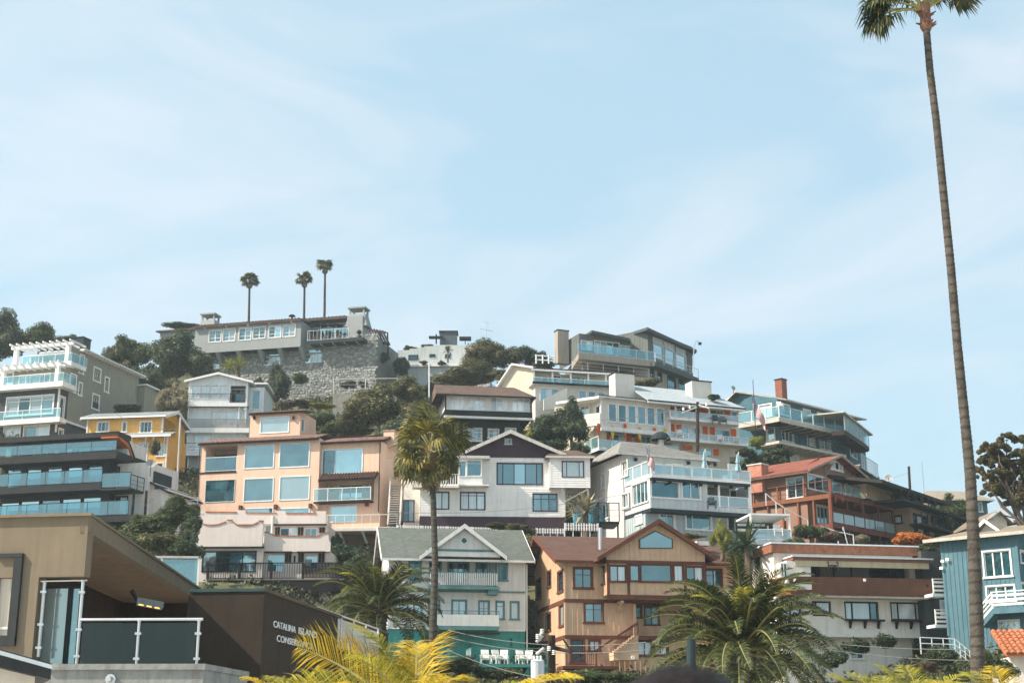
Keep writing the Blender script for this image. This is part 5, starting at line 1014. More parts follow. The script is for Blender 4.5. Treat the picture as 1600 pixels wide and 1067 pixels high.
# pergolas: beams and cross slats, each slat a piece
def pergola(fl, ua, ub, zt, n0, n1, posts, zb0, nsl):
    b = MB(); b.box(fl, ua, ub, n0 - .1, n0 + .1, zt - .3, zt); po = h.add('pergola_beam', b, WHITE)
    for k in range(nsl): u = ua + .15 + (ub - ua - .3) * k / (nsl - 1); mb = MB(); mb.box(fl, u - .06, u + .06, n1, n0 + .6, zt + .003, zt + .2); h.add('pergola_slat', mb, WHITE, po)
    for u in posts: h.post(u, n0, zb0, zt - .3, WHITE, .42)
pt = f.off(-1.2); pergola(f, pt.u(90, 300), pt.u(560, 290), pt.z(300, 285), -1.2, -3.6, [pt.u(125, 350), pt.u(517, 330)], zC, 10)
pm = f.off(.6); pergola(f, pm.u(-60, 440), pm.u(470, 440), pm.z(250, 440), .6, -1.6, [pm.u(30, 490), pm.u(440, 480)], zB, 10)
h.chimney(Rr.off(-2.2).u(630, 280) * 0 - 2.6, -7, zt_ - .5, f.off(-7).z(630, 245), 1.5, 1.5, DARK, BLACK)
# rear bump-out of the side wall
q0 = 15.0; h.body(q0, q0 + 5, zA + 1.2, zt_ - 1.2, .8, OLG, pl=Rr, n=.85, fm=WHITE, name='side_wall', ctrl=False, sd='h', step=.22)
mb = MB(); mb.slab([Rr.P(q0 - .3, 1.3, zt_ - 1.1), Rr.P(q0 + 6, 1.3, zt_ - 1.1), Rr.P(q0 + 6, -3, zt_ - 1), Rr.P(q0 - .3, -3, zt_ - 1)], .15); h.add('lower_roof', mb, WHITE2)
# ---- big grey deck house, centre right
crop(900, 680, 1240, 880)
GW = mat('pale_grey_board_paint', (.47, .50, .50), .75, .07, 1, .08, dirt=.2)
SH2 = shingle('grey_shingles', (.22, .215, .195), (.29, .28, .255), .35, .2)
h = House('grey_deck_house', 'pale grey three storey house with white railed roof deck, flag and folded blue parasols', 545, 430, 111, 21, (600, 720)); f = h.f
uR = f.u(1285, 450); z1 = f.z(750, 546); z2 = f.z(750, 315); L = f.L(0)
co = f.rect(968, 348, 1268, 530)
LW = mat('sunlit_grey_boards', (.58, .545, .51), .8, .07, 1, .08, dirt=.2)  # side wall: warm, sunlit copy of the pale grey front boards
h.body(0, uR, z1, z2, 4.6, GW, fm=WHITE, fw=.1, mull=.07, holes=[co], ctrl=False, corner=WHITE, sd='v', step=.5, cap=False, wins=[(556, 338, 756, 458, 1, 1, 'g'), (782, 346, 908, 466, 2, 1, 'g')], lw=[(415, 350, 530, 500, 4, 1, 'g')])
h.slab(-.05, uR + .05, -4.6, .12, z1 - .28, z1 - .003, DARK, 'floor_band')
h.body(0, uR, h.zb, z1 - .29, 9, mat('blue_grey_board_paint', (.36, .42, .43), .8, .07), n=-.9, fm=WHITE, fw=.12, mull=.07, down=4, sd='v', step=.4, wins=[(620, 580, 720, 680, 2, 1, 'g'), (812, 590, 992, 690, [.25], 1, 'g'), (1120, 605, 1172, 700, 1, 1, 'g')])
Lm = f.off(-.9).L(0)
window(h, Lm, Lm.rect(440, 590, 486, 650), 1, 1, 'c', WHITE, n=.002, rev=-.01)
# covered corner balcony
h.body(co[0], co[1], co[2], co[3], .2, mat('taupe_porch_wall', (.24, .22, .20), .9), n=-2.2, ctrl=False, cap=False, sides='', name='porch_wall', fm=WHITE, fw=.1, wins=[(1135, 405, 1235, 530, 2, 1, 'd', {'name': 'door'})])
mb = MB(); mb.quad(f.P(co[0], -.12, co[2]), f.P(co[0], -2.2, co[2]), f.P(co[0], -2.2, co[3]), f.P(co[0], -.12, co[3])); mb.quad(f.P(co[0], -.12, co[3]), f.P(co[1], -.12, co[3]), f.P(co[1], -2.2, co[3]), f.P(co[0], -2.2, co[3])); mb.quad(f.P(co[0], -.12, co[2]), f.P(co[1], -.12, co[2]), f.P(co[1], -2.2, co[2]), f.P(co[0], -2.2, co[2])); h.add('porch_lining', mb, mat('red_brown_soffit', (.16, .10, .075), .9))
h.rail(co[0] + .05, co[1] - .03, co[2], -.05, f.z(1120, 450) - co[2], 'glass', WHITE, RAILW, sp=1.7, post=.09); h.post(f.u(1052, 430), -.06, co[2], co[3], WHITE, .16); h.post(f.u(1275, 430), -.06, co[2], co[3], WHITE, .16)
# roof deck
fd = f.off(.5); zd = fd.z(750, 300); d1 = fd.u(1285, 330); h.slab(-.1, d1, -4.5, .5, zd - .22, zd, WHITE, 'deck_floor'); h.slab(-.05, d1 - .05, .1, .46, zd - .42, zd - .221, DARK, 'deck_beam')
for k in range(7): u = .3 + (d1 - .6) * k / 6; mb = MB(); mb.box(f, u - .06, u + .06, .03, .42, zd - .62, zd - .421); h.add('bracket', mb, BLACK)
h.rail(0, d1, zd, .42, fd.z(900, 225) - fd.z(900, 300), 'glass', WHITE, RAILW, sp=1.9, post=.1)
Ld = f.L(-.08); h.rail(-4.4, .4, zd, 0, 1.15, 'glass', WHITE, RAILW, sp=1.6, pl=Ld, post=.1)
# top storey set back, left wing full height
ul = f.u(400, 400); fb = f.off(-4.6)
ze = fb.z(700, 170); zl0 = ze
h.body(-.1, uR - 1.5, zd, ze, 7, GW, n=-4.6, fm=WHITE, fw=.1, ctrl=False, cap=False, wins=[(560, 215, 630, 290, 1, 1, 'g'), (665, 218, 700, 295, 1, 1, 'g'), (712, 218, 780, 300, 2, 1, 'g', {'name': 'door'}), (1125, 220, 1180, 300, 2, 1, 'c', {'name': 'door'}), (488, 195, 545, 260, 1, 1, 'g')])
Lw = f.L(-.12)
h.body(-15, -4.6, z1 - 3.5, ze, .3, LW, pl=Lw, n=.02, fm=WHITE, fw=.11, mull=.08, ctrl=False, name='side_wall', down=3, sd='v', step=.3, sides='LR', wins=[(335, 195, 378, 300, 2, 1, 'g'), (188, 288, 215, 388, 1, [.5], 'g'), (342, 430, 385, 530, 2, 1, 'g'), (190, 505, 240, 610, 1, 1, 'g')])
ap = fb.off(-2.8); zr = ap.z(600, 62); 
h.roof_side(-.9, uR - .6, -3.9, ze + .05, -7.6, zr, -12.5, ze + .05, SH2, GRT, rows=14, ur0=1.2, ur1=4.2)
mb = MB(); mb.slab([f.P(-.95, -12, ze + .03), f.P(.3, -12, ze + .2), f.P(.3, -17, ze + .1), f.P(-.95, -17, ze)], .12); h.add('rear_roof', mb, SH2)
mb = MB()
for x, y in ((435, 180), (822, 205), (1015, 217)): u, z = fb.hit(x, y); mb.abox(fb.P(u, .15, z), (.13, .13, .12))
h.add('wall_lamp', mb, BLACK)
mb = MB(); mb.tube(Lw.P(-8, .06, ze), Lw.P(-8, .06, z1 - 5), .05); h.add('downpipe', mb, WHITE2)
# small dark side deck with stair
ds = House('side_deck', 'little dark railed deck on posts left of the pale grey house', 165, 630, 112, 5, (240, 640), 'deck'); g_ = ds.f; u0, u1 = g_.u(168, 600), g_.u(318, 600); z = g_.z(240, 632); ds.slab(u0, u1, -3, 0, z - .2, z, DARK, 'deck_floor'); ds.rail(u0, u1, z, -.03, 1.5, 'cable', DARK, sp=.95, post=.08)
for u in (u0 + .1, u1 - .1): ds.post(u, -.2, z - 4, z - .2, DARK, .12)
ds.rail(-2.6, -.1, z, 0, 1.5, 'cable', DARK, sp=.95, post=.08, pl=g_.L(u0))
# lattice covered lower deck
ld = House('covered_deck', 'white railed lower deck under a flat cover, right of the pale grey house', 1285, 600, 109, 8, (1430, 780), 'deck'); g_ = ld.f; u0, u1 = g_.u(1288, 700), g_.u(1578, 700); z = g_.z(1430, 775); zc = g_.z(1430, 575)
ld.slab(u0, u1, -4, .05, z - .3, z, mat('blue_grey_board_paint'), 'deck_floor'); ld.rail(u0, u1, z, 0, g_.z(1430, 690) - z, 'glass', WHITE, RAILW, sp=3.2, post=.1); ld.slab(u0, u1, -4, .05, zc - .14, zc, WHITE, 'deck_cover')
for x in (1290, 1572): ld.post(g_.u(x, 650), -.1, z, zc - .14, WHITE, .14)
mb = MB(); wallgrid(mb, g_.off(-4), u0, u1, z - 5, zc, []); ld.add('back_wall', mb, mat('dark_porch_boards'))
for k in range(4): mb = MB(); zz_ = zc - .45 - k * .42; mb.box(g_, u0 + .1, u1 - .8, -3.9, -3.8, zz_, zz_ + .2); ld.add('slat', mb, WHITE2)
ld.post(g_.u(1500, 650), -3, z, zc - .5, WHITE, .12)
crop(900, 680, 1240, 880)
def parasol(x, yt, yb, D, label, m=None):
    a = at(x, yb, D); b = at(x, yt, D); T = Thing('folded_parasol', label, 'parasol', a); mb = MB(); mb.tube(a, b + Vector((0, 0, .1)), .03); T.add('pole', mb, WHITE); h_ = (b - a).length
    rs = random.Random(int(x)); mb = MB(); pts = []; k = 10
    prof = [(.98, .02), (.9, .07), (.75, .12), (.62, .17), (.6, .10), (.5, .16), (.3, .24), (.27, .12)]
    rings = [[a + Vector((math.cos(2 * math.pi * i / k) * r * (1.25 if i % 2 else .7), math.sin(2 * math.pi * i / k) * r * (1.25 if i % 2 else .7), h_ * t)) for i in range(k)] for t, r in prof]
    for p, q in zip(rings, rings[1:]):
        for i in range(k): j = (i + 1) % k; mb.quad(p[i], q[i], q[j], p[j])
    mb.quad(*rings[0]); T.add('canopy', mb, m or mat('pale_blue_canvas', (.27, .40, .44), .9, .12))
parasol(950, 110, 300, 112.8, 'left folded pale blue parasol on the roof deck of the grey house'); parasol(1195, 130, 320, 113.4, 'right folded pale blue parasol on the roof deck of the grey house')
for x, rt, lab in ((880, 20, 'dark framed chair left of the left folded parasol on the roof deck'), (1060, -20, 'dark framed chair between the two folded parasols on the roof deck')): lounge(f, f.u(x, 290), -1.0, zd, rt, lab, DARK, name='deck_chair')
for x, lab in ((950, 'pale blue covered round table under the left folded parasol'), (1195, 'pale blue covered round table under the right folded parasol')):
    p = f.P(f.u(x, 300), -1.6, zd); mb = MB()
    for t0, r0, t1, r1 in ((0, .55, .7, .5), (.7, .5, .74, .5)): mb.tube(p + Vector((0, 0, t0)), p + Vector((0, 0, t1)), r0, r1, 14)
    single('covered_table', mb, MC['pale_blue_canvas'], lab, 'table', p)
FLR = mat('flag_red', (.42, .05, .06), .9); FLB = mat('flag_blue', (.05, .07, .17), .9); FLW = mat('flag_white', (.7, .68, .66), .9)
def usflag(x0, y0, D, L_, H_, pole_top, pole_bot, label, pr=.04):
    """limp flag hanging off its pole: thirteen stripes, blue canton with rows of white stars"""
    a = at(*pole_bot, D); b = at(*pole_top, D); T = Thing('flagpole', label, 'flag', a); mb = MB(); mb.tube(a, b, pr, pr * .6); T.add('pole', mb, BLACK); mb = MB(); mb.tube(b, b + Vector((0, 0, pr * 3)), pr * 1.6, n=8); T.add('finial', mb, STEEL)
    p = at(x0, y0, D); sx = (b - a).normalized(); mb = MB(); nu, nv = 16, 13
    def S(i, j):
        t = i / nu; q = j / nv; drop = -t * L_ * .72; return p + Vector((t * L_ * .34 + .08 * math.sin(t * 9 + q * 2), -.22 * math.sin(t * 11 + q * 3) * t, -q * H_ * (1 - .25 * t) + drop))
    for i in range(nu):
        for j in range(nv): mb.quad(S(i, j), S(i + 1, j), S(i + 1, j + 1), S(i, j + 1), mi=2 if (i < 6 and j < 7) else (0 if j % 2 == 0 else 1))
    fo = T.add('flag', mb, [FLR, FLW, FLB]); mb = MB()
    for i in range(5):
        for j in range(4): c = S(.7 + i * 1.1, .9 + j * 1.7) + Vector((0, -.03, 0)); r = H_ * .028; mb.quad(*[c + Vector((math.sin(k * math.pi / 5) * (r if k % 2 == 0 else r * .45), 0, math.cos(k * math.pi / 5) * (r if k % 2 == 0 else r * .45))) for k in range(10)])
    T.add('star', mb, FLW, fo, kind='stuff')
usflag(515, 85, 109.6, 1.9, 1.15, (537, 66), (537, 290), 'small red and white striped flag on a pole at the left roof deck corner', .025)
# ---- red brown corner house
crop(1140, 700, 1440, 900)
SBR = mat('terracotta_stucco', (.29, .17, .12), .85, .08, .8, .12, dirt=.2)
RR = shingle('red_roofing', (.24, .085, .06), (.29, .105, .075), .4, .25)
MAR = mat('maroon_timber', (.17, .06, .045), .7, .2, 2, .1)
h = House('terracotta_house', 'terracotta house with red roof and maroon timber galleries on the hillside', 850, 400, 121, 46, (1100, 740)); f = h.f
# main wall set back from the galleries
n0 = -2.6; fw_ = f.off(n0); ua = fw_.u(640, 300); uR = fw_.u(1240, 400); L = fw_.L(ua)
zdk = f.z(1100, 430); zdl = f.z(1100, 668); ze = fw_.z(660, 182)
h.body(ua, uR, h.zb - 1, ze, 8, SBR, n=n0, fm=WHITE, fw=.12, mull=.06, down=4, sill=False, wins=[(655, 240, 840, 350, 3, 1, 'g'), (862, 262, 975, 380, 1, 1, 'b'), (985, 300, 1095, 400, 1, 1, 'b'), (730, 490, 825, 630, 3, 1, 'g')], lw=[(483, 250, 612, 412, 2, 1, 'd')])
fg = fw_.off(.9); um = fg.u(930, 58); zr = fg.z(930, 58); e1 = fg.hit(1245, 308); e0 = fg.hit(655, 180)
gabtri(h, fw_, ua, fw_.u(1220, 330), um, ze, zr - .3, SBR, 'h', .2)
h.roof_gable(e0[0], e1[0] + .1, um, e0[1], e0[1] - .15, zr, .95, -9, RR, mat('pale_tan_trim', (.36, .27, .20), .7), pl=fw_, rows=12, board=.2)
mb = MB(); q = [L.hit(190, 290), L.hit(650, 178)]; 
mb = MB(); mb.slab([fw_.P(e0[0], -9.2, e0[1]), fw_.P(e0[0], .9, e0[1]), fw_.P(e0[0] - 0.0, .9, e0[1] + .02), fw_.P(e0[0], -9.2, e0[1] + .02)], .22); h.add('fascia', mb, MC['pale_tan_trim'])
# wing that runs back to the left, same roof line
u_l = L.u(190, 400); L2 = L
h.body(u_l, .0, h.zb, ze, .3, SBR, pl=L, n=.012, name='side_wall', ctrl=False, down=4, sides='LR', cap=False, fm=WHITE, fw=.12, wins=[(484, 250, 612, 412, 2, 1, 'd')])
q0 = L.off(.5).hit(190, 292); zrr = zr
mb = MB(); mb.slab([L.P(u_l - .6, .55, e0[1] + .0), L.P(-1, .55, e0[1] + .03), L.P(-1, -4.0, zrr - .1), L.P(u_l - .6, -4.0, zrr - .1)], .15, 10); h.add('roof', mb, RR)
band(h, L, u_l - .6, .3, e0[1] - .22, e0[1] + .02, MC['pale_tan_trim'], .56, .62, 'fascia')
h.chimney(L.u(250, 250) , 0.2, L.z(250, 380), L.z(250, 150), 1.5, 1.1, mat('patched_salmon_brick', (.44, .20, .14), .9, .3, 1.5, .2, 12), GRT, pl=L)
# attic window and knee brackets
window(h, fw_, fw_.rect(838, 115, 936, 185), 3, 1, 'cdc', WHITE, fw=.1, n=.03, rev=-.01, mull=.12)
for x in (790, 1022):
    u = fw_.u(x, 200); zz_ = fw_.z(x, 250); mb = MB(); mb.tube(fw_.P(u, .06, zz_), fw_.P(u, .8, zz_ + 1.1), .07, n=4); mb.tube(fw_.P(u, .06, zz_ - .2), fw_.P(u, .06, zz_ + 1.2), .07, n=4); mb.tube(fw_.P(u, .06, zz_ + 1.1), fw_.P(u, .9, zz_ + 1.15), .07, n=4); h.add('knee_bracket', mb, MC['pale_tan_trim'])
# galleries: right face
g0, g1 = 0, f.u(1365, 500); hr = f.z(1100, 330) - zdk
h.slab(g0, g1, n0, .05, zdk - .38, zdk, MAR, 'gallery_floor'); h.rail(g0, g1, zdk, 0, hr, 'glass', MAR, RAILG, sp=1.9, post=.1)
h.slab(g0, g1, n0, .05, zdl - .4, zdl, MAR, 'gallery_floor'); h.rail(g0, g1, zdl, 0, f.z(1100, 575) - zdl, 'glass', MAR, RAILW, sp=1.9, post=.08)
for k in range(5): u = g0 + (g1 - g0) * k / 4; h.post(u, -.1, h.zb - 3, zdk + hr, MAR, .2 if k % 2 == 0 else .12)
# left face gallery, lower
Lf = f.L(0); gl = Lf.u(190, 480); OR = mat('sunlit_maroon_timber', (.23, .09, .05), .7, .2, 2, .1)  # left gallery: maroon timber recoloured as if sunlit
h.slab(gl, 0, -2.0, .05, zdk - .4, zdk - .02, OR, 'gallery_floor', pl=Lf); h.rail(gl, 0, zdk - .02, 0, 1.2, 'cable', OR, sp=2.4, post=.12, pl=Lf)
for k in range(6): h.post(gl + (0 - gl) * k / 5.2, -.1, h.zb - 3, zdk - .4, OR, .16, pl=Lf)
# things under the house
railrun('handrail', 'pale thin handrail slanting down beneath the maroon galleries', [(765, 650), (900, 695), (1030, 722)], 117, WHITE2, lines=(0,), ph=1.2, w_=.09)
railrun('leaning_pole', 'pale pole leaning by the handrail beneath the maroon galleries', [(945, 655), (985, 805)], 116, WHITE2, lines=(0,), ph=.3, w_=.09, cat='pole')
railrun('diagonal_rail', 'long pale stair rail slanting across the orange brown, sunlit toned gallery', [(300, 375), (385, 450), (460, 500), (650, 600)], 112.5, LUM, lines=(0,), ph=1.0, w_=.1)
# ---- dark house right of it
crop(1360, 660, 1600, 860)
TANW = mat('tan_stucco', (.33, .25, .17), .9, .1); DRF = mat('dark_felt_roof', (.045, .045, .04), .9, .3, 4, .3)
h = House('dark_trimmed_house', 'tan house with wide dark eaves and dark railings behind the orange shrub', 340, 800, 128, 52, (500, 900)); f = h.f
uR = f.u(700, 850); zt = f.z(480, 620) ; L = f.L(0); zmid = f.z(480, 750)
h.body(0, uR, h.zb, zmid, 8, TANW, down=5, fm=BLACK, fw=.1, mull=.08, wins=[(362, 778, 478, 918, [.28, .72], 1, 'dcd'), (540, 828, 655, 960, [.4, .75], 1, 'dcd')], lw=[(200, 780, 258, 838, 1, 1, 'c')])
h.slab(-4, uR + 2, -8, 1.1, zmid, zmid + .22, DRF, 'balcony_floor'); h.rail(-4, uR * .35, zmid + .22, .9, .95, 'cable', BLACK, sp=1.6, post=.07)
h.body(-6, uR * .62, zmid + .22, f.z(300, 560), 6, TANW, n=-1.5, ctrl=False, name='upper_wall', fm=BLACK, fw=.08, wins=[(200, 595, 300, 695, 3, 1, 'dgd'), (305, 628, 360, 690, 1, 1, 'g')])
mb = MB(); zz_ = f.off(.3).z(330, 560); mb.slab([f.P(-7, .5, zz_), f.P(uR * .85, .5, zz_ - .1), f.P(uR * .8, -6, zz_ + 1.3), f.P(-7, -6, zz_ + 1.3)], .3, 5); h.add('roof', mb, DRF)
h.rail(-.5, uR, h.zb + .1, 1.2, 1.0, 'cable', BLACK, sp=1.4, post=.08); h.slab(-.6, uR + .2, 0, 1.3, h.zb - .12, h.zb + .08, DRF, 'walkway')
dish(155, 468, 127, .36, 'grey satellite dish above the dark eaves right of the terracotta gable', (1.3, 0, -.4), .9)
mb = MB(); mb.tube(at(330, 560, 131), at(320, 365, 131), .13, .11); single('utility_pole', mb, WOODD, 'dark bare utility pole standing behind the dark eaves against the sky', 'pole', at(330, 560, 131))
mb = MB(); mb.tube(at(450, 590, 140), at(430, 325, 140), .035); single('mast', mb, STEEL, 'thin pale antenna mast rising beside the dark eaves', 'antenna', at(450, 590, 140))
# ---- taupe roofed house on the skyline, right
h = House('skyline_house', 'blue walled house with broad taupe roof on the skyline behind the tall palm', 770, 700, 150, 5, (850, 760)); f = h.f
uL, uR = f.u(600, 700), f.u(975, 700); zt = f.z(850, 655)
h.body(uL, uR, h.zb, zt, 8, BLU, down=6, sd='v', step=.4, fm=WHITE, fw=.12, wins=[(890, 668, 925, 740, 1, 1, 'g')], ctrl=False)
h.roof_side(f.u(470, 590) + 1.2, f.u(1010, 650), .8, zt + .1, -4.5, f.off(-4.5).z(700, 572), -9, zt + .1, mat('taupe_felt_roof', (.29, .25, .20), .9, .15, 1), GRT, ur0=f.u(600, 590), ur1=f.u(900, 570))
h = House('small_gabled_house', 'small cream gable with white bargeboards right of the tall palm', 930, 800, 112, 3, (1040, 830)); f = h.f
um, zr = f.hit(1060, 728); e0 = f.hit(950, 808); e1 = f.hit(1168, 828)
h.body(e0[0] + .3, e1[0] - .3, h.zb - 1, e0[1] - .1, 5, CREAM, down=6, ctrl=False); gabtri(h, f, e0[0] + .3, e1[0] - .3, um, e0[1] - .1, zr - .1, CREAM)
h.roof_gable(e0[0], e1[0], um, e0[1], e1[1], zr, .5, -7, TAN, WHITE, rows=8, board=.2); mb = MB(); u, z = f.hit(1037, 785); n3 = Vector((f.Nn[0], f.Nn[1], 0)); mb.tube(f.P(u, .02, z), f.P(u, .06, z), .17, n=12); h.add('round_vent', mb, WHITE)
mb = MB(); mb.slab([f.P(f.u(1160, 800), 0, f.z(1200, 810)), f.P(f.u(1300, 800), 0, f.z(1200, 815)), f.P(f.u(1300, 800), -4, f.z(1200, 785)), f.P(f.u(1190, 800), -4, f.z(1200, 785))], .2); single('far_roof', mb, TAN, 'low tan roof at the right edge below the rust coloured tree', 'roof', f.P(f.u(1230, 800), 0, f.z(1200, 810)))
# ---- blue house on top, right
crop(1110, 580, 1420, 800)
TB = mat('deep_teal_boards', (.07, .155, .185), .75, .12, 1, .08); PAL = mat('pale_putty_paint', (.46, .42, .35), .8, .08)
h = House('teal_balcony_house', 'teal boarded house with long cantilevered glass balconies near the skyline', 525, 400, 149, 42, (700, 700)); f = h.f
nb = -2.6; fw_ = f.off(nb); ua = fw_.u(510, 300); uR = fw_.u(1110, 430); zd = f.z(770, 408); zl = f.z(770, 580); ze = fw_.z(800, 265) ; Lw = fw_.L(ua)
h.body(ua, uR, zl, ze, 7, TB, n=nb, fm=WHITE, fw=.12, mull=.1, sd='h', step=.25, ctrl=False, cap=False, wins=[(520, 252, 600, 330, 2, 1, 'g'), (705, 295, 755, 370, 2, 1, 'g'), (815, 325, 895, 400, 2, 1, 'g'), (540, 425, 625, 530, 3, 1, 'g'), (735, 475, 785, 560, 1, 1, 'c'), (830, 498, 905, 590, 2, 1, 'd')])
h.slab(-.2, f.u(1022, 440), nb - .5, .1, zd - .45, zd, PAL, 'balcony_floor', joist=1.4, jm=WOODD); h.rail(0, f.u(1022, 400), zd, 0, f.z(770, 320) - zd, 'glass', WHITE, RAILG, sp=1.9, post=.08)
h.slab(-.4, f.u(1022, 600), nb - .5, .1, zl - .3, zl, PAL, 'balcony_floor', joist=1.4, jm=PAL); h.rail(.3, f.u(1010, 560), zl, -.1, 1.2, 'cable', BLACK, sp=1.6, post=.06)
h.body(ua + 1, uR - 1, h.zb, zl - .3, 5, PAL, n=nb, down=5, fm=WHITE, wins=[(565, 628, 608, 700, 1, 1, 'd'), (610, 640, 665, 712, 1, 1, 'c'), (470, 590, 505, 635, 1, 1, 'd')])
# left front facet
fl = f.L(0); fl = Pl(yaw=-42, o=f.P(0, 0, 0)[:2]); gl = fl.u(215, 420)
fll = fl.off(-2.4); w0 = fll.u(130, 240); zg_ = min(ze, fll.z(440, 215))
h.body(w0, fll.u(515, 300), zd - 3.6, zg_, 5, TB, pl=fll, fm=WHITE, fw=.12, mull=.1, ctrl=False, cap=False, sd='h', step=.25, sides='L', wins=[(372, 255, 462, 345, 2, 1, 'c'), (430, 430, 485, 525, 1, 1, 'g')])
h.slab(gl, 0, -2.6, .1, zd - .45, zd, PAL, 'balcony_floor', pl=fl); h.rail(gl, 0, zd, 0, f.z(540, 250) * 0 + 1.25, 'glass', WHITE, RAILG, sp=1.7, pl=fl, post=.08)
ap = fll.off(.8); um, zr = ap.hit(190, 148); e_l = ap.hit(105, 232); zz_ = f.off(nb + .9).hit(500, 190)
gz = MB(); gz.quad(fll.P(w0 - .3, .002, zg_ - .1), fll.P(fll.u(515, 300), .002, zg_ - .1), fll.P(fll.u(515, 300), .002, fll.z(500, 205)), fll.P(um, .002, zr - .25)) ; h.add('gable', gz, TB)
mb = MB()
A = ap.P(um, 0, zr); E = fw_.P(uR + .8, .9, fw_.off(.9).z(1060, 330)); Bk = fw_.P(uR + .8, -6, E.z + .8); Lb = ap.P(e_l[0], 0, e_l[1]); cnr = fw_.P(ua + .4, .9, fw_.off(.9).z(500, 190))
mb.slab([cnr, E, Bk, A + Vector((.5, 6, .3)), A], .16); mb.slab([Lb, A, A + Vector((.5, 6, .3)), Lb + Vector((-1, 6, .3))], .16); h.add('roof', mb, mat('pale_roof_edge', (.42, .40, .36), .8))
h.chimney(fw_.u(648, 200), nb - 2.0, ze - .5, f.off(-4.6).z(650, 100), .95, .95, mat('red_chimney_brick', (.24, .095, .065), .9, .3, 3, .3, 14), BLACK)
h2 = f.off(-.5); E2 = h2.u(1040, 400)
far = Pl(1040, 400, at(1040, 400, 1).y * 0 + f.P(f.u(1060, 400), nb, 0).y, 62); r0 = 0; r1 = far.u(1175, 600)
h.body(0, r1, far.z(1100, 700), far.z(1100, 440), 4, TB, pl=far, ctrl=False, name='rear_wall', down=5, fm=WHITE, fw=.1, sd='h', step=.25, wins=[(1060, 570, 1105, 650, 1, 1, 'g')])
fo = far.off(1.5); k0, k1 = fo.u(1020, 480), fo.u(1200, 520); zz_ = fo.z(1110, 508); h.slab(k0, k1, -1.5, 0, zz_ - .5, zz_, WOODD, 'balcony_floor', pl=fo, joist=1); h.rail(k0, k1, zz_, 0, 1.6, 'glass', PAL, RAILG, pl=fo, sp=1.4)
mb = MB(); mb.slab([fo.P(k0 - .5, .2, fo.z(1060, 345)), fo.P(fo.u(1218, 475), .2, fo.z(1218, 478)), fo.P(fo.u(1218, 475), -5, fo.z(1218, 478)), fo.P(k0 - .5, -5, fo.z(1060, 345))], .16); h.add('side_roof', mb, MC['pale_roof_edge'])
s0, s1 = fo.u(1150, 740), fo.u(1272, 790); zz_ = fo.z(1215, 775); h.slab(s0, s1, -1.5, 0, zz_ - .15, zz_, DARK, 'balcony_floor', pl=fo); h.rail(s0, s1, zz_, 0, 1.7, 'bars', STEEL, pl=fo, sp=1.2, bsp=.3, post=.04)
dish(173, 130, 152, .3, 'small grey satellite dish on the roof of the teal balcony house', (1.2, 0, .5), .6)
usflag(312, 175, 146.5, 3.9, 1.7, (322, 70), (350, 600), 'tall flagpole with limp striped flag between the motel and the teal house', .05)
# ---- long motel style house with orange doors
crop(900, 560, 1240, 800)
MOT = mat('warm_white_vertical_boards', (.60, .56, .50), .8, .07, 1, .08, dirt=.15); ORD = mat('orange_door_paint', (.60, .11, .012), .6, .08); CRB = mat('cream_board_paint', (.50, .45, .35), .8, .08, 1, .08)
h = House('motel', 'long white hillside motel with bright orange doors and glass railed walkways', 175, 400, 137, 24, (500, 640)); f = h.f
uE = f.u(652, 420); zt = f.z(400, 300); zb_ = f.z(400, 495)
h.body(0, uE, zb_ + .0, zt, 8, MOT, sd='v', step=.3, fm=WHITE, fw=.1, mull=.05, ctrl=False, sill=False, rev=.08, wins=[(228, 318, 278, 436, 1, 1, 'g'), (296, 325, 346, 441, 1, 1, 'g'), (363, 331, 413, 447, 1, 1, 'g'), (430, 338, 480, 453, 1, 1, 'g'), (496, 344, 546, 459, 1, 1, 'g'), (562, 351, 611, 465, 1, 1, 'g')], lw=[(138, 330, 168, 440, 1, 1, 'd')], corner=WHITE)
band(h, f, -.1, uE, zb_ - .4, zb_ + .02, WHITE, -.2, .25, 'floor_band')
mb = MB(); q = f.off(.4); mb.box(f, -.5, uE + .4, -8, .55, zt + .0, zt + .14); ro = h.add('roof', mb, WHITE); mb = MB(); mb.box(f, -.5, uE + .4, -8, .6, zt + .143, zt + .22); h.add('roof_edge', mb, BLACK, ro)
# flat left wing behind
fl = Pl(yaw=-28, o=f.P(0, 0, 0)[:2]); w0 = fl.u(0, 400)
mb = MB(); mb.slab([fl.P(w0 - 2, .5, zt + .05), fl.P(.3, .5, zt + .15), fl.P(.3, -4, zt + .15), fl.P(w0 - 2, -4, zt + .05)], .25); h.add('side_roof', mb, WHITE)
h.body(w0 - 3, 0, zb_ - 3, zt - .1, 3, CRB, pl=fl.off(-1.2), ctrl=False, name='side_wall', cap=False, fm=WHITE, wins=[(30, 330, 90, 400, 2, 1, 'g')], sides='L')
mb = MB(); u0, u1 = fl.off(.3).u(0, 420), 0; mb.box(fl, fl.u(-10, 430), .02, -.1, .3, fl.z(70, 478), fl.z(70, 392)); h.add('balcony_parapet', mb, MOT)
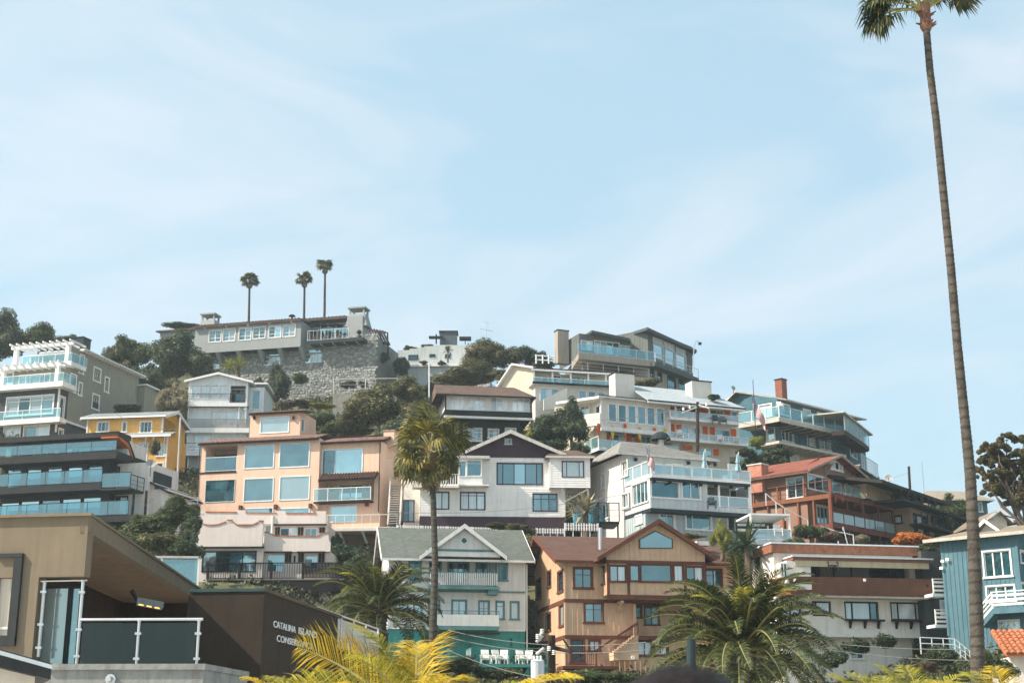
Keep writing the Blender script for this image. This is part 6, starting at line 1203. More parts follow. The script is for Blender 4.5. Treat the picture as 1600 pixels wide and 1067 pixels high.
# lower left gallery
zg = f.z(300, 636); fb = f.off(-1.6)
h.body(0, uE, zg, zb_ - .4, 5, CRB, n=-1.6, fm=WHITE, fw=.06, ctrl=False, down=3, sill=False, wins=[(258, 528, 345, 640, 2, 1, 'bc'), (455, 540, 520, 620, 2, 1, 'b')], sd='v', step=.4)
def door(T, pl, r, m=ORD, n=.03):
    a = pl.rect(*r); mb = MB(); mb.box(pl, a[0], a[1], n, n + .06, a[2], a[3]); d = T.add('door', mb, m); mb = MB(); mb.box(pl, a[0] + .08, a[0] + .12, n + .061, n + .1, a[2] + (a[3] - a[2]) * .45, a[2] + (a[3] - a[2]) * .52); T.add('handle', mb, STEEL, d)
for r in ((190, 515, 230, 630), (348, 528, 386, 640), (408, 536, 447, 620)): door(h, fb, r)
fr_ = f.off(.3); g0, g1 = fr_.u(160, 640), f.u(700, 640); h.slab(g0, g1, -1.9, .3, zg - .25, zg, WHITE2, 'walkway'); h.rail(g0, g1, zg, .25, f.z(300, 578) - zg, 'glass', WHITE, RAILW, sp=1.6, post=.06)
lq = f.L(g0); h.rail(-6, .2, zg, 0, 1.2, 'glass', WHITE, RAILG, sp=1.6, pl=lq, post=.06); h.slab(-6, .2, -1, .02, zg - .25, zg, WHITE2, 'walkway', pl=lq)
# right range: two walkways and a third row
fr = Pl(660, 420, 141, 21); v1 = fr.u(1130, 420); zk1 = fr.z(900, 448); zk0 = fr.z(900, 590); zrf = fr.z(900, 316)
fo = fr.off(1.4)
h.body(0, v1, zk1, zrf, 7, MOT, pl=fr, ctrl=False, cap=False, fm=WHITE, fw=.05, mull=.05, sill=False, sd='v', step=.3, wins=[(700, 340, 840, 432, 3, 1, 'dgd'), (930, 360, 1028, 445, 2, 1, 'd'), (1085, 370, 1118, 430, 1, 1, 'd')])
h.body(0, v1, zk0 - .2, zk1 - .2, 7, MOT, pl=fr, ctrl=False, cap=False, fm=WHITE, fw=.05, mull=.05, sill=False, sd='v', step=.3, down=1, wins=[(735, 478, 868, 560, 3, 1, 'bcb'), (970, 498, 1070, 590, 2, 1, 'bd')])
h.body(1, v1 - 1.5, zk0 - 3, zk0 - .25, 6, CRB, pl=fr, n=.4, down=4, fm=WHITE, fw=.05, wins=[(860, 635, 945, 672, 2, 1, 'b')])
for r in ((655, 338, 686, 420), (852, 350, 918, 395), (1032, 358, 1068, 440), (657, 456, 683, 552), (697, 460, 733, 560), (880, 473, 912, 575), (930, 478, 965, 580), (1075, 490, 1110, 585)): door(h, fr, r)
door(h, fr.off(.42), (955, 630, 990, 672)); door(h, fr.off(.42), (745, 606, 806, 634))
for zz_, xa, xb, hh in ((zk1, 655, 1130, fo.z(900, 382)), (zk0, 640, 1190, fo.z(900, 530))):
    a, b = fo.u(xa, 500), fo.u(xb, 500); h.slab(a, b, -1.4, .1, zz_ - .28, zz_, WHITE, 'walkway', pl=fo); h.rail(a, b, zz_, .02, hh - zz_, 'glass', WHITE, RAILW, sp=2.6, pl=fo, post=.09)
for x in (693, 838, 928, 1128): h.post(fo.u(x, 400), -.05, zk1, fo.z(900, 335), WHITE, .14, pl=fo)
ff = fo.off(.5); za = ff.z(900, 320); a, b = ff.u(410, 255), ff.u(1178, 350); a = ff.u(500, 270)
mb = MB(); zt2 = fr.off(-4).z(760, 222); mb.slab([ff.P(a, 0, za), ff.P(b, 0, za), fr.P(v1 - 1.5, -4, zt2), fr.P(-3, -4, zt2)], .14, 8); ro = h.add('roof', mb, mat('pale_blue_grey_roof', (.33, .37, .385), .8, .15, 2)); band(h, ff, a, b, za - .34, za - .143, WHITE, -.1, .02, 'fascia'); band(h, ff, a, b, za - .14, za - .03, BLACK, .003, .09, 'gutter')
for x, yb, yt, w_, n_ in ((318, 225, 118, 2.2, -2.6), (848, 295, 172, 2.3, -1.6)): q = fr.off(n_); h.chimney(q.u(x, 170), n_, q.z(x, yb) - 1, q.z(x, yt), w_, 1.5, MOT, BLACK, pl=fr)
# pennants on the lower gallery
crop(780, 490, 1110, 720)
fe = f.off(.15)
for x, y, m, lab in ((720, 850, ORD, 'orange pennant hanging at the left end of the motel gallery'), (822, 865, None, 'yellow pennant left of the middle orange pennant'), (912, 850, ORD, 'orange pennant in the middle of the motel gallery'), (1018, 875, None, 'yellow pennant right of the middle orange pennant'), (1125, 880, ORD, 'orange pennant right of the white motel windows'), (1205, 885, None, 'yellow pennant at the right end beside the grey dome')):
    u, z = fe.hit(x, y); mb = MB(); a = [(-.14, .75), (.16, .75), (.22, .2), (.05, -.75), (-.2, -.1)]; mb.hexa([fe.P(u + p, 0, z + q) for p, q in a][::-1], [fe.P(u + p * 1.0, .03, z + q) for p, q in a][::-1]); single('pennant', mb, m or mat('yellow_cloth', (.62, .42, .05), .9), lab, 'pennant', fe.P(u, 0, z), 'pennants along the motel gallery')
p = at(1170, 885, 132); mb = MB()
for i in range(4):
    for j in range(12):
        q = lambda i_, j_: p + Vector((math.cos(j_ * math.pi / 6) * .95 * math.cos(i_ * math.pi / 8), math.sin(j_ * math.pi / 6) * .95 * math.cos(i_ * math.pi / 8), .8 * math.sin(i_ * math.pi / 8) - .4)); mb.quad(q(i, j), q(i, j + 1), q(i + 1, j + 1), q(i + 1, j))
T = Thing('covered_grill', 'grey dome shaped covered grill on the terrace behind the grey roof', 'grill', p - Vector((0, 0, 1))); T.add('cover', mb, DARK, smooth=True); mb = MB(); mb.tube(p - Vector((0, 0, 1)), p - Vector((0, 0, .4)), .3); T.add('stand', mb, WHITE)
# ---- cream house with white porch above the motel
CRL = mat('cream_boards', (.53, .47, .37), .8, .08, 1, .08, dirt=.15)
h = House('porch_house', 'cream boarded house with white posted porch and pale gable above the motel', 245, 480, 152, 13, (400, 740)); f = h.f
ze = f.off(.3).z(500, 408); zp = f.z(500, 520); u1 = f.u(800, 480); L = f.L(0)
h.body(-.0, u1, zp, ze - .1, 6, CRL, n=-1.5, fm=WHITE, fw=.1, ctrl=False, cap=False, sd='v', step=.4, wins=[(312, 452, 350, 500, 1, 1, 'd'), (396, 450, 444, 500, 2, 1, 'd', {'name': 'door'}), (528, 462, 620, 512, 3, 1, 'd')])
q = f.off(.3); a, b = q.u(232, 380), q.u(818, 450)
mb = MB(); mb.slab([f.P(a, .5, ze), f.P(b, .5, ze), f.P(b, -4, ze + .9), f.P(a + .5, -4, ze + .9)], .14, 6); ro = h.add('roof', mb, DRF); band(h, f, a, b, ze - .32, ze - .1, WHITE, .42, .5, 'fascia')
for x in (252, 386, 519, 646, 774): h.post(f.u(x, 460), -.05, zp, ze - .25, WHITE, .17)
h.slab(-.2, u1, -1.5, .15, zp - .35, zp, WHITE, 'porch_floor'); h.rail(0, u1, zp, .05, .75, 'glass', WHITE, RAILG, sp=3, post=.04)
# gable end facing left-front
gl = Pl(yaw=-32, o=f.P(0, 0, 0)[:2]); g0 = gl.u(15, 520); um, zr = gl.off(.4).hit(92, 360)
mb = MB(); wallgrid(mb, gl, g0, 0, h.zb - 3, gl.z(30, 520), []); h.add('gable_wall', mb, CRL)
mb = MB(); zz_ = gl.z(30, 520); mb.quad(gl.P(g0, 0, zz_), gl.P(0, 0, zz_), gl.P(0, 0, ze), gl.P(um, 0, zr - .1)); h.add('gable', mb, CRL)
mb = MB(); A = gl.off(.5); mb.slab([A.P(g0 - .3, 0, zz_), A.P(um, 0, zr), A.P(um, -6, zr), A.P(g0 - .3, -6, zz_)], .2); mb.slab([A.P(um, 0, zr), A.P(.3, 0, ze + .1), A.P(.3, -6, ze + .6), A.P(um, -6, zr)], .2); h.add('gable_roof', mb, WHITE)
# storeys beneath
fm_ = f.off(1.0); z1 = fm_.z(700, 540); w1 = fm_.u(985, 600)
h.body(0, w1, h.zb, z1, 6, MOT, n=1.0, fm=WHITE, fw=.08, ctrl=False, down=6, sill=False, wins=[(300, 545, 425, 635, 3, 1, 'bcb'), (578, 562, 628, 636, 1, 1, 'g'), (648, 568, 697, 640, 1, 1, 'g'), (715, 574, 765, 645, 1, 1, 'g'), (783, 580, 833, 652, 1, 1, 'g'), (851, 588, 901, 658, 1, 1, 'g'), (918, 594, 968, 662, 1, 1, 'g')]); CTRL.append((f.P(w1 / 2, 0, h.zb), w1 / 2, f, 0, w1, 8))
mb = MB(); mb.box(f, fm_.u(232, 520), w1 + .2, -1, 1.5, z1, z1 + .2); ro = h.add('lower_roof', mb, WHITE); mb = MB(); mb.box(f, fm_.u(232, 520), w1 + .2, 1.503, 1.58, z1 + .02, z1 + .26); h.add('gutter', mb, BLACK, ro)
mb = MB(); a = [fm_.hit(300, 640), fm_.hit(470, 555), fm_.hit(470, 700), fm_.hit(300, 720)]; mb.hexa([fm_.P(u, 1.2, z) for u, z in a][::-1], [fm_.P(u, 1.4, z) for u, z in a][::-1]); h.add('stair_parapet', mb, MOT)
# ---- grey modern house on top
GM = mat('slate_green_boards', (.135, .15, .14), .8, .1, 1, .08); TAU = mat('taupe_stucco', (.34, .30, .25), .9, .08); FAS = mat('dark_grey_green_fascia', (.075, .095, .09), .6, .1)
h = House('modern_grey_house', 'large slate grey modern house with low roofs and a wrapping balcony on the skyline', 1080, 300, 168, 52, (1200, 560)); f = h.f
uR = f.u(1400, 350); zb_ = f.z(1250, 425); 
zt0 = f.z(1075, 112)
h.body(0, uR, zb_, zt0, 7, GM, ctrl=False, cap=False, sd='v', step=.4, fm=WHITE2, fw=.08, mull=.05, sill=False, wins=[(1115, 180, 1148, 205, 1, 1, 'c'), (1155, 193, 1187, 220, 1, 1, 'c'), (1198, 212, 1230, 243, 1, 1, 'c'), (1235, 228, 1265, 258, 1, 1, 'c'), (1282, 250, 1310, 278, 1, 1, 'c'), (1317, 265, 1346, 295, 1, 1, 'c'), (1120, 228, 1190, 325, 1, [.25], 'b'), (1204, 265, 1272, 365, 1, [.25], 'b'), (1284, 300, 1352, 400, 1, [.25], 'b')])
rp_ = f.off(.9)
a = rp_.hit(1072, 95); b = rp_.hit(1432, 262)
fl2 = Pl(yaw=-24, o=f.P(0, 0, 0)[:2]); fc = fl2.off(.9)
c = at(890, 158, 172); mb = MB(); A = at(1074, 98, 166); B = rp_.P(b[0], 0, b[1]); zz_ = (a[1] + b[1]) / 2
mb.slab([A, B, B + Vector((-2, 9, 0)), Vector((c.x, c.y + 6, c.z + .3)), c], .35); h.add('roof', mb, FAS)
h.body(f.u(1080, 400), uR, h.zb, zb_ - .5, 7, TAU, n=-.05, down=5, fm=BLACK, fw=.05, mull=.05, wins=[(1095, 385, 1120, 455, 1, 1, 'g'), (1150, 408, 1178, 488, 1, 1, 'g'), (1220, 450, 1280, 550, 1, [.2], 'g'), (1300, 480, 1358, 565, 1, [.2], 'g')])
mb = MB(); e = f.off(1.1); x1 = e.u(1445, 480); mb.box(f, -.3, x1, -.5, 1.15, zb_ - .5, zb_); h.add('balcony_floor', mb, FAS); h.rail(-.2, x1, zb_, 1.1, 1.15, 'cable', STEEL, sp=2.2, post=.05)
# left part: front facade yaw 24
g = Pl(yaw=22, o=f.P(0, 0, 0)[:2]); gw = g.off(-2.2); g0 = gw.u(580, 250); zg = g.off(1).z(800, 300); zgt = gw.z(800, 160)
h.body(g0, .3, zg, gw.z(800, 168), 6, GM, pl=gw, ctrl=False, cap=False, fm=WHITE2, fw=.06, mull=.06, sill=False, sd='v', step=.5, sides='L', wins=[(690, 205, 870, 290, 4, 1, 'bgbg'), (880, 235, 960, 300, 2, 1, 'd'), (595, 200, 675, 262, 2, 1, 'bc'), (1000, 205, 1040, 290, 1, 1, 'b')])
q = gw.off(1.6); A = q.P(q.u(672, 118), 0, q.z(672, 120)); B = q.P(q.u(945, 172), 0, q.z(945, 178)); C = at(425, 270, 184)
mb = MB(); mb.slab([A, B, B + Vector((1, 9, .2)), Vector((C.x + 3, C.y + 3, C.z)), C], .3); h.add('roof', mb, FAS)
q = g.off(.6); a0 = q.u(575, 268); P0 = q.P(a0, 0, zg); C2 = at(392, 362, 184)
mb = MB(); mb.slab([P0, q.P(.8, 0, zg), q.P(.8, -7, zg), Vector((C2.x + 4, C2.y + 2, zg)), Vector((C2.x, C2.y, zg))], .75); h.add('balcony_floor', mb, TAU)
h.rail(a0, .7, zg, .5, 1.15, 'glass', STEEL, RAILG, sp=2.4, pl=g, post=.05)
h.chimney(gw.u(525, 180), -3.0, zg, gw.off(-3).z(525, 140), 1.5, 1.0, TAU, DARK, pl=gw)
for x in (625, 878): u = g.u(x, 370); h.post(u, -.6, g.z(x, 440), zg - .75, GM, .3, pl=g)
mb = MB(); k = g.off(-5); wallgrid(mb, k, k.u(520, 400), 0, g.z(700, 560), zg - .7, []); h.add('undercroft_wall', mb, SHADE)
h.slab(g.u(520, 400), 0, -5, .2, g.z(700, 430) - .4, g.z(700, 430), TAU, 'terrace_floor', pl=g); h.rail(g.u(530, 400), 0, g.z(700, 430), 0, 1.2, 'cable', WHITE2, sp=2.2, pl=g)
h.slab(g.u(480, 500), .2, -6, .1, g.z(700, 600), g.z(700, 432) - .45, TAU, 'terrace_wall', pl=g)
p = at(1398, 440, 165); T = Thing('street_lamp', 'thin hook shaped lamp post at the right corner of the modern grey house', 'lamp', p); mb = MB(); pts = [at(1400, 430, 165), at(1408, 300, 165), at(1415, 225, 165), at(1425, 202, 165), at(1445, 200, 165), at(1455, 212, 165)]; mb.path(pts, [.06] * 6, 6); T.add('pole', mb, STEEL); mb = MB(); mb.abox(pts[-1] - Vector((0, 0, .1)), (.18, .18, .13)); T.add('lamp_head', mb, BLACK)
# ---- dark house with long white gallery
crop(580, 500, 900, 720)
h = House('white_gallery_house', 'dark shingled house with brown roof and a long white enclosed gallery', 560, 650, 141, 9, (800, 900)); f = h.f
uR = f.u(1215, 650); zt = f.z(880, 578); zg = f.z(880, 690); zk = f.z(880, 735); L = f.L(0); WSH = mat('black_green_shingles', (.028, .035, .033), .85, .25, 3, .2)
h.body(0, uR, zg, zt, 7, WHITE, fm=WHITE, fw=.02, mull=.08, sill=False, ctrl=False, cap=False, rev=.06, wins=[(590, 575, 712, 682, 3, 1, 'w'), (738, 578, 868, 684, 3, 1, 'w'), (905, 586, 1040, 688, 3, 1, 'w'), (1065, 592, 1202, 692, 3, 1, 'w')])
h.body(-.05, uR + .05, zk, zg - .003, 7, WSH, n=.1, ctrl=False, cap=True, sd='h', step=.25); band(h, f, -.1, uR + .1, zk - .22, zk + .0, WHITE, -.1, .25, 'floor_band')
h.body(0, uR - 1, h.zb, zk - .22, 6, WSH, n=-1.3, down=6, fm=WHITE, fw=.14, mull=.08, sd='h', step=.25, wins=[(575, 815, 655, 850, 1, 1, 'g'), (708, 825, 832, 912, 4, [.75], 'g'), (892, 832, 960, 890, 2, [.55], 'g'), (1022, 825, 1090, 850, 1, 1, 'g')])
for x in (562, 1212): h.post(f.u(x, 700), .05, h.zb, zt, BLACK, .14)
q = f.off(1); z0 = f.off(.9).z(880, 570); a, b = f.off(.9).u(490, 560), f.off(.9).u(1248, 582)
h.roof_side(a, b, .9, z0, -3.4, f.off(-3.4).z(800, 502), -8, z0, BRS, BLACK, rows=12, ur0=a + .3, ur1=b - 1.6)
h.rail(f.u(700, 870), f.u(950, 870), f.z(800, 905), .9, 1.2, 'cable', BLACK, sp=2.5)
mb = MB(); mb.tube(f.P(f.u(418, 560) + .2, 1, f.z(418, 600)), f.P(f.u(418, 300) + .2, 1, f.z(418, 350)), .07); single('flagless_pole', mb, WHITE2, 'thin pale vertical pole left of the brown roof in front of the ridge wall', 'pole', f.P(f.u(418, 560), 1, f.z(418, 600)))
# ---- ridge retaining walls
h = House('ridge_house', 'long low pale grey terraced building on the ridge with planters on its roof', 50, 400, 182, -4, (300, 480)); f = h.f; PGR = mat('pale_teal_grey_render', (.40, .43, .42), .9, .07)
a, b = f.u(45, 420), f.u(900, 420); zA, zB = f.z(300, 358), f.z(300, 342)
h.body(a, b, h.zb, zA, 3, PGR, n=0, down=3, fm=DARK); band(h, f, a, b, zA + .003, zB + .0, WHITE, -3, .3, 'wall_cap')
st_ = [(200, 235), (290, 222), (345, 210), (400, 205), (470, 190), (620, 188), (760, 192), (900, 200)]
fb = f.off(-3.2); mb = MB()
for (xa, ya), (xb, yb) in zip(st_, st_[1:]):
    u0, u1 = fb.u(xa, ya), fb.u(xb, ya); z = fb.z((xa + xb) / 2, (ya + yb) / 2); mb.box(fb, u0, u1 - .004, -4, 0, zB - .5, z)
h.add('upper_wall', mb, PGR)
fq = f.off(.2)
for x0, x1, y0, y1 in ((285, 352, 268, 300), (445, 482, 262, 278), (563, 598, 262, 285)): q = fb.rect(x0, y0, x1, y1); window(h, fb, q, 1, 1, 'd', DARK, fw=.06, n=.0, rev=-.02)
T = Thing('roof_tank', 'dark square tank on the roof of the long ridge building', 'tank', at(587, 180, 186)); mb = MB(); p = at(587, 155, 187); mb.abox(p, (1.15, 1, .95)); T.add('tank_body', mb, mat('dark_zinc', (.10, .12, .13), .6)); mb = MB(); mb.abox(p + Vector((0, 0, 1.02)), (1.3, 1.15, .07)); T.add('lid', mb, BLACK)
for x, yt, lab in ((447, 100, 'dark narrow cypress like pot plant on the ridge roof'),): 
    shc = at(x, 180, 186)
mb = MB(); p = at(493, 180, 186); q = at(493, 108, 186); mb.tube(p, q, .1); mb.abox(at(493, 133, 186), (1.0, .5, .09)); single('roof_vent', mb, BLACK, 'dark vent with a wide cap left of the roof tank', 'vent', p)
mb = MB(); p = at(713, 185, 186); mb.tube(p, at(713, 142, 186), .05); mb.abox(at(713, 142, 186), (.8, .5, .18)); single('roof_lamp', mb, BLACK, 'dark box lamp on a thin post right of the roof tank', 'lamp', p)
T = Thing('tv_antenna', 'tall thin television antenna with cross bars above the ridge shrubs', 'antenna', at(872, 130, 170)); mb = MB(); mb.tube(at(872, 130, 170), at(876, -5, 170), .05); T.add('mast', mb, STEEL)
for y, w_ in ((75, 50), (20, 22)): mb = MB(); mb.tube(at(872 - w_, y - 10, 170), at(872 + w_, y + 10, 170), .035); T.add('crossbar', mb, STEEL)
mb = MB()
for x in (1250, 1300, 1345): mb.tube(at(x, 330, 165), at(x, 262, 165), .1)
for y in (268, 300): mb.tube(at(1240, y, 165), at(1385, y + 10, 165), .08)
T = Thing('timber_fence', 'brown timber fence on the ridge left of the modern grey house', 'fence', at(1300, 330, 165)); T.add('frame', mb, WHITE2); mb = MB(); p0, p1 = at(1245, 320, 165.3), at(1300, 262, 165.3); pl_ = Pl(yaw=0, o=(p0.x, p0.y)); mb.box(pl_, 0, p1.x - p0.x, -.03, .03, p0.z, p1.z); T.add('panel', mb, MC['dark_stained_wood'])
# ---- stone mansion on the ridge
crop(230, 400, 620, 660)
STO = mat('dark_mortar', (.21, .215, .20), .95, .2, 2, .3); MW2 = mat('cool_grey_white_stucco', (.29, .31, .305), .85, .05, .8, .1, dirt=.2); DTI = mat('dark_tile', (.12, .085, .07), .85, .35, 3)
h = House('stone_mansion', 'big ridge top mansion of rubble stone with a white upper storey and two chimneys', 305, 500, 178, -14, (900, 900)); f = h.f
a0, a1 = f.u(305, 540), f.u(985, 500); zt = f.z(645, 438) ; zb_ = f.z(720, 598)
h.body(a0, a1, zb_, zt, 8, MW2, ctrl=False, fm=WHITE, fw=.08, mull=.09, sill=False, wins=[(398, 478, 473, 550, 2, 3, 'g'), (487, 470, 563, 545, 2, 3, 'g'), (590, 462, 665, 538, 2, 3, 'g'), (680, 457, 756, 528, 2, 3, 'g'), (781, 450, 857, 522, 2, 3, 'gb'), (872, 442, 948, 515, 2, 3, 'g')])
mb = MB(); mb.slab([f.P(a0 - .2, .5, zt + .05), f.P(a1 + .2, .5, zt + .05), f.P(a1 + .2, -4, zt + .8), f.P(a0 - .2, -4, zt + .8)], .18); ro = h.add('roof', mb, DTI); h.tiles(f.P(a0, .5, zt + .06), f.P(a1, .5, zt + .06), f.P(a1, -1.2, zt + .36), f.P(a0, -1.2, zt + .36), DTI, .45, ro)
for k in range(5): u = a0 + (a1 - a0) * (k + .45) / 4.9; mb = MB(); mb.box(f, u, u + .16, -.0 + .003, .35, zt - .28, zt - .05); h.add('eave_light', mb, WHITE)
for x in (460, 592, 728, 855, 990):
    q = f.off(-.6); u = q.u(x, 600); mb = MB(); mb.hexa([f.P(u - .2, -1.6, zb_ - 1.4), f.P(u + .2, -1.6, zb_ - 1.4), f.P(u + .2, -1.4, zb_ - 1.4), f.P(u - .2, -1.4, zb_ - 1.4)][::-1], [f.P(u - .3, -1.6, zb_ - .003), f.P(u + .3, -1.6, zb_ - .003), f.P(u + .3, -.1, zb_ - .003), f.P(u - .3, -.1, zb_ - .003)][::-1]); h.add('corbel', mb, MW2)
# left wing
q = f.off(-1.2); b0 = q.u(82, 510); h.body(b0, a0, q.z(190, 620), q.z(190, 478), 6, MW2, n=-1.2, ctrl=False, name='wing_wall', fm=WHITE, fw=.06, wins=[(130, 520, 200, 560, 2, 1, 'c'), (205, 512, 290, 555, 2, 1, 'g')]); mb = MB(); z = q.z(190, 476); mb.slab([q.P(b0 - .4, .5, z), q.P(a0, .5, z), q.P(a0, -4, z + .5), q.P(b0 - .4, -4, z + .5)], .2); h.add('wing_roof', mb, DTI)
# rubble wall: stones are real geometry
fs = f.off(-1.6); s0, s1 = fs.u(330, 700), fs.u(1465, 600); zs1 = fs.z(1000, 540); zs0 = h.zb
ar = rects(fs, (742, 640, 855, 700), (1007, 622, 1120, 684), (360, 688, 465, 725))
h.body(s0, s1, zs0, zb_ + .0, 9, STO, n=-1.6, down=3, name='stone_wall', holes=ar, rev=.35)
tp = fs.u(985, 600); mb = MB(); mb.box(fs, tp, s1, -9, 0, zb_, f.z(1250, 505)); h.add('stone_parapet_wall', mb, STO)
V = []; st = MB(); z = zs0
while z < f.z(1250, 500):
    hz = rnd.uniform(.22, .4); u = s0
    while u < s1:
        wz = rnd.uniform(.25, .62)
        if (z < zb_ - .2 or u > tp) and not any(r[0] - .1 < u + wz / 2 < r[1] + .1 and r[2] - .1 < z + hz / 2 < r[3] + .3 for r in ar):
            cx, cz = u + wz / 2 + rnd.uniform(-.05, .05), z + hz / 2 + rnd.uniform(-.1, .1); k = rnd.choice((5, 6, 7)); o = rnd.uniform(0, 6); d = rnd.uniform(.03, .09)
            O_ = [(cx + math.cos(o + 2 * math.pi * i / k) * wz * .54 * rnd.uniform(.85, 1.1), cz + math.sin(o + 2 * math.pi * i / k) * hz * .56 * rnd.uniform(.85, 1.1)) for i in range(k)]
            st.hexa([fs.P(p, .0, q_) for p, q_ in O_], [fs.P(cx + (p - cx) * .8, d, cz + (q_ - cz) * .8) for p, q_ in O_])
        u += wz
    z += hz
SM = bpy.data.materials.new('field_stone'); SM.use_nodes = True; t_ = SM.node_tree; b_ = t_.nodes['Principled BSDF']; gn = t_.nodes.new('ShaderNodeNewGeometry'); cr = t_.nodes.new('ShaderNodeValToRGB'); cr.color_ramp.elements[0].color = (.17, .185, .175, 1); cr.color_ramp.elements[1].color = (.38, .385, .36, 1); e_ = cr.color_ramp.elements.new(.55); e_.color = (.25, .255, .235, 1); t_.links.new(gn.outputs['Random Per Island'], cr.inputs[0]); t_.links.new(cr.outputs[0], b_.inputs['Base Color']); b_.inputs['Roughness'].default_value = .95
h.add('stone', st, SM, kind='stuff')
for i, r in enumerate(ar):
    w_ = window(h, fs, r, 3, [.5], 'b' if i else 'g', WHITE, fw=.05, n=-.2, rev=.1, mull=.16, sill=False)
    if i < 2:
        mb = MB(); k = 8; uc = (r[0] + r[1]) / 2; rr = (r[1] - r[0]) / 2
        pts = [(uc + math.cos(math.pi * j / k) * rr, r[3] + math.sin(math.pi * j / k) * rr * .32) for j in range(k + 1)]; mb.hexa([fs.P(u, .0, z) for u, z in pts], [fs.P(u, .17, z) for u, z in pts]); h.add('arch_pane', mb, GBLUE, w_)
# right terrace with rail, plants and glazed back
ft = f.off(.0); z = ft.z(1180, 535); t0, t1 = ft.u(1030, 500), ft.u(1385, 500); h.slab(t0, t1, -1.7, .1, z - .45, z, DARK, 'terrace_floor', joist=1.6, jm=MW2); h.rail(t0, t1 - 2, z, 0, 1.35, 'bars', STEEL, sp=2.2, bsp=.5, post=.06)
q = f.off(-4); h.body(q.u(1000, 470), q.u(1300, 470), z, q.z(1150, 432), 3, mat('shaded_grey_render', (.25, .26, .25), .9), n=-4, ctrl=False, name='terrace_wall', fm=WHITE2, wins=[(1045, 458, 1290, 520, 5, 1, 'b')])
mb = MB(); zz_ = q.z(1150, 420); mb.slab([f.P(q.u(985, 430), -2.5, zz_), f.P(q.u(1300, 410), -2.5, zz_), f.P(q.u(1300, 410), -7, zz_ + .8), f.P(q.u(985, 430), -7, zz_ + .8)], .2); ro = h.add('roof', mb, DTI); h.tiles(f.P(q.u(985, 430), -2.5, zz_), f.P(q.u(1300, 410), -2.5, zz_), f.P(q.u(1300, 410), -5, zz_ + .45), f.P(q.u(985, 430), -5, zz_ + .45), DTI, .5, ro)
def flared(x, yb, yt, n_, w0, w1, lab):
    q = f.off(n_); u = q.u(x, yt); z0, z1 = q.z(x, yb), q.z(x, yt); mb = MB(); mb.hexa([q.P(u - w0, 1, z0), q.P(u + w0, 1, z0), q.P(u + w0, -1, z0), q.P(u - w0, -1, z0)], [q.P(u - w1, .8, z1 - .9), q.P(u + w1, .8, z1 - .9), q.P(u + w1, -.8, z1 - .9), q.P(u - w1, -.8, z1 - .9)]); c = h.add('chimney', mb, MW2, label=lab)
    mb = MB()
    for a in (-1, 1):
        for b in (-.7, .7): mb.box(q, u + a * (w1 - .12) - .12, u + a * (w1 - .12) + .12, b - .1, b + .1, z1 - .899, z1 - .2)
    mb.box(q, u - w1 - .15, u + w1 + .15, -1, 1, z1 - .2, z1); h.add('chimney_pot', mb, MW2, c)
flared(1358, 460, 338, -3.0, 1.5, 1.05, 'wide flared white chimney at the right end'); q = f.off(-3); mb = MB(); mb.box(q, q.u(1300, 430), q.u(1400, 430), -1.5, 1.1, z, q.z(1340, 400)); h.add('chimney_base', mb, MW2)
flared(408, 460, 378, -4.0, 1.1, .95, 'smaller white chimney at the left end')
mb = MB(); p = f.P(f.off(-3).u(928, 400), -3, zt + .3); mb.tube(p, p + Vector((0, 0, 1.3)), .13); mb.tube(p + Vector((0, 0, 1.3)), p + Vector((0, 0, 1.5)), .5, .3, 10); h.add('roof_vent', mb, BLACK)
P0 = f.off(-2)
T = Thing('timber_pergola', 'dark timber pergola stepping down at the right corner of the stone mansion', 'pergola', P0.P(P0.u(1450, 570), 0, P0.z(1450, 570)))
for k in range(7):
    a = at(1400 + k * 18, 462 + k * 3, 180); b = at(1440 + k * 19, 540 + k * 5, 176); mb = MB(); mb.tube(a, b, .14, n=4); T.add('rafter', mb, WOODD)
for a, b in (((1400, 470), (1530, 490)), ((1440, 545), (1552, 560))): mb = MB(); mb.tube(at(*a, 180), at(*b, 178), .15, n=4); T.add('beam', mb, WOODD)
for x, y in ((1500, 640), (1545, 640)): mb = MB(); mb.tube(at(x, y, 178), at(x - 5, 490, 178), .14, n=4); T.add('post', mb, WOODD)
# terrace wall and rail right below the mansion
h = House('garden_wall', 'low stone garden wall with pale railing below the stone mansion', 1195, 900, 164, -2, (1250, 990), 'wall'); f = h.f; a, b = f.u(1190, 900), f.u(1600, 900); z = f.z(1300, 882)
h.body(a, b, h.zb, z, 1.2, mat('grey_block_wall', (.30, .29, .25), .95, .3, 1.5, .5, 4), name='wall_face', down=3); h.rail(a, b, z, -.2, 1.9, 'cable', CREAM, sp=3.2, post=.08)
# ================= FOREGROUND BUILDING with sign =================
crop(0, 800, 320, 1067)
OLV = mat('olive_tan_stucco', (.205, .168, .118), .92, .09, 1.4, .25, 40, dirt=.25); SOF = mat('brown_soffit', (.20, .145, .10), .9, .1, 1); CONC = mat('grey_concrete', (.27, .275, .26), .9, .25, 1.5, .4, 10, dirt=.5); DBR = mat('dark_brown_stucco', (.052, .040, .030), .9, .1, 2, .3, 40)
h = House('office_building', 'olive tan stucco building with deep roof overhang, glass balcony and dark brown sign wall', 525, 400, 36, -9, (200, 1000), 'building'); f = h.f; h.o.location.z = 0; h.loc = Vector(h.o.location)
uL = f.u(-120, 400); R_ = Pl(yaw=94, o=f.P(0, 0, 0)[:2]); ztop = f.z(400, 28); zso = f.z(370, 402)
z_led = f.z(300, 975); u_n = f.u(225, 600)
win = f.rect(-40, 285, 78, 770)
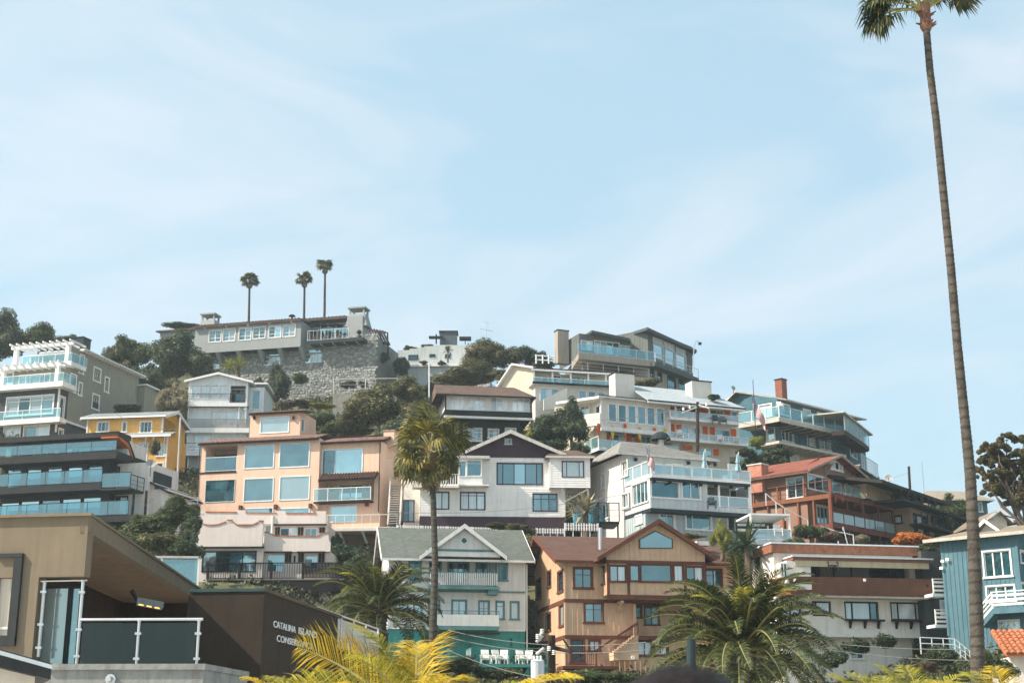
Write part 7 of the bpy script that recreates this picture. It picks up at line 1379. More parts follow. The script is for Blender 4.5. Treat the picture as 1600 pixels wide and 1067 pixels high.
mb = MB(); wallgrid(mb, f, uL, u_n, 0, zso, [(win[0], win[1], win[2], win[3])], .25); wallgrid(mb, f, uL, 0, zso, ztop, [], .2); mb.quad(f.P(u_n, 0, 0), f.P(u_n, -.4, 0), f.P(u_n, -.4, zso), f.P(u_n, 0, zso)); mb.quad(f.P(u_n, 0, zso), f.P(0, 0, zso), f.P(0, -.35, zso), f.P(u_n, -.35, zso)); mb.quad(f.P(0, -.35, zso), f.P(u_n, -.35, zso), f.P(u_n, -.35, ztop), f.P(0, -.35, ztop)); mb.quad(f.P(0, 0, zso), f.P(0, -.35, zso), f.P(0, -.35, ztop), f.P(0, 0, ztop)); h.add('wall', mb, OLV)
# roof plate with sloping right fascia
L_ = R_.u(1272, 530); zf = ztop - .9
def plate(o_, za_, zb_): q_ = [f.P(uL + .05, o_, 0), f.P(o_, o_, 0), R_.P(L_, o_, 0), R_.P(L_, -4.2, 0)]; m_ = MB(); m_.hexa([(p_.x, p_.y, za_) for p_ in q_], [(p_.x, p_.y, zb_) for p_ in q_]); return m_
h.add('roof', plate(.12, ztop, ztop + .07), OLV)
zsof = R_.z(560, 110) ; 
mb = MB(); a_ = [R_.P(.02, .05, 0), R_.P(L_ - .02, .05, 0), R_.P(L_ - .02, -.2, 0), R_.P(.02, -.2, 0)]; mb.hexa([(p_.x, p_.y, ztop - .42) for p_ in a_], [(p_.x, p_.y, ztop - .003) for p_ in a_]); h.add('roof_edge', mb, OLV)
mb = MB(); mb.quad(R_.P(.36, -.201, ztop - .40), f.P(-4.3, -.36, ztop - .40), R_.P(L_ - .1, -4.1, ztop - .40), R_.P(L_ - .1, -.201, ztop - .40)); h.add('soffit', mb, SOF)
# inner facade under the overhang: recessed glass wall running back
rb = -3.4
mb = MB(); qe = Pl(yaw=4, o=R_.P(L_ - .4, 0, 0)[:2]); wallgrid(mb, qe, -4, -.05, z_led - .5, ztop - .41, []); h.add('end_wall', mb, DBR)
Ri = Pl(yaw=R_.yaw, o=f.P(-3.1, 0, 0)[:2]); mb = MB(); wallgrid(mb, Ri, .36, L_, z_led, ztop - .41, [(1.0, 7.2, z_led + .05, z_led + 2.7)], .12); h.add('inner_wall', mb, mat('dark_umber_wall', (.085, .06, .045), .9))
window(h, Ri, (1.0, 7.2, z_led + .05, z_led + 2.7), [.17, .34, .52, .7, .85], 1, 'd', BLACK, fw=.05, n=0, rev=.1, mull=.09, sill=False, name='sliding_door')
# front glass screen in the notch
fg = f.off(-.2); s = fg.rect(252, 440, 500, 965)
for a, b, k in ((258, 418, 'b'), (432, 492, 'b')): r = f.off(-.5).rect(a, 470, b, 965); window(h, f.off(-.5), r, 1, 1, k, BLACK, fw=.04, n=0, rev=.02, sill=False, mull=.03, name='glass_screen')
def spost(pl, x, yt, yb, n=0, r=.03):
    u = pl.u(x, (yt + yb) / 2); z0, z1 = pl.z(x, yb), pl.z(x, yt); mb = MB(); mb.tube(pl.P(u, n, z0), pl.P(u, n, z1), r, n=10); mb.tube(pl.P(u, n, z1), pl.P(u, n, z1 + .03), r * 1.5, n=10); po = h.add('steel_post', mb, STEEL, smooth=False)
    for t in (.28, .85) if yb - yt < 400 else (.13, .57, .88):
        mb = MB(); mb.abox(pl.P(u, n + .02, z1 + (z0 - z1) * t), (.075, .03, .03)); h.add('glass_clamp', mb, STEEL, po)
spost(f, 247, 435, 900, -.1, .045); spost(f, 492, 430, 962, -.05, .04); mb = MB(); mb.tube(f.P(f.u(240, 428), -.08, f.z(240, 428)), f.P(f.u(535, 418), -.08, f.z(535, 422)), .025); h.add('top_rail', mb, STEEL)
# balcony rail
zc = f.z(500, 965); rp = Pl(500, 820, 35.4, -2.5)
x0, x1 = rp.u(500, 680), rp.u(1268, 660); zr = rp.z(880, 668)
mb = MB(); mb.tube(rp.P(x0, 0, zr), rp.P(x1, 0, zr), .035, n=8); h.add('handrail', mb, STEEL)
for x in (860, 1235): spost(rp, x, 680, 955, 0, .035)
for a, b in ((508, 848), (872, 1222)): r = rp.rect(a, 690, b, 948); mb = MB(); mb.box(rp, r[0], r[1], -.012, .012, r[2], r[3]); h.add('glass_panel', mb, clear('smoked_railing_glass', (.58, .68, .66), (.03, .05, .05), .04, .035))
mb = MB(); zz_ = rp.z(700, 985); mb.box(rp, rp.u(315, 970) , rp.u(1275, 960) + .1, -4.5, .3, zz_ - 0, zz_ + .14); h.add('ledge', mb, CONC); mb = MB(); mb.box(rp, rp.u(80, 1000), rp.u(1275, 960) + .05, -4.5, .22, 0, zz_ - .003); h.add('concrete_base', mb, CONC)
mb = MB(); p = rp.P(rp.u(715, 1045), .23, rp.z(715, 1045)); n3 = Vector((rp.Nn[0], rp.Nn[1], 0)); mb.tube(p, p + n3 * .1, .13, n=10); mb.tube(p + n3 * .1, p + n3 * .2, .09, .05, n=8); h.add('wall_light', mb, STEEL)
# heater under the soffit
T = Thing('patio_heater', 'electric bar heater with three glowing elements under the brown soffit', 'heater', at(930, 560, 38.6)); hp = Pl(850, 560, 38.6, 40); mb = MB(); c = at(860, 560, 38.6); d = at(1015, 590, 39.3); mb.hexa([c + Vector((0, -.12, -.1)), d + Vector((0, -.12, -.1)), d + Vector((0, .12, 0)), c + Vector((0, .12, 0))], [c + Vector((0, -.05, .12)), d + Vector((0, -.05, .12)), d + Vector((0, .12, .14)), c + Vector((0, .12, .14))]); T.add('housing', mb, mat('dull_steel', (.16, .17, .17), .5, .1))
GLOW = bpy.data.materials.new('glowing_element'); GLOW.use_nodes = True; b_ = GLOW.node_tree.nodes['Principled BSDF']; b_.inputs['Base Color'].default_value = (.8, .5, .1, 1); b_.inputs['Emission Color'].default_value = (1, .55, .12, 1); b_.inputs['Emission Strength'].default_value = .8
for k in range(3): p = c.lerp(d, .1 + k * .32) + Vector((0, -.135, -.06)); q = c.lerp(d, .28 + k * .32) + Vector((0, -.135, -.06)); mb = MB(); mb.tube(p, q, .018); T.add('element', mb, GLOW)
mb = MB(); mb.tube(at(822, 490, 38.7), c, .06); T.add('bracket', mb, BLACK)
# side window at far left (reflected lights and tree are streaks in the pane colour, frame thick)
fr_ = MB(); r = win; fr_.box(f, r[1], r[1] + .22, .003, .1, r[2] - .2, r[3] + .1); fr_.box(f, r[0], r[1] + .22, .003, .11, r[3], r[3] + .1); fr_.box(f, r[0], r[1] + .22, .003, .11, r[2] - .25, r[2]); wo = h.add('window', fr_, mat('blackened_frame', (.04, .045, .045), .5))
mb = MB(); mb.box(f, r[0], r[1], -.2, -.16, r[2], r[3]); h.add('pane', mb, glass('painted_reflection_glass', (.05, .045, .035), (.75, .7, .62), .45, curtain=(.5, .42, .34)), wo)
for y in (370, 720): mb = MB(); zz_ = f.z(40, y); mb.box(f, r[0], r[1], -.155, -.12, zz_ - .03, zz_ + .03); h.add('glazing_bar', mb, WHITE2, wo)
# dark brown sign wall
crop(270, 760, 620, 1067)
fs = Pl(490, 700, 42, -6); u0 = fs.u(85, 700); zt = fs.z(330, 570)
mb = MB(); wallgrid(mb, fs, u0, 0, 0, zt, []); h.add('dark_wall', mb, DBR); mb = MB(); mb.box(fs, u0, .03, -.1, .04, zt, zt + .09); h.add('coping', mb, mat('teal_metal_coping', (.05, .09, .09), .5))
Rs = fs.Rt(0); rl = Rs.u(790, 700); zr1 = Rs.z(790, 655)
zEnd = zt
mb = MB(); q = Rs; rl = Rs.u(1170, 800)
mb.quad(q.P(0, 0, 0), q.P(rl, 0, 0), q.P(rl, 0, q.z(785, 657) if 0 else zt), q.P(0, 0, zt)); mb.quad(fs.P(u0, 0, zt), fs.P(0, 0, zt), q.P(rl, 0, zt), q.P(rl, -9, zt)); h.add('sign_wall', mb, DBR)
mb = MB(); mb.box(q, 0, rl, -.1, .05, zt + .001, zt + .09); h.add('coping', mb, mat('umber_coping', (.12, .09, .065), .8))
LET = mat('white_sign_letters', (.75, .75, .72), .5, .03)
def text(s_, xa, ya, xb, yb, hpx, pl, name='sign_word'):
    cu = bpy.data.curves.new('letters', 'FONT'); cu.body = s_; cu.size = 1; cu.extrude = .02; cu.space_character = 1.05; tmp = bpy.data.objects.new('tmp', cu); col.objects.link(tmp); bpy.context.view_layer.update()
    me = bpy.data.meshes.new_from_object(tmp.evaluated_get(bpy.context.evaluated_depsgraph_get())); bpy.data.objects.remove(tmp)
    xs = [v.co.x for v in me.vertices]; w0 = max(xs) - min(xs); A = pl.hit(xa, ya); B = pl.hit(xb, yb); W = B[0] - A[0]; hh = pl.z(xa, ya - hpx) - A[1]
    for v in me.vertices: p = pl.P(A[0] + v.co.x / w0 * W, .03 + v.co.z * .6, A[1] + v.co.y / .70 * hh); v.co = p - h.loc
    me.materials.append(LET); o = mk(name, me, h.o); return o
text('CATALINA', 540, 760, 660, 792, 36, Rs); text('ISLAND', 676, 796, 775, 822, 36, Rs); text('CONSERVANCY', 558, 838, 752, 890, 36, Rs)
# white railed terrace right of the sign
fr = Pl(785, 720, 49, 60); a, b = 0, fr.u(1115, 790); zt_ = fr.z(950, 706); z0 = zt_ - 1.25
T = House('glass_railing', 'white glass railing sloping behind the yellow fronds beside the sign wall', 785, 720, 49, 60, (790, 760), 'railing'); k = 5
P_ = [at(785 + i * (1115 - 785) / 5, 655 + i * (772 - 655) / 5, 49 + i * 1.6) for i in range(6)]
mb = MB(); [mb.tube(P_[i], P_[i + 1], .035) for i in range(5)]; T.add('handrail', mb, CREAM)
for p in P_: mb = MB(); mb.tube(p - Vector((0, 0, 1.2)), p, .035); T.add('post', mb, WHITE)
for i in range(5): mb = MB(); a, b = P_[i].lerp(P_[i + 1], .08), P_[i].lerp(P_[i + 1], .92); mb.quad(a - Vector((0, 0, .12)), b - Vector((0, 0, .12)), b - Vector((0, 0, 1.15)), a - Vector((0, 0, 1.15))); T.add('glass_panel', mb, clear('white_frosted_glass', (.8, .85, .88), (.62, .64, .66), .8, .05))
mb = MB(); mb.hexa([p_ - Vector((0, 0, 5)) for p_ in (P_[0], P_[-1], P_[-1] + Vector((-.1, .3, 0)), P_[0] + Vector((-.1, .3, 0)))], [p_ - Vector((0, 0, 1.2)) for p_ in (P_[0], P_[-1], P_[-1] + Vector((-.1, .3, 0)), P_[0] + Vector((-.1, .3, 0)))]); T.add('terrace_wall', mb, DBR)
# glass rail at the gap left of the cream house
crop(0, 800, 320, 1067)
T = House('corner_glass_railing', 'blue tinted glass railing with wooden handrail above the olive roof edge', 950, 290, 80, 4, (1240, 480), 'railing'); g_ = T.f; a, b = g_.u(900, 290), g_.u(1240, 290); z0 = g_.z(1100, 480); z1 = g_.z(1100, 287)
mb = MB(); mb.box(g_, a, b, -.08, .08, z1, z1 + .12); T.add('handrail', mb, LUM)
for x in (1005, 1238): mb = MB(); u = g_.u(x, 380); mb.box(g_, u - .05, u + .05, -.05, .05, z0 - .5, z1); T.add('post', mb, WHITE)
for p, q in ((a, g_.u(1000, 380)), (g_.u(1012, 380), g_.u(1230, 380))): mb = MB(); mb.box(g_, p, q, -.01, .01, z0 - .4, z1 - .05); T.add('glass_panel', mb, clear('blue_railing_glass', (.4, .72, .8), (.12, .32, .38), .4, .2))
T.slab(a, b + 4, -5, .2, z0 - 5, z0 - .5, OLV, 'base_wall')
# small shed roof bottom left
h = House('corner_shed', 'little shed with black edged roof in the bottom left corner', 220, 960, 22, 21, (100, 1060), 'shed'); f = h.f; h.o.location.z = 0; h.loc = Vector(h.o.location)
uR = f.u(222, 1000); mb = MB(); wallgrid(mb, f, f.u(-200, 1000), uR, 0, f.z(100, 940), []); Rq = f.Rt(uR); wallgrid(mb, Rq, 0, 2.5, 0, f.z(100, 940), []); h.add('wall', mb, CREAM)
A, B = f.off(.4).hit(-200, 820), f.off(.4).hit(325, 935); mb = MB(); mb.hexa([f.P(A[0], .4, A[1] - .22), f.P(B[0], .4, B[1] - .25), f.P(B[0], -3, B[1] - .25), f.P(A[0], -3, A[1] - .22)], [f.P(A[0], .4, A[1] + .05), f.P(B[0], .4, B[1] - .02), f.P(B[0], -3, B[1] - .02), f.P(A[0], -3, A[1] + .05)]); ro = h.add('roof', mb, mat('blackened_frame'))
mb = MB(); mb.hexa([f.P(A[0], .403, A[1] - .03), f.P(B[0], .403, B[1] - .1), f.P(B[0], .43, B[1] - .1), f.P(A[0], .43, A[1] - .03)][::-1], [f.P(A[0], .403, A[1] + .03), f.P(B[0], .403, B[1] - .04), f.P(B[0], .43, B[1] - .04), f.P(A[0], .43, A[1] + .03)][::-1]); h.add('drip_strip', mb, WHITE2, ro)
crop()
# ================= GROUND AND HILL =================
prof = [(0, 0), (70, 0), (85, 1.5), (100, 5.5), (125, 15), (150, 27), (180, 43), (200, 53), (240, 56), (320, 40), (600, 0), (3000, 0)]
sky_y = [(-900, 640), (0, 600), (250, 560), (600, 590), (850, 625), (1100, 660), (1350, 745), (1500, 830), (1700, 860), (2600, 900)]
ctl = []
for c, hw, pl, a, b, dp in CTRL:
    for t in (.1, .5, .9): p = pl.P(a + (b - a) * t, .3, c.z); ctl.append((p.x, p.y, c.z - .25)); q = pl.P(a + (b - a) * t, -dp, c.z); ctl.append((q.x, q.y, c.z + min(3, dp * .15)))
ctl = np.array(ctl)
def interp(t, x): return float(np.interp(x, [q[0] for q in t], [q[1] for q in t]))
def ground(x, y):
    z = interp(prof, y)
    if y > 60:
        zl = []
        d2 = (ctl[:, 0] - x) ** 2 + (ctl[:, 1] - y) ** 2; w_ = np.exp(-d2 / (2 * 6.0 ** 2)); pz = np.interp(ctl[:, 1], [q[0] for q in prof], [q[1] for q in prof]); s_ = w_.sum()
        z += float((w_ * (ctl[:, 2] - pz)).sum() / (s_ + .15)) if s_ > 1e-6 else 0
        if y > 130:
            px = 800 + x / y * FPX * 1.0; yy = interp(sky_y, px); zmax = CZ + y * math.tan(PITCH + math.atan((533.5 - yy) / FPX)) if y < 215 else CZ + 215 * math.tan(PITCH + math.atan((533.5 - yy) / FPX)) - (y - 215) * .15
            z = min(z, max(zmax, 0))
    return z
xs = sorted(set([-3000, -1500, -700, -400, -250, -180] + [round(-130 + i * 2.2, 2) for i in range(120)] + [150, 190, 260, 400, 700, 1500, 3000])); ys = [-3000, -1000, -300, -100, -30, 0, 20, 40, 55] + [62 + i * 2.2 for i in range(76)] + [240, 270, 320, 400, 600, 1200, 3000]
GZ = {}; V = []; F_ = []
for j, y in enumerate(ys):
    for i, x in enumerate(xs): z = ground(x, y) + (noise.noise(Vector((x * .15, y * .15, 0))) * .5 if y > 75 else 0); GZ[i, j] = z; V.append((x, y, z))
nx_ = len(xs); F_ = [(j * nx_ + i, j * nx_ + i + 1, (j + 1) * nx_ + i + 1, (j + 1) * nx_ + i) for j in range(len(ys) - 1) for i in range(nx_ - 1)]
me = bpy.data.meshes.new('hillside'); me.from_pydata(V, [], F_)
HM = mat('dry_earth', (.13, .115, .07), .95, .35, .25, .5, 2, dirt=.3, hue=(.11, .12, .06)); SM2 = mat('pale_street_paving', (.46, .44, .41), .9, .1, .4, .2, 6)
me.materials.append(HM); me.materials.append(SM2)
for k, p in enumerate(me.polygons): p.use_smooth = True; p.material_index = 1 if V[F_[k][0]][1] < 62 else 0
go = mk('hillside', me); tag(go, kind='structure')
def gz(x, y): return ground(x, y)
# scrub over the slope
rs = np.random.RandomState(5); P_ = []; 
for k in range(15000):
    y = rs.uniform(78, 212); x = rs.uniform(-.42, .40) * y
    if noise.noise(Vector((x * .12, y * .12, 3))) < -.38: continue
    P_.append((x, y, ground(x, y)))
Vv = []; rr = []
n_per = 40; A = np.array(P_); n = len(A)
r_ = rs.uniform(.4, 1.35, n); base = np.repeat(A, n_per, 0); R2_ = np.repeat(r_, n_per)
d = rs.normal(size=(n * n_per, 3)); d /= np.linalg.norm(d, axis=1)[:, None]; d[:, 2] = abs(d[:, 2]) * .8
pos = base + d * (R2_ * rs.uniform(.5, 1.05, len(R2_)))[:, None]; nr = d + rs.normal(size=d.shape) * .6; nr /= np.linalg.norm(nr, axis=1)[:, None]; t = np.cross(nr, rs.normal(size=d.shape)); t /= np.linalg.norm(t, axis=1)[:, None]; b = np.cross(nr, t); s_ = (rs.uniform(.1, .24, len(R2_)))[:, None]
W = np.empty((len(R2_), 4, 3)); W[:, 0] = pos - t * s_; W[:, 1] = pos - b * s_ * .5; W[:, 2] = pos + t * s_; W[:, 3] = pos + b * s_ * .5
me = bpy.data.meshes.new('hillside_scrub'); nf = len(R2_); me.vertices.add(nf * 4); me.vertices.foreach_set('co', W.reshape(-1)); me.loops.add(nf * 4); me.loops.foreach_set('vertex_index', np.arange(nf * 4)); me.polygons.add(nf); me.polygons.foreach_set('loop_start', np.arange(nf) * 4); me.update(calc_edges=True); me.validate(); me.materials.append(leafmat('scrub_leaves', (.03, .045, .02), (.11, .12, .05), (.24, .20, .11)))
tag(mk('hillside_scrub', me), 'low mixed scrub covering the hillside between the houses', 'scrub', kind='stuff')
# ================= TREES, SHRUBS, PALMS =================
T3 = [(2, 530, 44, 42, 166, LG, 'dark dense tree at the far left edge of the skyline'), (62, 532, 40, 24, 172, LM, 'low green tree behind the left end of the upper pergola'), (103, 536, 20, 16, 170, LG, 'small dark tree behind the right end of the upper pergola'),
 (203, 556, 40, 32, 168, LM, 'green tree between the pergola house chimney and the dark round pine'), (278, 562, 48, 42, 163, LG, 'big dark round pine left of the white mansion wing'), (225, 606, 34, 38, 158, LG, 'dark tree with pale patches above the yellow house'), (185, 590, 24, 30, 165, LO, 'olive tree just behind the eaves of the pergola house'),
 (268, 628, 25, 30, 150, LP, 'pale dry leaved tree left of the tall white house'), (432, 606, 23, 34, 158, LG, 'dark upright tree right of the tall white house'), (592, 640, 52, 36, 136, LO, 'large olive green tree above the right wing of the salmon house'), (634, 612, 34, 22, 145, LO, 'olive tree crown right below the garden wall railing'), (548, 668, 34, 26, 138, LO, 'olive tree between the salmon tower and its chimney'), (626, 690, 40, 44, 130, LG, 'dark tree behind the crown of the middle fan palm'),
 (740, 588, 56, 20, 160, LO, 'flat topped olive pine above the brown roof of the white gallery house'), (768, 556, 44, 30, 168, LO, 'many stemmed tree on the ridge under the television antenna'), (826, 558, 28, 20, 170, LG, 'dark small leaved tree at the right end of the ridge wood'), (870, 672, 46, 34, 128, LG, 'dark green tree in front of the left end of the motel'), (893, 655, 20, 30, 129, LG, 'pointed dark tree top before the cream stair parapet'),
 (1490, 800, 32, 26, 138, LM, 'rounded green tree left of the tall palm trunk, above dark eaves'), (272, 806, 34, 26, 100, LM, 'rounded green tree right of the pale concrete wall'), (1128, 838, 16, 26, 99, LYG, 'yellow green conifer in front of the pale grey house')]
for x, y, rx, ry, D, m, lab in T3: tree(x, y, rx * 1.08, ry * 1.12, D, m, lab, trunk_h=.5)
S3 = [(1210, 1048, 26, 26, 86, LG, 'dark bush right behind the trunk of the large date palm'), (236, 826, 46, 30, 99, LM, 'wide green bush in the middle of the foliage behind the sloping roof edge'), (188, 842, 40, 24, 97, LO, 'olive bush at the upper left of the foliage behind the sloping roof edge'), (288, 862, 26, 26, 95, LG, 'dark bush at the lower right of the foliage behind the roof edge'), (300, 795, 14, 14, 110, LG, 'dark bush under the pale horizontal fence rails'), (160, 602, 26, 26, 160, LM, 'green bush behind the rear eaves of the pergola house, lowest in its row'), (250, 606, 26, 22, 160, LO, 'olive bush under the big dark round pine'), (312, 566, 24, 26, 170, LO, 'olive bush against the left stone wall of the mansion'), (200, 640, 30, 14, 148, LG, 'dark bush directly behind the yellow house roof'), (338, 590, 18, 16, 166, LG, 'dark bush left of the spiky plants above the white gable'), (404, 600, 14, 14, 168, LM, 'green bush between the white gable and the dark upright tree'), (560, 650, 30, 20, 140, LM, 'green bush beneath the garden wall'), (690, 606, 32, 14, 156, LO, 'olive bush behind the left end of the brown gallery roof'), (800, 590, 30, 16, 158, LO, 'olive bush behind the right end of the brown gallery roof'), (655, 655, 30, 34, 128, LO, 'olive bush filling behind the fan palm crown, right'), (610, 730, 22, 40, 126, LG, 'dark tall bush between the salmon house and the fan palm'), (130, 560, 14, 10, 168, LG, 'dark bush behind the dark chimney of the pergola house'), (295, 845, 18, 28, 97, LG, 'dark bush filling the gap beside the cream house wall'), (225, 812, 22, 16, 102, LO, 'olive bush below the pale concrete wall'), (850, 570, 22, 12, 168, LG, 'dark bush by the timber fence on the ridge'), (1150, 790, 16, 20, 118, LG, 'dark bush between pale grey and terracotta houses'), (1215, 706, 26, 14, 136, LG, 'dark bush on the right shoulder of the domed shrub'), (1470, 812, 24, 16, 132, LG, 'dark bush under the rounded green tree'), (595, 560, 16, 16, 176, LG, 'dark bush at the right foot of the mansion'), (905, 700, 16, 20, 124, LG, 'dark bush left of the grey deck house roof'),
 (625, 574, 18, 24, 178, LG, 'dark shrub standing on the white capped wall of the ridge house'), (600, 552, 14, 12, 180, LG, 'dark shrub right of the timber pergola on the ridge'), (286, 509, 28, 8, 188, LM, 'green creeper heaped on the roof of the mansion wing'), (640, 544, 14, 4, 186, LO, 'low dry shrub at the left end of the stepped ridge roof'), (668, 541, 14, 5, 186, LO, 'low dry shrub in the middle of the stepped ridge roof'), (693, 535, 7, 5, 187, LM, 'little shrub by the roof tank on the ridge'), (662, 566, 9, 5, 181, LFL, 'flowering planter shrub, left of two on the white wall cap'), (690, 567, 8, 5, 181, LFL, 'flowering planter shrub, right of two on the white wall cap'),
 (500, 655, 27, 22, 142, LM, 'green shrub right of the salmon tower'), (520, 668, 22, 18, 136, LM, 'lower green shrub just above the salmon tiled roof'), (470, 629, 22, 8, 150, LFL, 'reddish flowering shrub below the mansion wall'), (505, 634, 20, 8, 150, LYG, 'yellow green shrub row below the mansion wall'), (450, 632, 14, 12, 150, LFL, 'red and green bush beside the tall white house annex'), (545, 600, 13, 9, 168, LG, 'rounded dark bush above the left end of the garden wall'), (568, 600, 10, 7, 168, LG, 'second dark bush above the garden wall railing'), (470, 592, 14, 16, 171, LM, 'ivy patch on the lower mansion wall'),
 (700, 592, 22, 16, 158, LO, 'olive shrub left of the flat topped pine'), (835, 678, 18, 14, 127, LYG, 'yellow green shrub left of the dark tree before the motel'), (860, 700, 40, 16, 126, LG, 'dark shrub mass above the brown roof of the bump out'), (1005, 598, 22, 12, 150, LP, 'white flowering shrub between the two cream chimneys'), (1022, 596, 13, 9, 149, LM, 'green shrub right of the white flowering one'), (1115, 620, 14, 5, 142, LG, 'small dark shrub behind the right cream chimney'), (1197, 722, 42, 24, 134, LG, 'dark domed shrub between roof deck parasol and salmon chimney'), (1165, 708, 16, 12, 133, LG, 'dark shrub at the left foot of the domed one'), (1183, 690, 16, 14, 138, LYG, 'yellowish bamboo clump below the tall flagpole'),
 (1422, 842, 33, 18, 113, LOR, 'bright orange shrub in front of the dark trimmed house'), (1444, 858, 24, 12, 110, LM, 'green shrub below the bright orange shrub'), (212, 842, 34, 24, 98, LM, 'green bush left of the rounded tree behind the olive roof'), (175, 830, 24, 18, 99, LG, 'dark bush at the top edge of the olive roof corner'), (262, 848, 44, 26, 96, LO, 'broad olive bush behind the sloping olive roof edge'), (300, 820, 20, 22, 98, LG, 'dark bush touching the cream scalloped house'), (282, 783, 12, 9, 103, LYG, 'yellow tipped bush beneath the pale stair rails'),
 (538, 862, 34, 26, 114, LG, 'dark bush under the white railed terrace deck'), (560, 882, 24, 26, 108, LG, 'dark bush left of the cottage gable'), (812, 826, 26, 14, 110, LO, 'spiky olive bush before the plum base board'), (828, 852, 16, 26, 106, LO, 'bush between the cottage roof and the peach roof'), (775, 822, 18, 9, 111, LM, 'low green bush above the ridge of the cottage roof'), (1165, 862, 30, 30, 98, LG, 'dark teal green bush below the covered deck'), (1195, 870, 20, 22, 97, LG, 'dark bush above the sloping white roof edge'), (1080, 838, 26, 6, 100, LYG, 'low yellow green planting along the foot of the pale grey house'),
 (1262, 832, 26, 18, 113, LM, 'green bush under the orange brown, sunlit toned gallery'), (1300, 838, 22, 14, 112, LFL, 'reddish bush under the maroon galleries'), (1350, 842, 16, 12, 110, LP, 'pale grey leaved bush under the right end of the galleries'), (920, 1054, 48, 17, 82, LM, 'mid green bush at the foot of the peach house'), (975, 1058, 34, 14, 80, LM, 'right hand green bush at the foot of the peach house'), (885, 1060, 22, 13, 78, LO, 'olive bush next to the transformer pole'), (1335, 1008, 26, 20, 84, LG, 'broad leaved dark bush beneath the white house'), (1385, 1000, 26, 18, 84, LG, 'second broad leaved dark bush beneath the white house'), (1300, 1030, 28, 22, 82, LG, 'dark bush right of the big date palm'),
 (1475, 1025, 30, 26, 80, LG, 'dark bush with few flowers left of the tall palm foot'), (1445, 1040, 22, 12, 78, LFL, 'pink flowered bush at the foot of the white and blue houses'), (1568, 1045, 26, 26, 66, LG, 'dark bush under the orange tile roof'), (832, 960, 12, 40, 104, LG, 'dark narrow bush in the gap between cottage and peach house'), (620, 1045, 50, 28, 76, LG, 'dark bush at the foot of the left date palm'), (720, 1040, 40, 20, 84, LG, 'dark bush beneath the teal base of the cottage'), (1120, 1060, 90, 22, 60, LG, 'dark undergrowth below the big date palm'), (240, 700, 12, 20, 132, LO, 'brownish bush right of the yellow house wall'), (1240, 850, 24, 20, 96, LG, 'dark bush behind the white roof parapet'), (520, 845, 20, 14, 116, LG, 'dark bush below the terrace beside the cream house'), (780, 1052, 40, 14, 84, LM, 'green bush below the teal deck'), (1540, 1030, 14, 30, 62, LM, 'green palm shrub right of the tall palm foot'), (372, 925, 30, 8, 100, LYG, 'yellow grass tuft beneath the dark balcony')]
for i, (x, y, rx, ry, D, m, lab) in enumerate(S3): shrub(x, y, rx, ry, D, m, lab, kind='f' if 'broad leaved' in lab else 's')
# rust coloured airy tree, limbs showing
c = at(1580, 748, 100); T = Thing('flowering_tree', 'airy tree with rust red tips and bare limbs at the right edge against the sky', 'tree', at(1600, 830, 100)); mb = MB(); b0 = at(1612, 850, 100)
spots = [(1573, 688, 20, 13), (1545, 703, 16, 13), (1552, 722, 20, 12), (1588, 712, 22, 14), (1600, 690, 14, 12), (1532, 738, 14, 14), (1560, 745, 28, 14), (1596, 742, 24, 16), (1575, 768, 26, 14), (1548, 765, 16, 12), (1604, 770, 18, 14), (1620, 730, 26, 30), (1560, 703, 22, 14), (1585, 728, 26, 14), (1566, 756, 26, 16), (1590, 780, 22, 14), (1540, 722, 16, 12)]
for i, (x, y, rx, ry) in enumerate(spots): limb(mb, b0 if i % 2 else at(1590, 800, 100), at(x, y + 2, 100 + (i % 3)), .14, .03, i, 6)
limb(mb, b0, at(1590, 800, 100), .2, .14, 77); limb(mb, at(1590, 812, 100), at(1555, 800, 99.5), .08, .02, 78); T.add('trunk', mb, BARK, smooth=True)
for i, (x, y, rx, ry) in enumerate(spots): q = at(x, y, 100 + (i % 3)); s_ = rx * 100 / FPX; z_ = ry * 100 / FPX; crown_obj('foliage_clump', 'a', LRU, (s_ * 1.15, s_ * 1.1, z_ * 1.35), i, T.o, q - T.loc - Vector((0, 0, z_ * 1.35)), i)
# ---- palms
PF = leafmat('fan_palm_leaves', (.045, .06, .02), (.15, .14, .035), (.30, .22, .06), .3); PFY = leafmat('olive_yellow_palm_leaves', (.10, .10, .02), (.30, .25, .05), (.45, .33, .09), .35); PD = leafmat('dead_palm_leaves', (.16, .11, .06), (.30, .22, .13), (.38, .30, .2), .15); PDT = leafmat('date_palm_leaves', (.014, .032, .012), (.055, .072, .02), (.18, .16, .045), .25)
PY = leafmat('yellow_palm_leaves', (.20, .19, .012), (.74, .48, .02), (.80, .62, .14), .5); PYG = leafmat('lime_palm_leaves', (.14, .17, .02), (.42, .38, .04), (.6, .5, .1), .5); STM = mat('palm_midrib', (.30, .27, .10), .6, .1)
PTR = mat('palm_trunk_bark', (.095, .084, .07), .95, .45, 3, .8, 14, dirt=.4, ring=1.1); PTD = mat('dark_palm_trunk_bark', (.07, .06, .05), .95, .3, 3, .6, 14)
FAN = [frond_fan('fan_frond', .5, .5, 22, PF, STM, s_, 190 + s_ * 14, .3 + .22 * (s_ % 3), .026) for s_ in range(4)]
FLOW = [frond_fan('fan_frond', .4, .6, 14, PF, STM, 9, 220, .5, .075)]
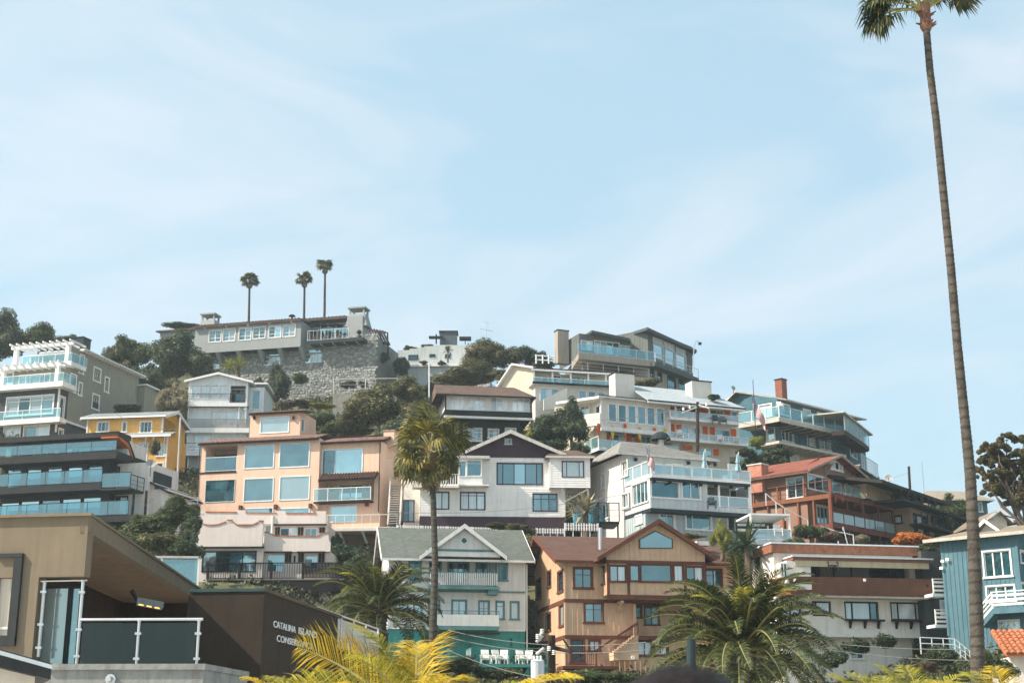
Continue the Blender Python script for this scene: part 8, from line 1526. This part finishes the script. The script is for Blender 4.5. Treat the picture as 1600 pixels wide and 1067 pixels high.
for k, (cx, cy, bx, by, lab) in enumerate([(390, 439, 388, 512, 'leftmost of the three tall thin fan palms on the ridge behind the mansion'), (476, 437, 474, 510, 'middle one of the three tall thin fan palms behind the mansion'), (508, 416, 506, 510, 'rightmost and tallest of the three thin fan palms behind the mansion')]):
    D = 206; B = at(bx, by, D) - Vector((0, 0, 5)); C = at(cx, cy, D); T = Thing('fan_palm', lab, 'palm', B, 'fan palms on the ridge'); palm_trunk(T, [B, B.lerp(C, .5) + Vector((.1, 0, 0)), C], [.24, .19, .15], PTD, .6, 8, .03)
    for i in range(22): el = R([62, 42, 22, 4, -12][i % 5] + rnd.uniform(-9, 9)); put_frond(T, FLOW[0], C, i * 2.4 + k, el, rnd.uniform(-.5, .5), rnd.uniform(1.5, 2.0))
    for i in range(4): put_frond(T, FLOW[0], C - Vector((0, 0, .3)), i * 1.7 + k * 2, R(-60), 0, 1.15, m=PD, label='dead brown hanging frond')
# middle fan palm
D = 73; pts = [at(675, 1110, D), at(676, 1000, D), at(680, 880, D), at(677, 780, D), at(672, 700, D)]; T = Thing('fan_palm', 'shaggy fan palm with ringed trunk standing in front of the white cottage', 'palm', pts[0]); palm_trunk(T, pts, [.22, .2, .165, .15, .16], PTR, .17, 14, .035)
C = pts[-1]
for i in range(46):
    el = R(70 - 118 * (i / 45) ** .9 + rnd.uniform(-14, 14)); put_frond(T, FAN[i % 4], C + Vector((0, 0, -.5 * i / 45)), i * 2.4 + rnd.uniform(-.4, .4), el, rnd.uniform(-1, 1), rnd.uniform(2.2, 3.3) * (1 if el > 0 else .8), m=PFY if i % 3 == 0 else None)
for i in range(16): put_frond(T, FAN[i % 4], C - Vector((0, 0, .5)), i * 2.4, R(-72 + rnd.uniform(-10, 8)), 0, rnd.uniform(1.5, 2.0), m=PD, label='dead brown hanging frond')
mb = MB(); mb.path([C - Vector((0, 0, 1.3)), C - Vector((0, 0, .7)), C + Vector((0, 0, .1))], [.24, .36, .2], 12); T.add('leaf_boots', mb, mat('orange_brown_fibre', (.30, .15, .07), .95, .4, 6, .7))
# giant palm at the right
D = 39; pts = [at(x, y, D) for x, y in ((1529, 1120), (1527, 1000), (1522, 860), (1516, 740), (1506, 640), (1496, 540), (1486, 420), (1474, 300), (1463, 190), (1453, 110), (1447, 40))]
T = Thing('fan_palm', 'very tall slender fan palm leaning left, its trunk crossing the whole right side', 'palm', pts[0]); palm_trunk(T, pts, [.2, .19, .172, .152, .134, .126, .12, .115, .111, .108, .105], PTR, .14, 18, .045)
C = pts[-1]; mb = MB(); mb.path([C - Vector((0, 0, .18)), C - Vector((0, 0, .05)), C + Vector((0, 0, .3)), C + Vector((0, 0, .7))], [.13, .19, .16, .18], 12)
for i in range(16): a = i * 2.4; p = C + Vector((0, 0, -.05 + (i % 5) * .13)); mb.tube(p + Vector((math.cos(a), math.sin(a), 0)) * .15, p + Vector((math.cos(a) * .32, math.sin(a) * .32, .1)), .05, .02, 4)
T.add('leaf_boots', mb, mat('pinkish_boot_fibre', (.20, .11, .075), .9, .35, 8, .6))
GFA = [frond_fan('fan_frond', .62, .5, 34, PDT, STM, s_ + 20, 200 + 15 * s_, .55, .021) for s_ in range(3)]
for yaw_, el, roll, s_ in ((R(182), R(-4), .5, 2.2), (R(175), R(-12), -.5, 2.1), (R(190), R(2), 0, 2.2), (R(4), R(34), .4, 2.1), (R(-4), R(30), -.4, 2), (R(178), R(-6), .2, 2.0), (R(186), R(-14), -.3, 1.9), (R(170), R(28), .2, 2.0), (R(200), R(34), 0, 2.0), (R(2), R(26), .1, 1.9), (R(-8), R(20), -.2, 1.9), (R(20), R(50), 0, 2), (R(160), R(52), 0, 2.1), (R(-60), R(60), 0, 2), (R(80), R(64), 0, 2), (R(120), R(44), 0, 2), (R(240), R(60), 0, 2), (R(-30), R(70), 0, 2), (R(60), R(38), 0, 2), (R(270), R(78), 0, 2), (R(140), R(75), 0, 2), (R(184), R(48), .3, 2)): put_frond(T, GFA[int(abs(yaw_) * 7) % 3], C + Vector((0, 0, .5)), yaw_, el, roll, s_)
# date palms
DF = [frond_pinnate('date_frond', 1, 56, .8 + .12 * (s_ % 3), .17, None, s_, .5, curl=.06 * (s_ - 1), w_=.0075) for s_ in range(4)]
for me in DF: me.materials[0] = PDT; me.materials[1] = STM
for cx, cy, D, L_, n, lab, up_ in ((592, 952, 79, 4.0, 60, 'date palm with arching fronds between the dark sign wall and the white cottage', 84), (1160, 1012, 52, 3.75, 96, 'large date palm with dark arching fronds in front of the peach and white houses', 86)):
    C = at(cx, cy, D); B = C - Vector((0, 0, 3.2)); T = Thing('date_palm', lab, 'palm', B); palm_trunk(T, [B, B.lerp(C, .6), C + Vector((0, 0, .1))], [.45, .42, .5], PTR, .22, 12, .08)
    for i in range(n):
        el = R(up_ - 38 - 88 * (i / (n - 1)) ** 1.05 + rnd.uniform(-7, 7)) if i > 5 else R(32 + i * 4); put_frond(T, DF[i % 4], C + Vector((math.cos(i * 2.4) * .2, math.sin(i * 2.4) * .2, .2 - .5 * i / n)), i * 2.4 + rnd.uniform(-.15, .15), el, rnd.uniform(-.4, .4), L_ * rnd.uniform(.85, 1.1) * (.85 if i < 6 else 1))
    for i in range(6): put_frond(T, DF[i % 4], C + Vector((0, 0, .2)), i * 1.1 + .3, R(8 + 6 * i), 0, L_ * .8, m=PYG, label='younger yellow green frond')
# near yellow palm at the bottom
NF = [frond_pinnate('palm_frond', 1, 60, .42 + .1 * s_, .40, None, s_ + 40, .3, w_=.0052, hang=.3) for s_ in range(3)]
for me in NF: me.materials[0] = PY; me.materials[1] = STM
def nearpalm(cx, cy, D, lab, fr_, m=None):
    C = at(cx, cy, D); B = Vector((C.x, C.y, 0)); T = Thing('feather_palm', lab, 'palm', B); palm_trunk(T, [B, C], [.14, .1], PTR, .2, 10, .05)
    for i, (yaw_, el, roll, s_, yl) in enumerate(fr_): put_frond(T, NF[i % 3], C, R(yaw_), R(el), R(roll), s_, m=None if yl else PYG)
nearpalm(650, 1140, 14, 'bright yellow feather palm close to the camera at the bottom, left of the middle', [(160, 22, 35, 1.35, 1), (95, 36, 0, 1.1, 1), (186, 4, -20, 1.4, 0), (176, 18, 50, 1.6, 1), (150, 34, 10, 1.3, 0), (75, 34, -20, 1.25, 1), (182, -14, 10, 1.9, 1), (230, 20, 0, 1.1, 0), (300, 14, 0, 1.0, 1), (-20, -6, 0, 1.2, 0)])
nearpalm(470, 1130, 13, 'yellow green feather palm tips rising at the bottom below the lettering', [(170, 14, 0, .7, 1), (140, 26, 0, .62, 0), (30, 24, 0, .6, 1)])
nearpalm(740, 1120, 15, 'arching yellow fronds at the bottom below the teal deck', [(5, -2, 0, 1.2, 1), (150, 12, 0, .8, 1), (40, 8, 0, .9, 0)])
nearpalm(1390, 1140, 30, 'pale green feather palm at the bottom, left of the tall palm trunk', [(170, 22, 0, 1.64, 0), (130, 36, 0, 1.48, 0), (150, 6, 0, 1.56, 0), (30, 20, 0, 1.56, 0), (80, 36, 0, 1.40, 0), (-20, 4, 0, 1.56, 0), (250, 20, 0, 1.40, 0)])
nearpalm(1445, 1138, 28, 'green feather palm with stiff upright fronds at the bottom beside the tall palm trunk', [(165, 34, 0, 1.48, 0), (100, 44, 0, 1.40, 0), (20, 32, 0, 1.48, 0), (50, 20, 0, 1.40, 1), (200, 16, 0, 1.48, 0), (-30, 30, 0, 1.25, 0)])
nearpalm(1580, 1138, 30, 'yellow tipped feather palm in the bottom right corner', [(165, 30, 0, 1.48, 0), (90, 44, 0, 1.48, 1), (10, 30, 0, 1.40, 0), (130, 36, 0, 1.40, 0), (220, 20, 0, 1.33, 0)])
nearpalm(1340, 1135, 40, 'low green feather palm at the bottom below the white house', [(160, 20, 0, 1.72, 0), (40, 26, 0, 1.72, 0), (95, 36, 0, 1.56, 1), (-10, 8, 0, 1.72, 0)])
# spiky plants beside the tall white house and mansion
def spiky(x, y, D, r, m, lab, n=46):
    c = at(x, y, D); T = Thing('spiky_plant', lab, 'plant', c - Vector((0, 0, r * 1.6))); mb = MB(); mb.tube(c - Vector((0, 0, r * 1.6)), c, r * .12, r * .1); T.add('stem', mb, BARK); rs_ = random.Random(int(x)); mb = MB()
    for i in range(n): a = i * 2.4; e = rs_.uniform(-.5, 1.4); d = Vector((math.cos(a) * math.cos(e), math.sin(a) * math.cos(e), math.sin(e))); s_ = d.cross(Vector((0, 0, 1))).normalized() * r * .07; t = c + d * r * rs_.uniform(.8, 1.1) - Vector((0, 0, r * .15)); mb.quad(c - s_ * .5, c + s_ * .5, c + d * r * .55 + s_, c + d * r * .55 - s_); mb.quad(c + d * r * .55 - s_, c + d * r * .55 + s_, t)
    T.add('leaves', mb, m)
spiky(358, 575, 160, 1.5, LYG, 'left spiky plant above the gable of the tall white house'); spiky(374, 572, 161, 1.6, LOR if 0 else LYG, 'right spiky plant above the gable of the tall white house'); spiky(700, 548, 178, 1.0, LM, 'spiky plant on the wall cap of the ridge house'); spiky(915, 800, 112, 2.2, LP, 'dry pale palm clump under the bump out of the plum gabled house'); spiky(1167, 852, 96, 2.2, LG, 'teal green spiky palm below the covered deck')
# ================= POLES, WIRES, SMALL THINGS =================
p0 = at(862, 1120, 62); T = Thing('utility_pole', 'dark wooden utility pole with grey transformer and insulators at the bottom centre', 'pole', p0); mb = MB(); mb.tube(p0, at(862, 992, 62), .2, .16, 8); T.add('pole', mb, WOODD)
TC = mat('transformer_grey_paint', (.46, .50, .52), .5, .05); tk = at(840, 1060, 61.5); mb = MB(); mb.tube(tk - Vector((0, 0, .1)), tk + Vector((0, 0, .72)), .29, n=14); mb.tube(tk + Vector((0, 0, .721)), tk + Vector((0, 0, .80)), .31, .22, 14); tr = T.add('transformer', mb, TC)
for i in range(3): mb = MB(); q = tk + Vector((-.14 + .14 * i, -.05, .8)); mb.tube(q, q + Vector((0, 0, .16)), .05, n=8); T.add('bushing', mb, WHITE, tr)
for a, b in (((838, 1003), (848, 992)), ((838, 1022), (850, 1012)), ((846, 988), (843, 1000))): mb = MB(); mb.tube(at(*a, 61.7), at(*b, 61.7), .07, n=8); T.add('fuse_cutout', mb, LUM)
for x, y in ((840, 997), (847, 989), (858, 1016), (865, 1022)):
    mb = MB(); q = at(x, y, 61.6)
    for j in range(3): mb.tube(q + Vector((0, 0, j * .07)), q + Vector((0, 0, j * .07 + .045)), .09, .06, 8)
    T.add('insulator', mb, WHITE)
mb = MB(); mb.tube(at(868, 1012, 62), at(893, 1018, 61.4), .1, .06); mb.tube(at(893, 1018, 61.4), at(880, 998, 61.4), .04); T.add('bracket_arm', mb, WOODD)
p0 = at(1080, 1120, 22); mb = MB(); mb.tube(p0, at(1080, 998, 22), .072, .072, 12); single('dark_post', mb, mat('dark_teal_metal', (.03, .045, .05), .5), 'thick dark round post right above the blurred head at the bottom', 'post', p0)
p0 = at(1090, 705, 127); T = Thing('utility_pole', 'black utility pole with short insulator arms in front of the motel walkways', 'pole', p0); mb = MB(); mb.tube(p0, at(1090, 628, 127), .17, .14); T.add('pole', mb, WOODD)
for a, b in (((1090, 636), (1066, 645)), ((1090, 632), (1108, 638))): mb = MB(); mb.tube(at(*a, 127), at(*b, 126), .06); T.add('arm', mb, LUM)
for x, y in ((1068, 641), (1104, 634), (1078, 638)): mb = MB(); q = at(x, y, 126.3); mb.tube(q, q + Vector((0, 0, .28)), .11, .07, 8); T.add('insulator', mb, WHITE)
p0 = at(275, 792, 126); mb = MB(); mb.tube(p0, at(282, 652, 126), .12, .09); single('utility_pole', mb, LUM, 'pale grey slanting utility pole between yellow house and salmon house', 'pole', p0)
railrun('pale_rail_fence', 'pale horizontal rails of a fence left of the salmon house foot', [(262, 776), (285, 776), (309, 777)], 119, WHITE, lines=(0, .25, .5, .75, 1.0), ph=1.6)
def wire(name, lab, a, Da, b, Db, sag=.4, r=.018):
    A = at(*a, Da); B = at(*b, Db); mb = MB(); pts = [A.lerp(B, i / 12) - Vector((0, 0, sag * 4 * (i / 12) * (1 - i / 12))) for i in range(13)]; mb.path(pts, [r] * 13, 4); single(name, mb, mat('aged_cable', (.20, .20, .19), .6), lab, 'wire', A)
wire('power_line', 'upper overhead wire passing in front of the base of the peach house', (700, 984), 75, (1010, 1003), 62); wire('power_line', 'lower overhead wire passing in front of the base of the peach house', (700, 995), 75, (1010, 1015), 62)
wire('power_line', 'long overhead wire sloping down across the teal base of the cottage', (680, 1005), 80, (840, 1058), 61, .2); wire('power_line', 'upper dark wire below the planter shelves of the white house', (1200, 990), 78, (1600, 1010), 70); wire('power_line', 'lower dark wire below the planter shelves of the white house', (1200, 998), 78, (1600, 1030), 70)
wire('power_line', 'thin wire from the yellow house toward the tall white house', (183, 648), 128, (283, 670), 126, .5, .02); wire('power_line', 'thin wire from the bare pole toward the upper left sky', (1310, 760), 131, (1420, 738), 131, .3, .012); wire('power_line', 'thin wire running from the pale slanting pole to the salmon roof', (280, 700), 126, (312, 690), 125, .1, .02)
wire('power_line', 'wire fanning down left of the glass fronted house lower wall', (280, 735), 126, (225, 790), 112, .3, .02)
wire('power_line', 'overhead wire from the black pole leftward past the cream chimney', (1090, 632), 127, (850, 650), 140, .8, .02); wire('power_line', 'overhead wire from the black pole rightward to the teal house', (1090, 634), 127, (1215, 668), 146, .5, .02); wire('power_line', 'service wire from the black pole down to the grey deck house roof', (1090, 640), 127, (1010, 705), 116, .4, .02); wire('power_line', 'long wire crossing in front of the plum gabled house wall', (610, 800), 112, (985, 770), 112, .6, .016); wire('power_line', 'wire between the salmon downpipe and the plum house annex', (604, 715), 120, (668, 700), 118, .3, .016)
crop(230, 400, 620, 660)
fT = Pl(305, 500, 178, -14).off(-.9)
for i, (x, lab) in enumerate(((1060, 'leftmost potted plant on the mansion terrace'), (1110, 'second potted plant on the mansion terrace'), (1165, 'third potted plant on the mansion terrace'), (1230, 'potted plant near the glazed end of the mansion terrace'), (1360, 'potted plant with red pot at the base of the flared chimney'))):
    p = fT.P(fT.u(x, 525), 0, fT.z(x, 532)); T = Thing('potted_plant', lab, 'plant', p); mb = MB(); mb.tube(p, p + Vector((0, 0, .45)), .2, .3, 10); T.add('pot', mb, RUST); crown_obj('foliage', 'f', LM if i % 2 else LG, (.45, .45, .5), i, T.o, (0, 0, .4), 0)
for x, lab in ((1090, 'dark cafe parasol at the left of the mansion terrace'), (1190, 'dark cafe parasol in the middle of the mansion terrace')):
    p = fT.P(fT.u(x, 520), -1, fT.z(x, 532)); T = Thing('small_parasol', lab, 'parasol', p); mb = MB(); mb.tube(p, p + Vector((0, 0, 2.3)), .03); T.add('pole', mb, WHITE); mb = MB(); mb.tube(p + Vector((0, 0, 2.05)), p + Vector((0, 0, 2.4)), 1.0, .05, 10); T.add('canopy', mb, DARK)
crop()
# ---- the person whose head rises into the bottom of the picture
SK = mat('skin', (.42, .25, .18), .6, .08); HR = mat('dark_brown_hair', (.014, .010, .009), .5, .3, 8, .5, 60, dirt=0); SHT = mat('navy_knit', (.04, .05, .08), .9, .1); TRS = mat('dark_trousers', (.035, .035, .04), .9, .1)
top = at(1061, 1040, 1.78); PX, PY_ = top.x, top.y; Hh = top.z
T = Thing('person', 'person with dark hair seen from behind, only the blurred crown of the head showing', 'person', (PX, PY_, 0)); S_ = Hh / 1.78
def skin(name, vs_, es, m, par=None, sub=2):
    me = bpy.data.meshes.new(name); me.from_pydata([(v[0] * S_, v[1] * S_, v[2] * S_) for v in vs_], es, []); o = mk(name + '_tmp', me); o.modifiers.new('s', 'SKIN'); sl = me.skin_vertices[0].data
    for d_, v in zip(sl, vs_): d_.radius = (v[3] * S_, (v[4] if len(v) > 4 else v[3]) * S_); d_.use_root = False
    sl[0].use_root = True; o.modifiers.new('u', 'SUBSURF').levels = sub; bpy.context.view_layer.update(); m2 = bpy.data.meshes.new_from_object(o.evaluated_get(bpy.context.evaluated_depsgraph_get())); bpy.data.objects.remove(o); m2.materials.clear(); m2.materials.append(m); m2.polygons.foreach_set('use_smooth', [True] * len(m2.polygons)); return mk(name, m2, par or T.o)
v = [(0, 0, .95, .14, .11), (0, 0, 1.12, .12, .10), (0, 0, 1.30, .15, .11), (0, 0, 1.44, .10, .08), (0, 0, 1.52, .055), (0, .012, 1.60, .075, .085), (0, .005, 1.69, .085, .105)]
e = [(0, 1), (1, 2), (2, 3), (3, 4), (4, 5), (5, 6)]
for sg in (-1, 1):
    k = len(v); v += [(sg * .17, 0, 1.42, .055), (sg * .21, -.02, 1.14, .042), (sg * .23, .05, .90, .03), (sg * .235, .07, .82, .03, .018)]; e += [(3, k), (k, k + 1), (k + 1, k + 2), (k + 2, k + 3)]
    for j in range(5): q = len(v); a = (j - 2) * .016; v += [(sg * .235, .07 + a, .76, .009), (sg * .232, .075 + a * 1.2, .715 + abs(j - 2) * .008, .007)] if j else [(sg * .225, .045, .80, .011), (sg * .218, .035, .765, .009)]; e += [(k + 3, q), (q, q + 1)]
    k = len(v); v += [(sg * .09, 0, .88, .095), (sg * .10, .01, .48, .06), (sg * .10, -.02, .10, .042), (sg * .10, .10, .04, .035, .03)]; e += [(0, k), (k, k + 1), (k + 1, k + 2), (k + 2, k + 3)]
bd = skin('body', v, e, SK)
skin('shirt', [(0, 0, .96, .155, .125), (0, 0, 1.12, .14, .12), (0, 0, 1.30, .17, .13), (0, 0, 1.44, .115, .095), (-.17, 0, 1.42, .07), (-.21, -.02, 1.14, .055), (-.228, .04, .93, .042), (.17, 0, 1.42, .07), (.21, -.02, 1.14, .055), (.228, .04, .93, .042)], [(0, 1), (1, 2), (2, 3), (3, 4), (4, 5), (5, 6), (3, 7), (7, 8), (8, 9)], SHT)
skin('trousers', [(0, 0, .96, .15, .125), (-.09, 0, .86, .11), (-.10, .01, .48, .075), (-.10, -.02, .12, .06), (.09, 0, .86, .11), (.10, .01, .48, .075), (.10, -.02, .12, .06)], [(0, 1), (1, 2), (2, 3), (0, 4), (4, 5), (5, 6)], TRS)
mb = MB(); k = 28; rings = []
for i in range(11):
    t = math.pi * .62 * i / 10
    rings.append([Vector((PX, PY_ - .005, 0)) + Vector((math.sin(t) * math.cos(a) * .112, math.sin(t) * math.sin(a) * .128 - .01, 0)) * S_ + Vector((0, 0, Hh - .118 * S_ + (math.cos(t) * .118 - (.05 if math.sin(a) < 0 else 0) * (i / 10) ** 2) * S_ + math.sin(a * 9 + i) * .0015)) for a in [2 * math.pi * j / k for j in range(k)]])
for p, q in zip(rings, rings[1:]):
    for i in range(k): j = (i + 1) % k; mb.quad(p[i], q[i], q[j], p[j])
T.add('hair', mb, HR, smooth=True)
# face on the far side: nose, eyes, mouth, ears
def blob(name, c, r, m):
    mb = MB(); rg = [[T.loc + Vector((c[0] + r[0] * math.sin(t) * math.cos(a), c[1] + r[1] * math.sin(t) * math.sin(a), c[2] + r[2] * math.cos(t))) * 1.0 for a in [math.pi * j / 4 for j in range(8)]] for t in [.01, .8, 1.57, 2.34, 3.13]]
    for p, q in zip(rg, rg[1:]):
        for i in range(8): j = (i + 1) % 8; mb.quad(p[i], q[i], q[j], p[j])
    T.add(name, mb, m, smooth=True)
z_ = Hh - .13
for sg in (-1, 1): blob('eye', (sg * .033, .098, z_), (.013, .01, .009), WHITE); blob('ear', (sg * .092, 0, z_ - .01), (.012, .02, .032), SK)
blob('nose', (0, .112, z_ - .035), (.013, .018, .022), SK); blob('mouth', (0, .098, z_ - .072), (.024, .008, .007), mat('lips', (.35, .12, .10), .5))

# furniture on the far balconies
crop()
def seat(x, y, D, lab, m, rot=0, name='patio_chair'):
    p = at(x, y, D); lounge(Pl(yaw=rot, o=(p.x, p.y)), 0, 0, p.z, 0, lab, m, name=name)
for a in [(1075, 658, 140.8, 'white chair behind the upper motel rail beside the first orange door', WHITE), (1118, 662, 140.4, 'dark chair behind the upper motel rail right of the black pole', DARK), (1130, 664, 140, 'dark low chair near the right end of the upper motel rail', DARK), (1062, 685, 139.8, 'white chair behind the lower motel rail, left', WHITE), (1125, 693, 141, 'white chair behind the lower motel rail, right', WHITE), (1150, 696, 142, 'white chair at the far right end of the lower motel rail', WHITE), (1310, 786, 121, 'maroon chair on the upper gallery of the terracotta house', MAR), (1340, 794, 124, 'second maroon chair on the upper gallery of the terracotta house', MAR), (1218, 640, 150, 'white chair on the top teal house balcony, left', WHITE), (1290, 664, 157, 'dark chair on the top teal house balcony, right', DARK), (1112, 795, 111.5, 'dark chair in the covered corner balcony of the grey house', DARK), (1215, 838, 109.5, 'pale chair on the covered lower deck', WHITE), (480, 893, 108.6, 'dark chair on the dark balcony of the cream house', DARK), (330, 890, 108.4, 'dark chair at the left end of the dark balcony', DARK), (1300, 893, 93, 'dark chair behind the long brown parapet', DARK)]: seat(*a)
# ================= AIR =================
mb = MB(); mb.abox((0, 0, 48), (3010, 3010, 52)); hz = mk('haze', mb.build('haze', (lambda m: m)(bpy.data.materials.new('thin_sea_haze')))); hm = hz.data.materials[0]; hm.use_nodes = True; t_ = hm.node_tree; t_.nodes.clear(); o_ = t_.nodes.new('ShaderNodeOutputMaterial'); v_ = t_.nodes.new('ShaderNodeVolumePrincipled'); v_.inputs['Color'].default_value = (.80, .93, .97, 1); v_.inputs['Density'].default_value = .0004; v_.inputs['Anisotropy'].default_value = .3; t_.links.new(v_.outputs[0], o_.inputs['Volume']); tag(hz, kind='stuff')
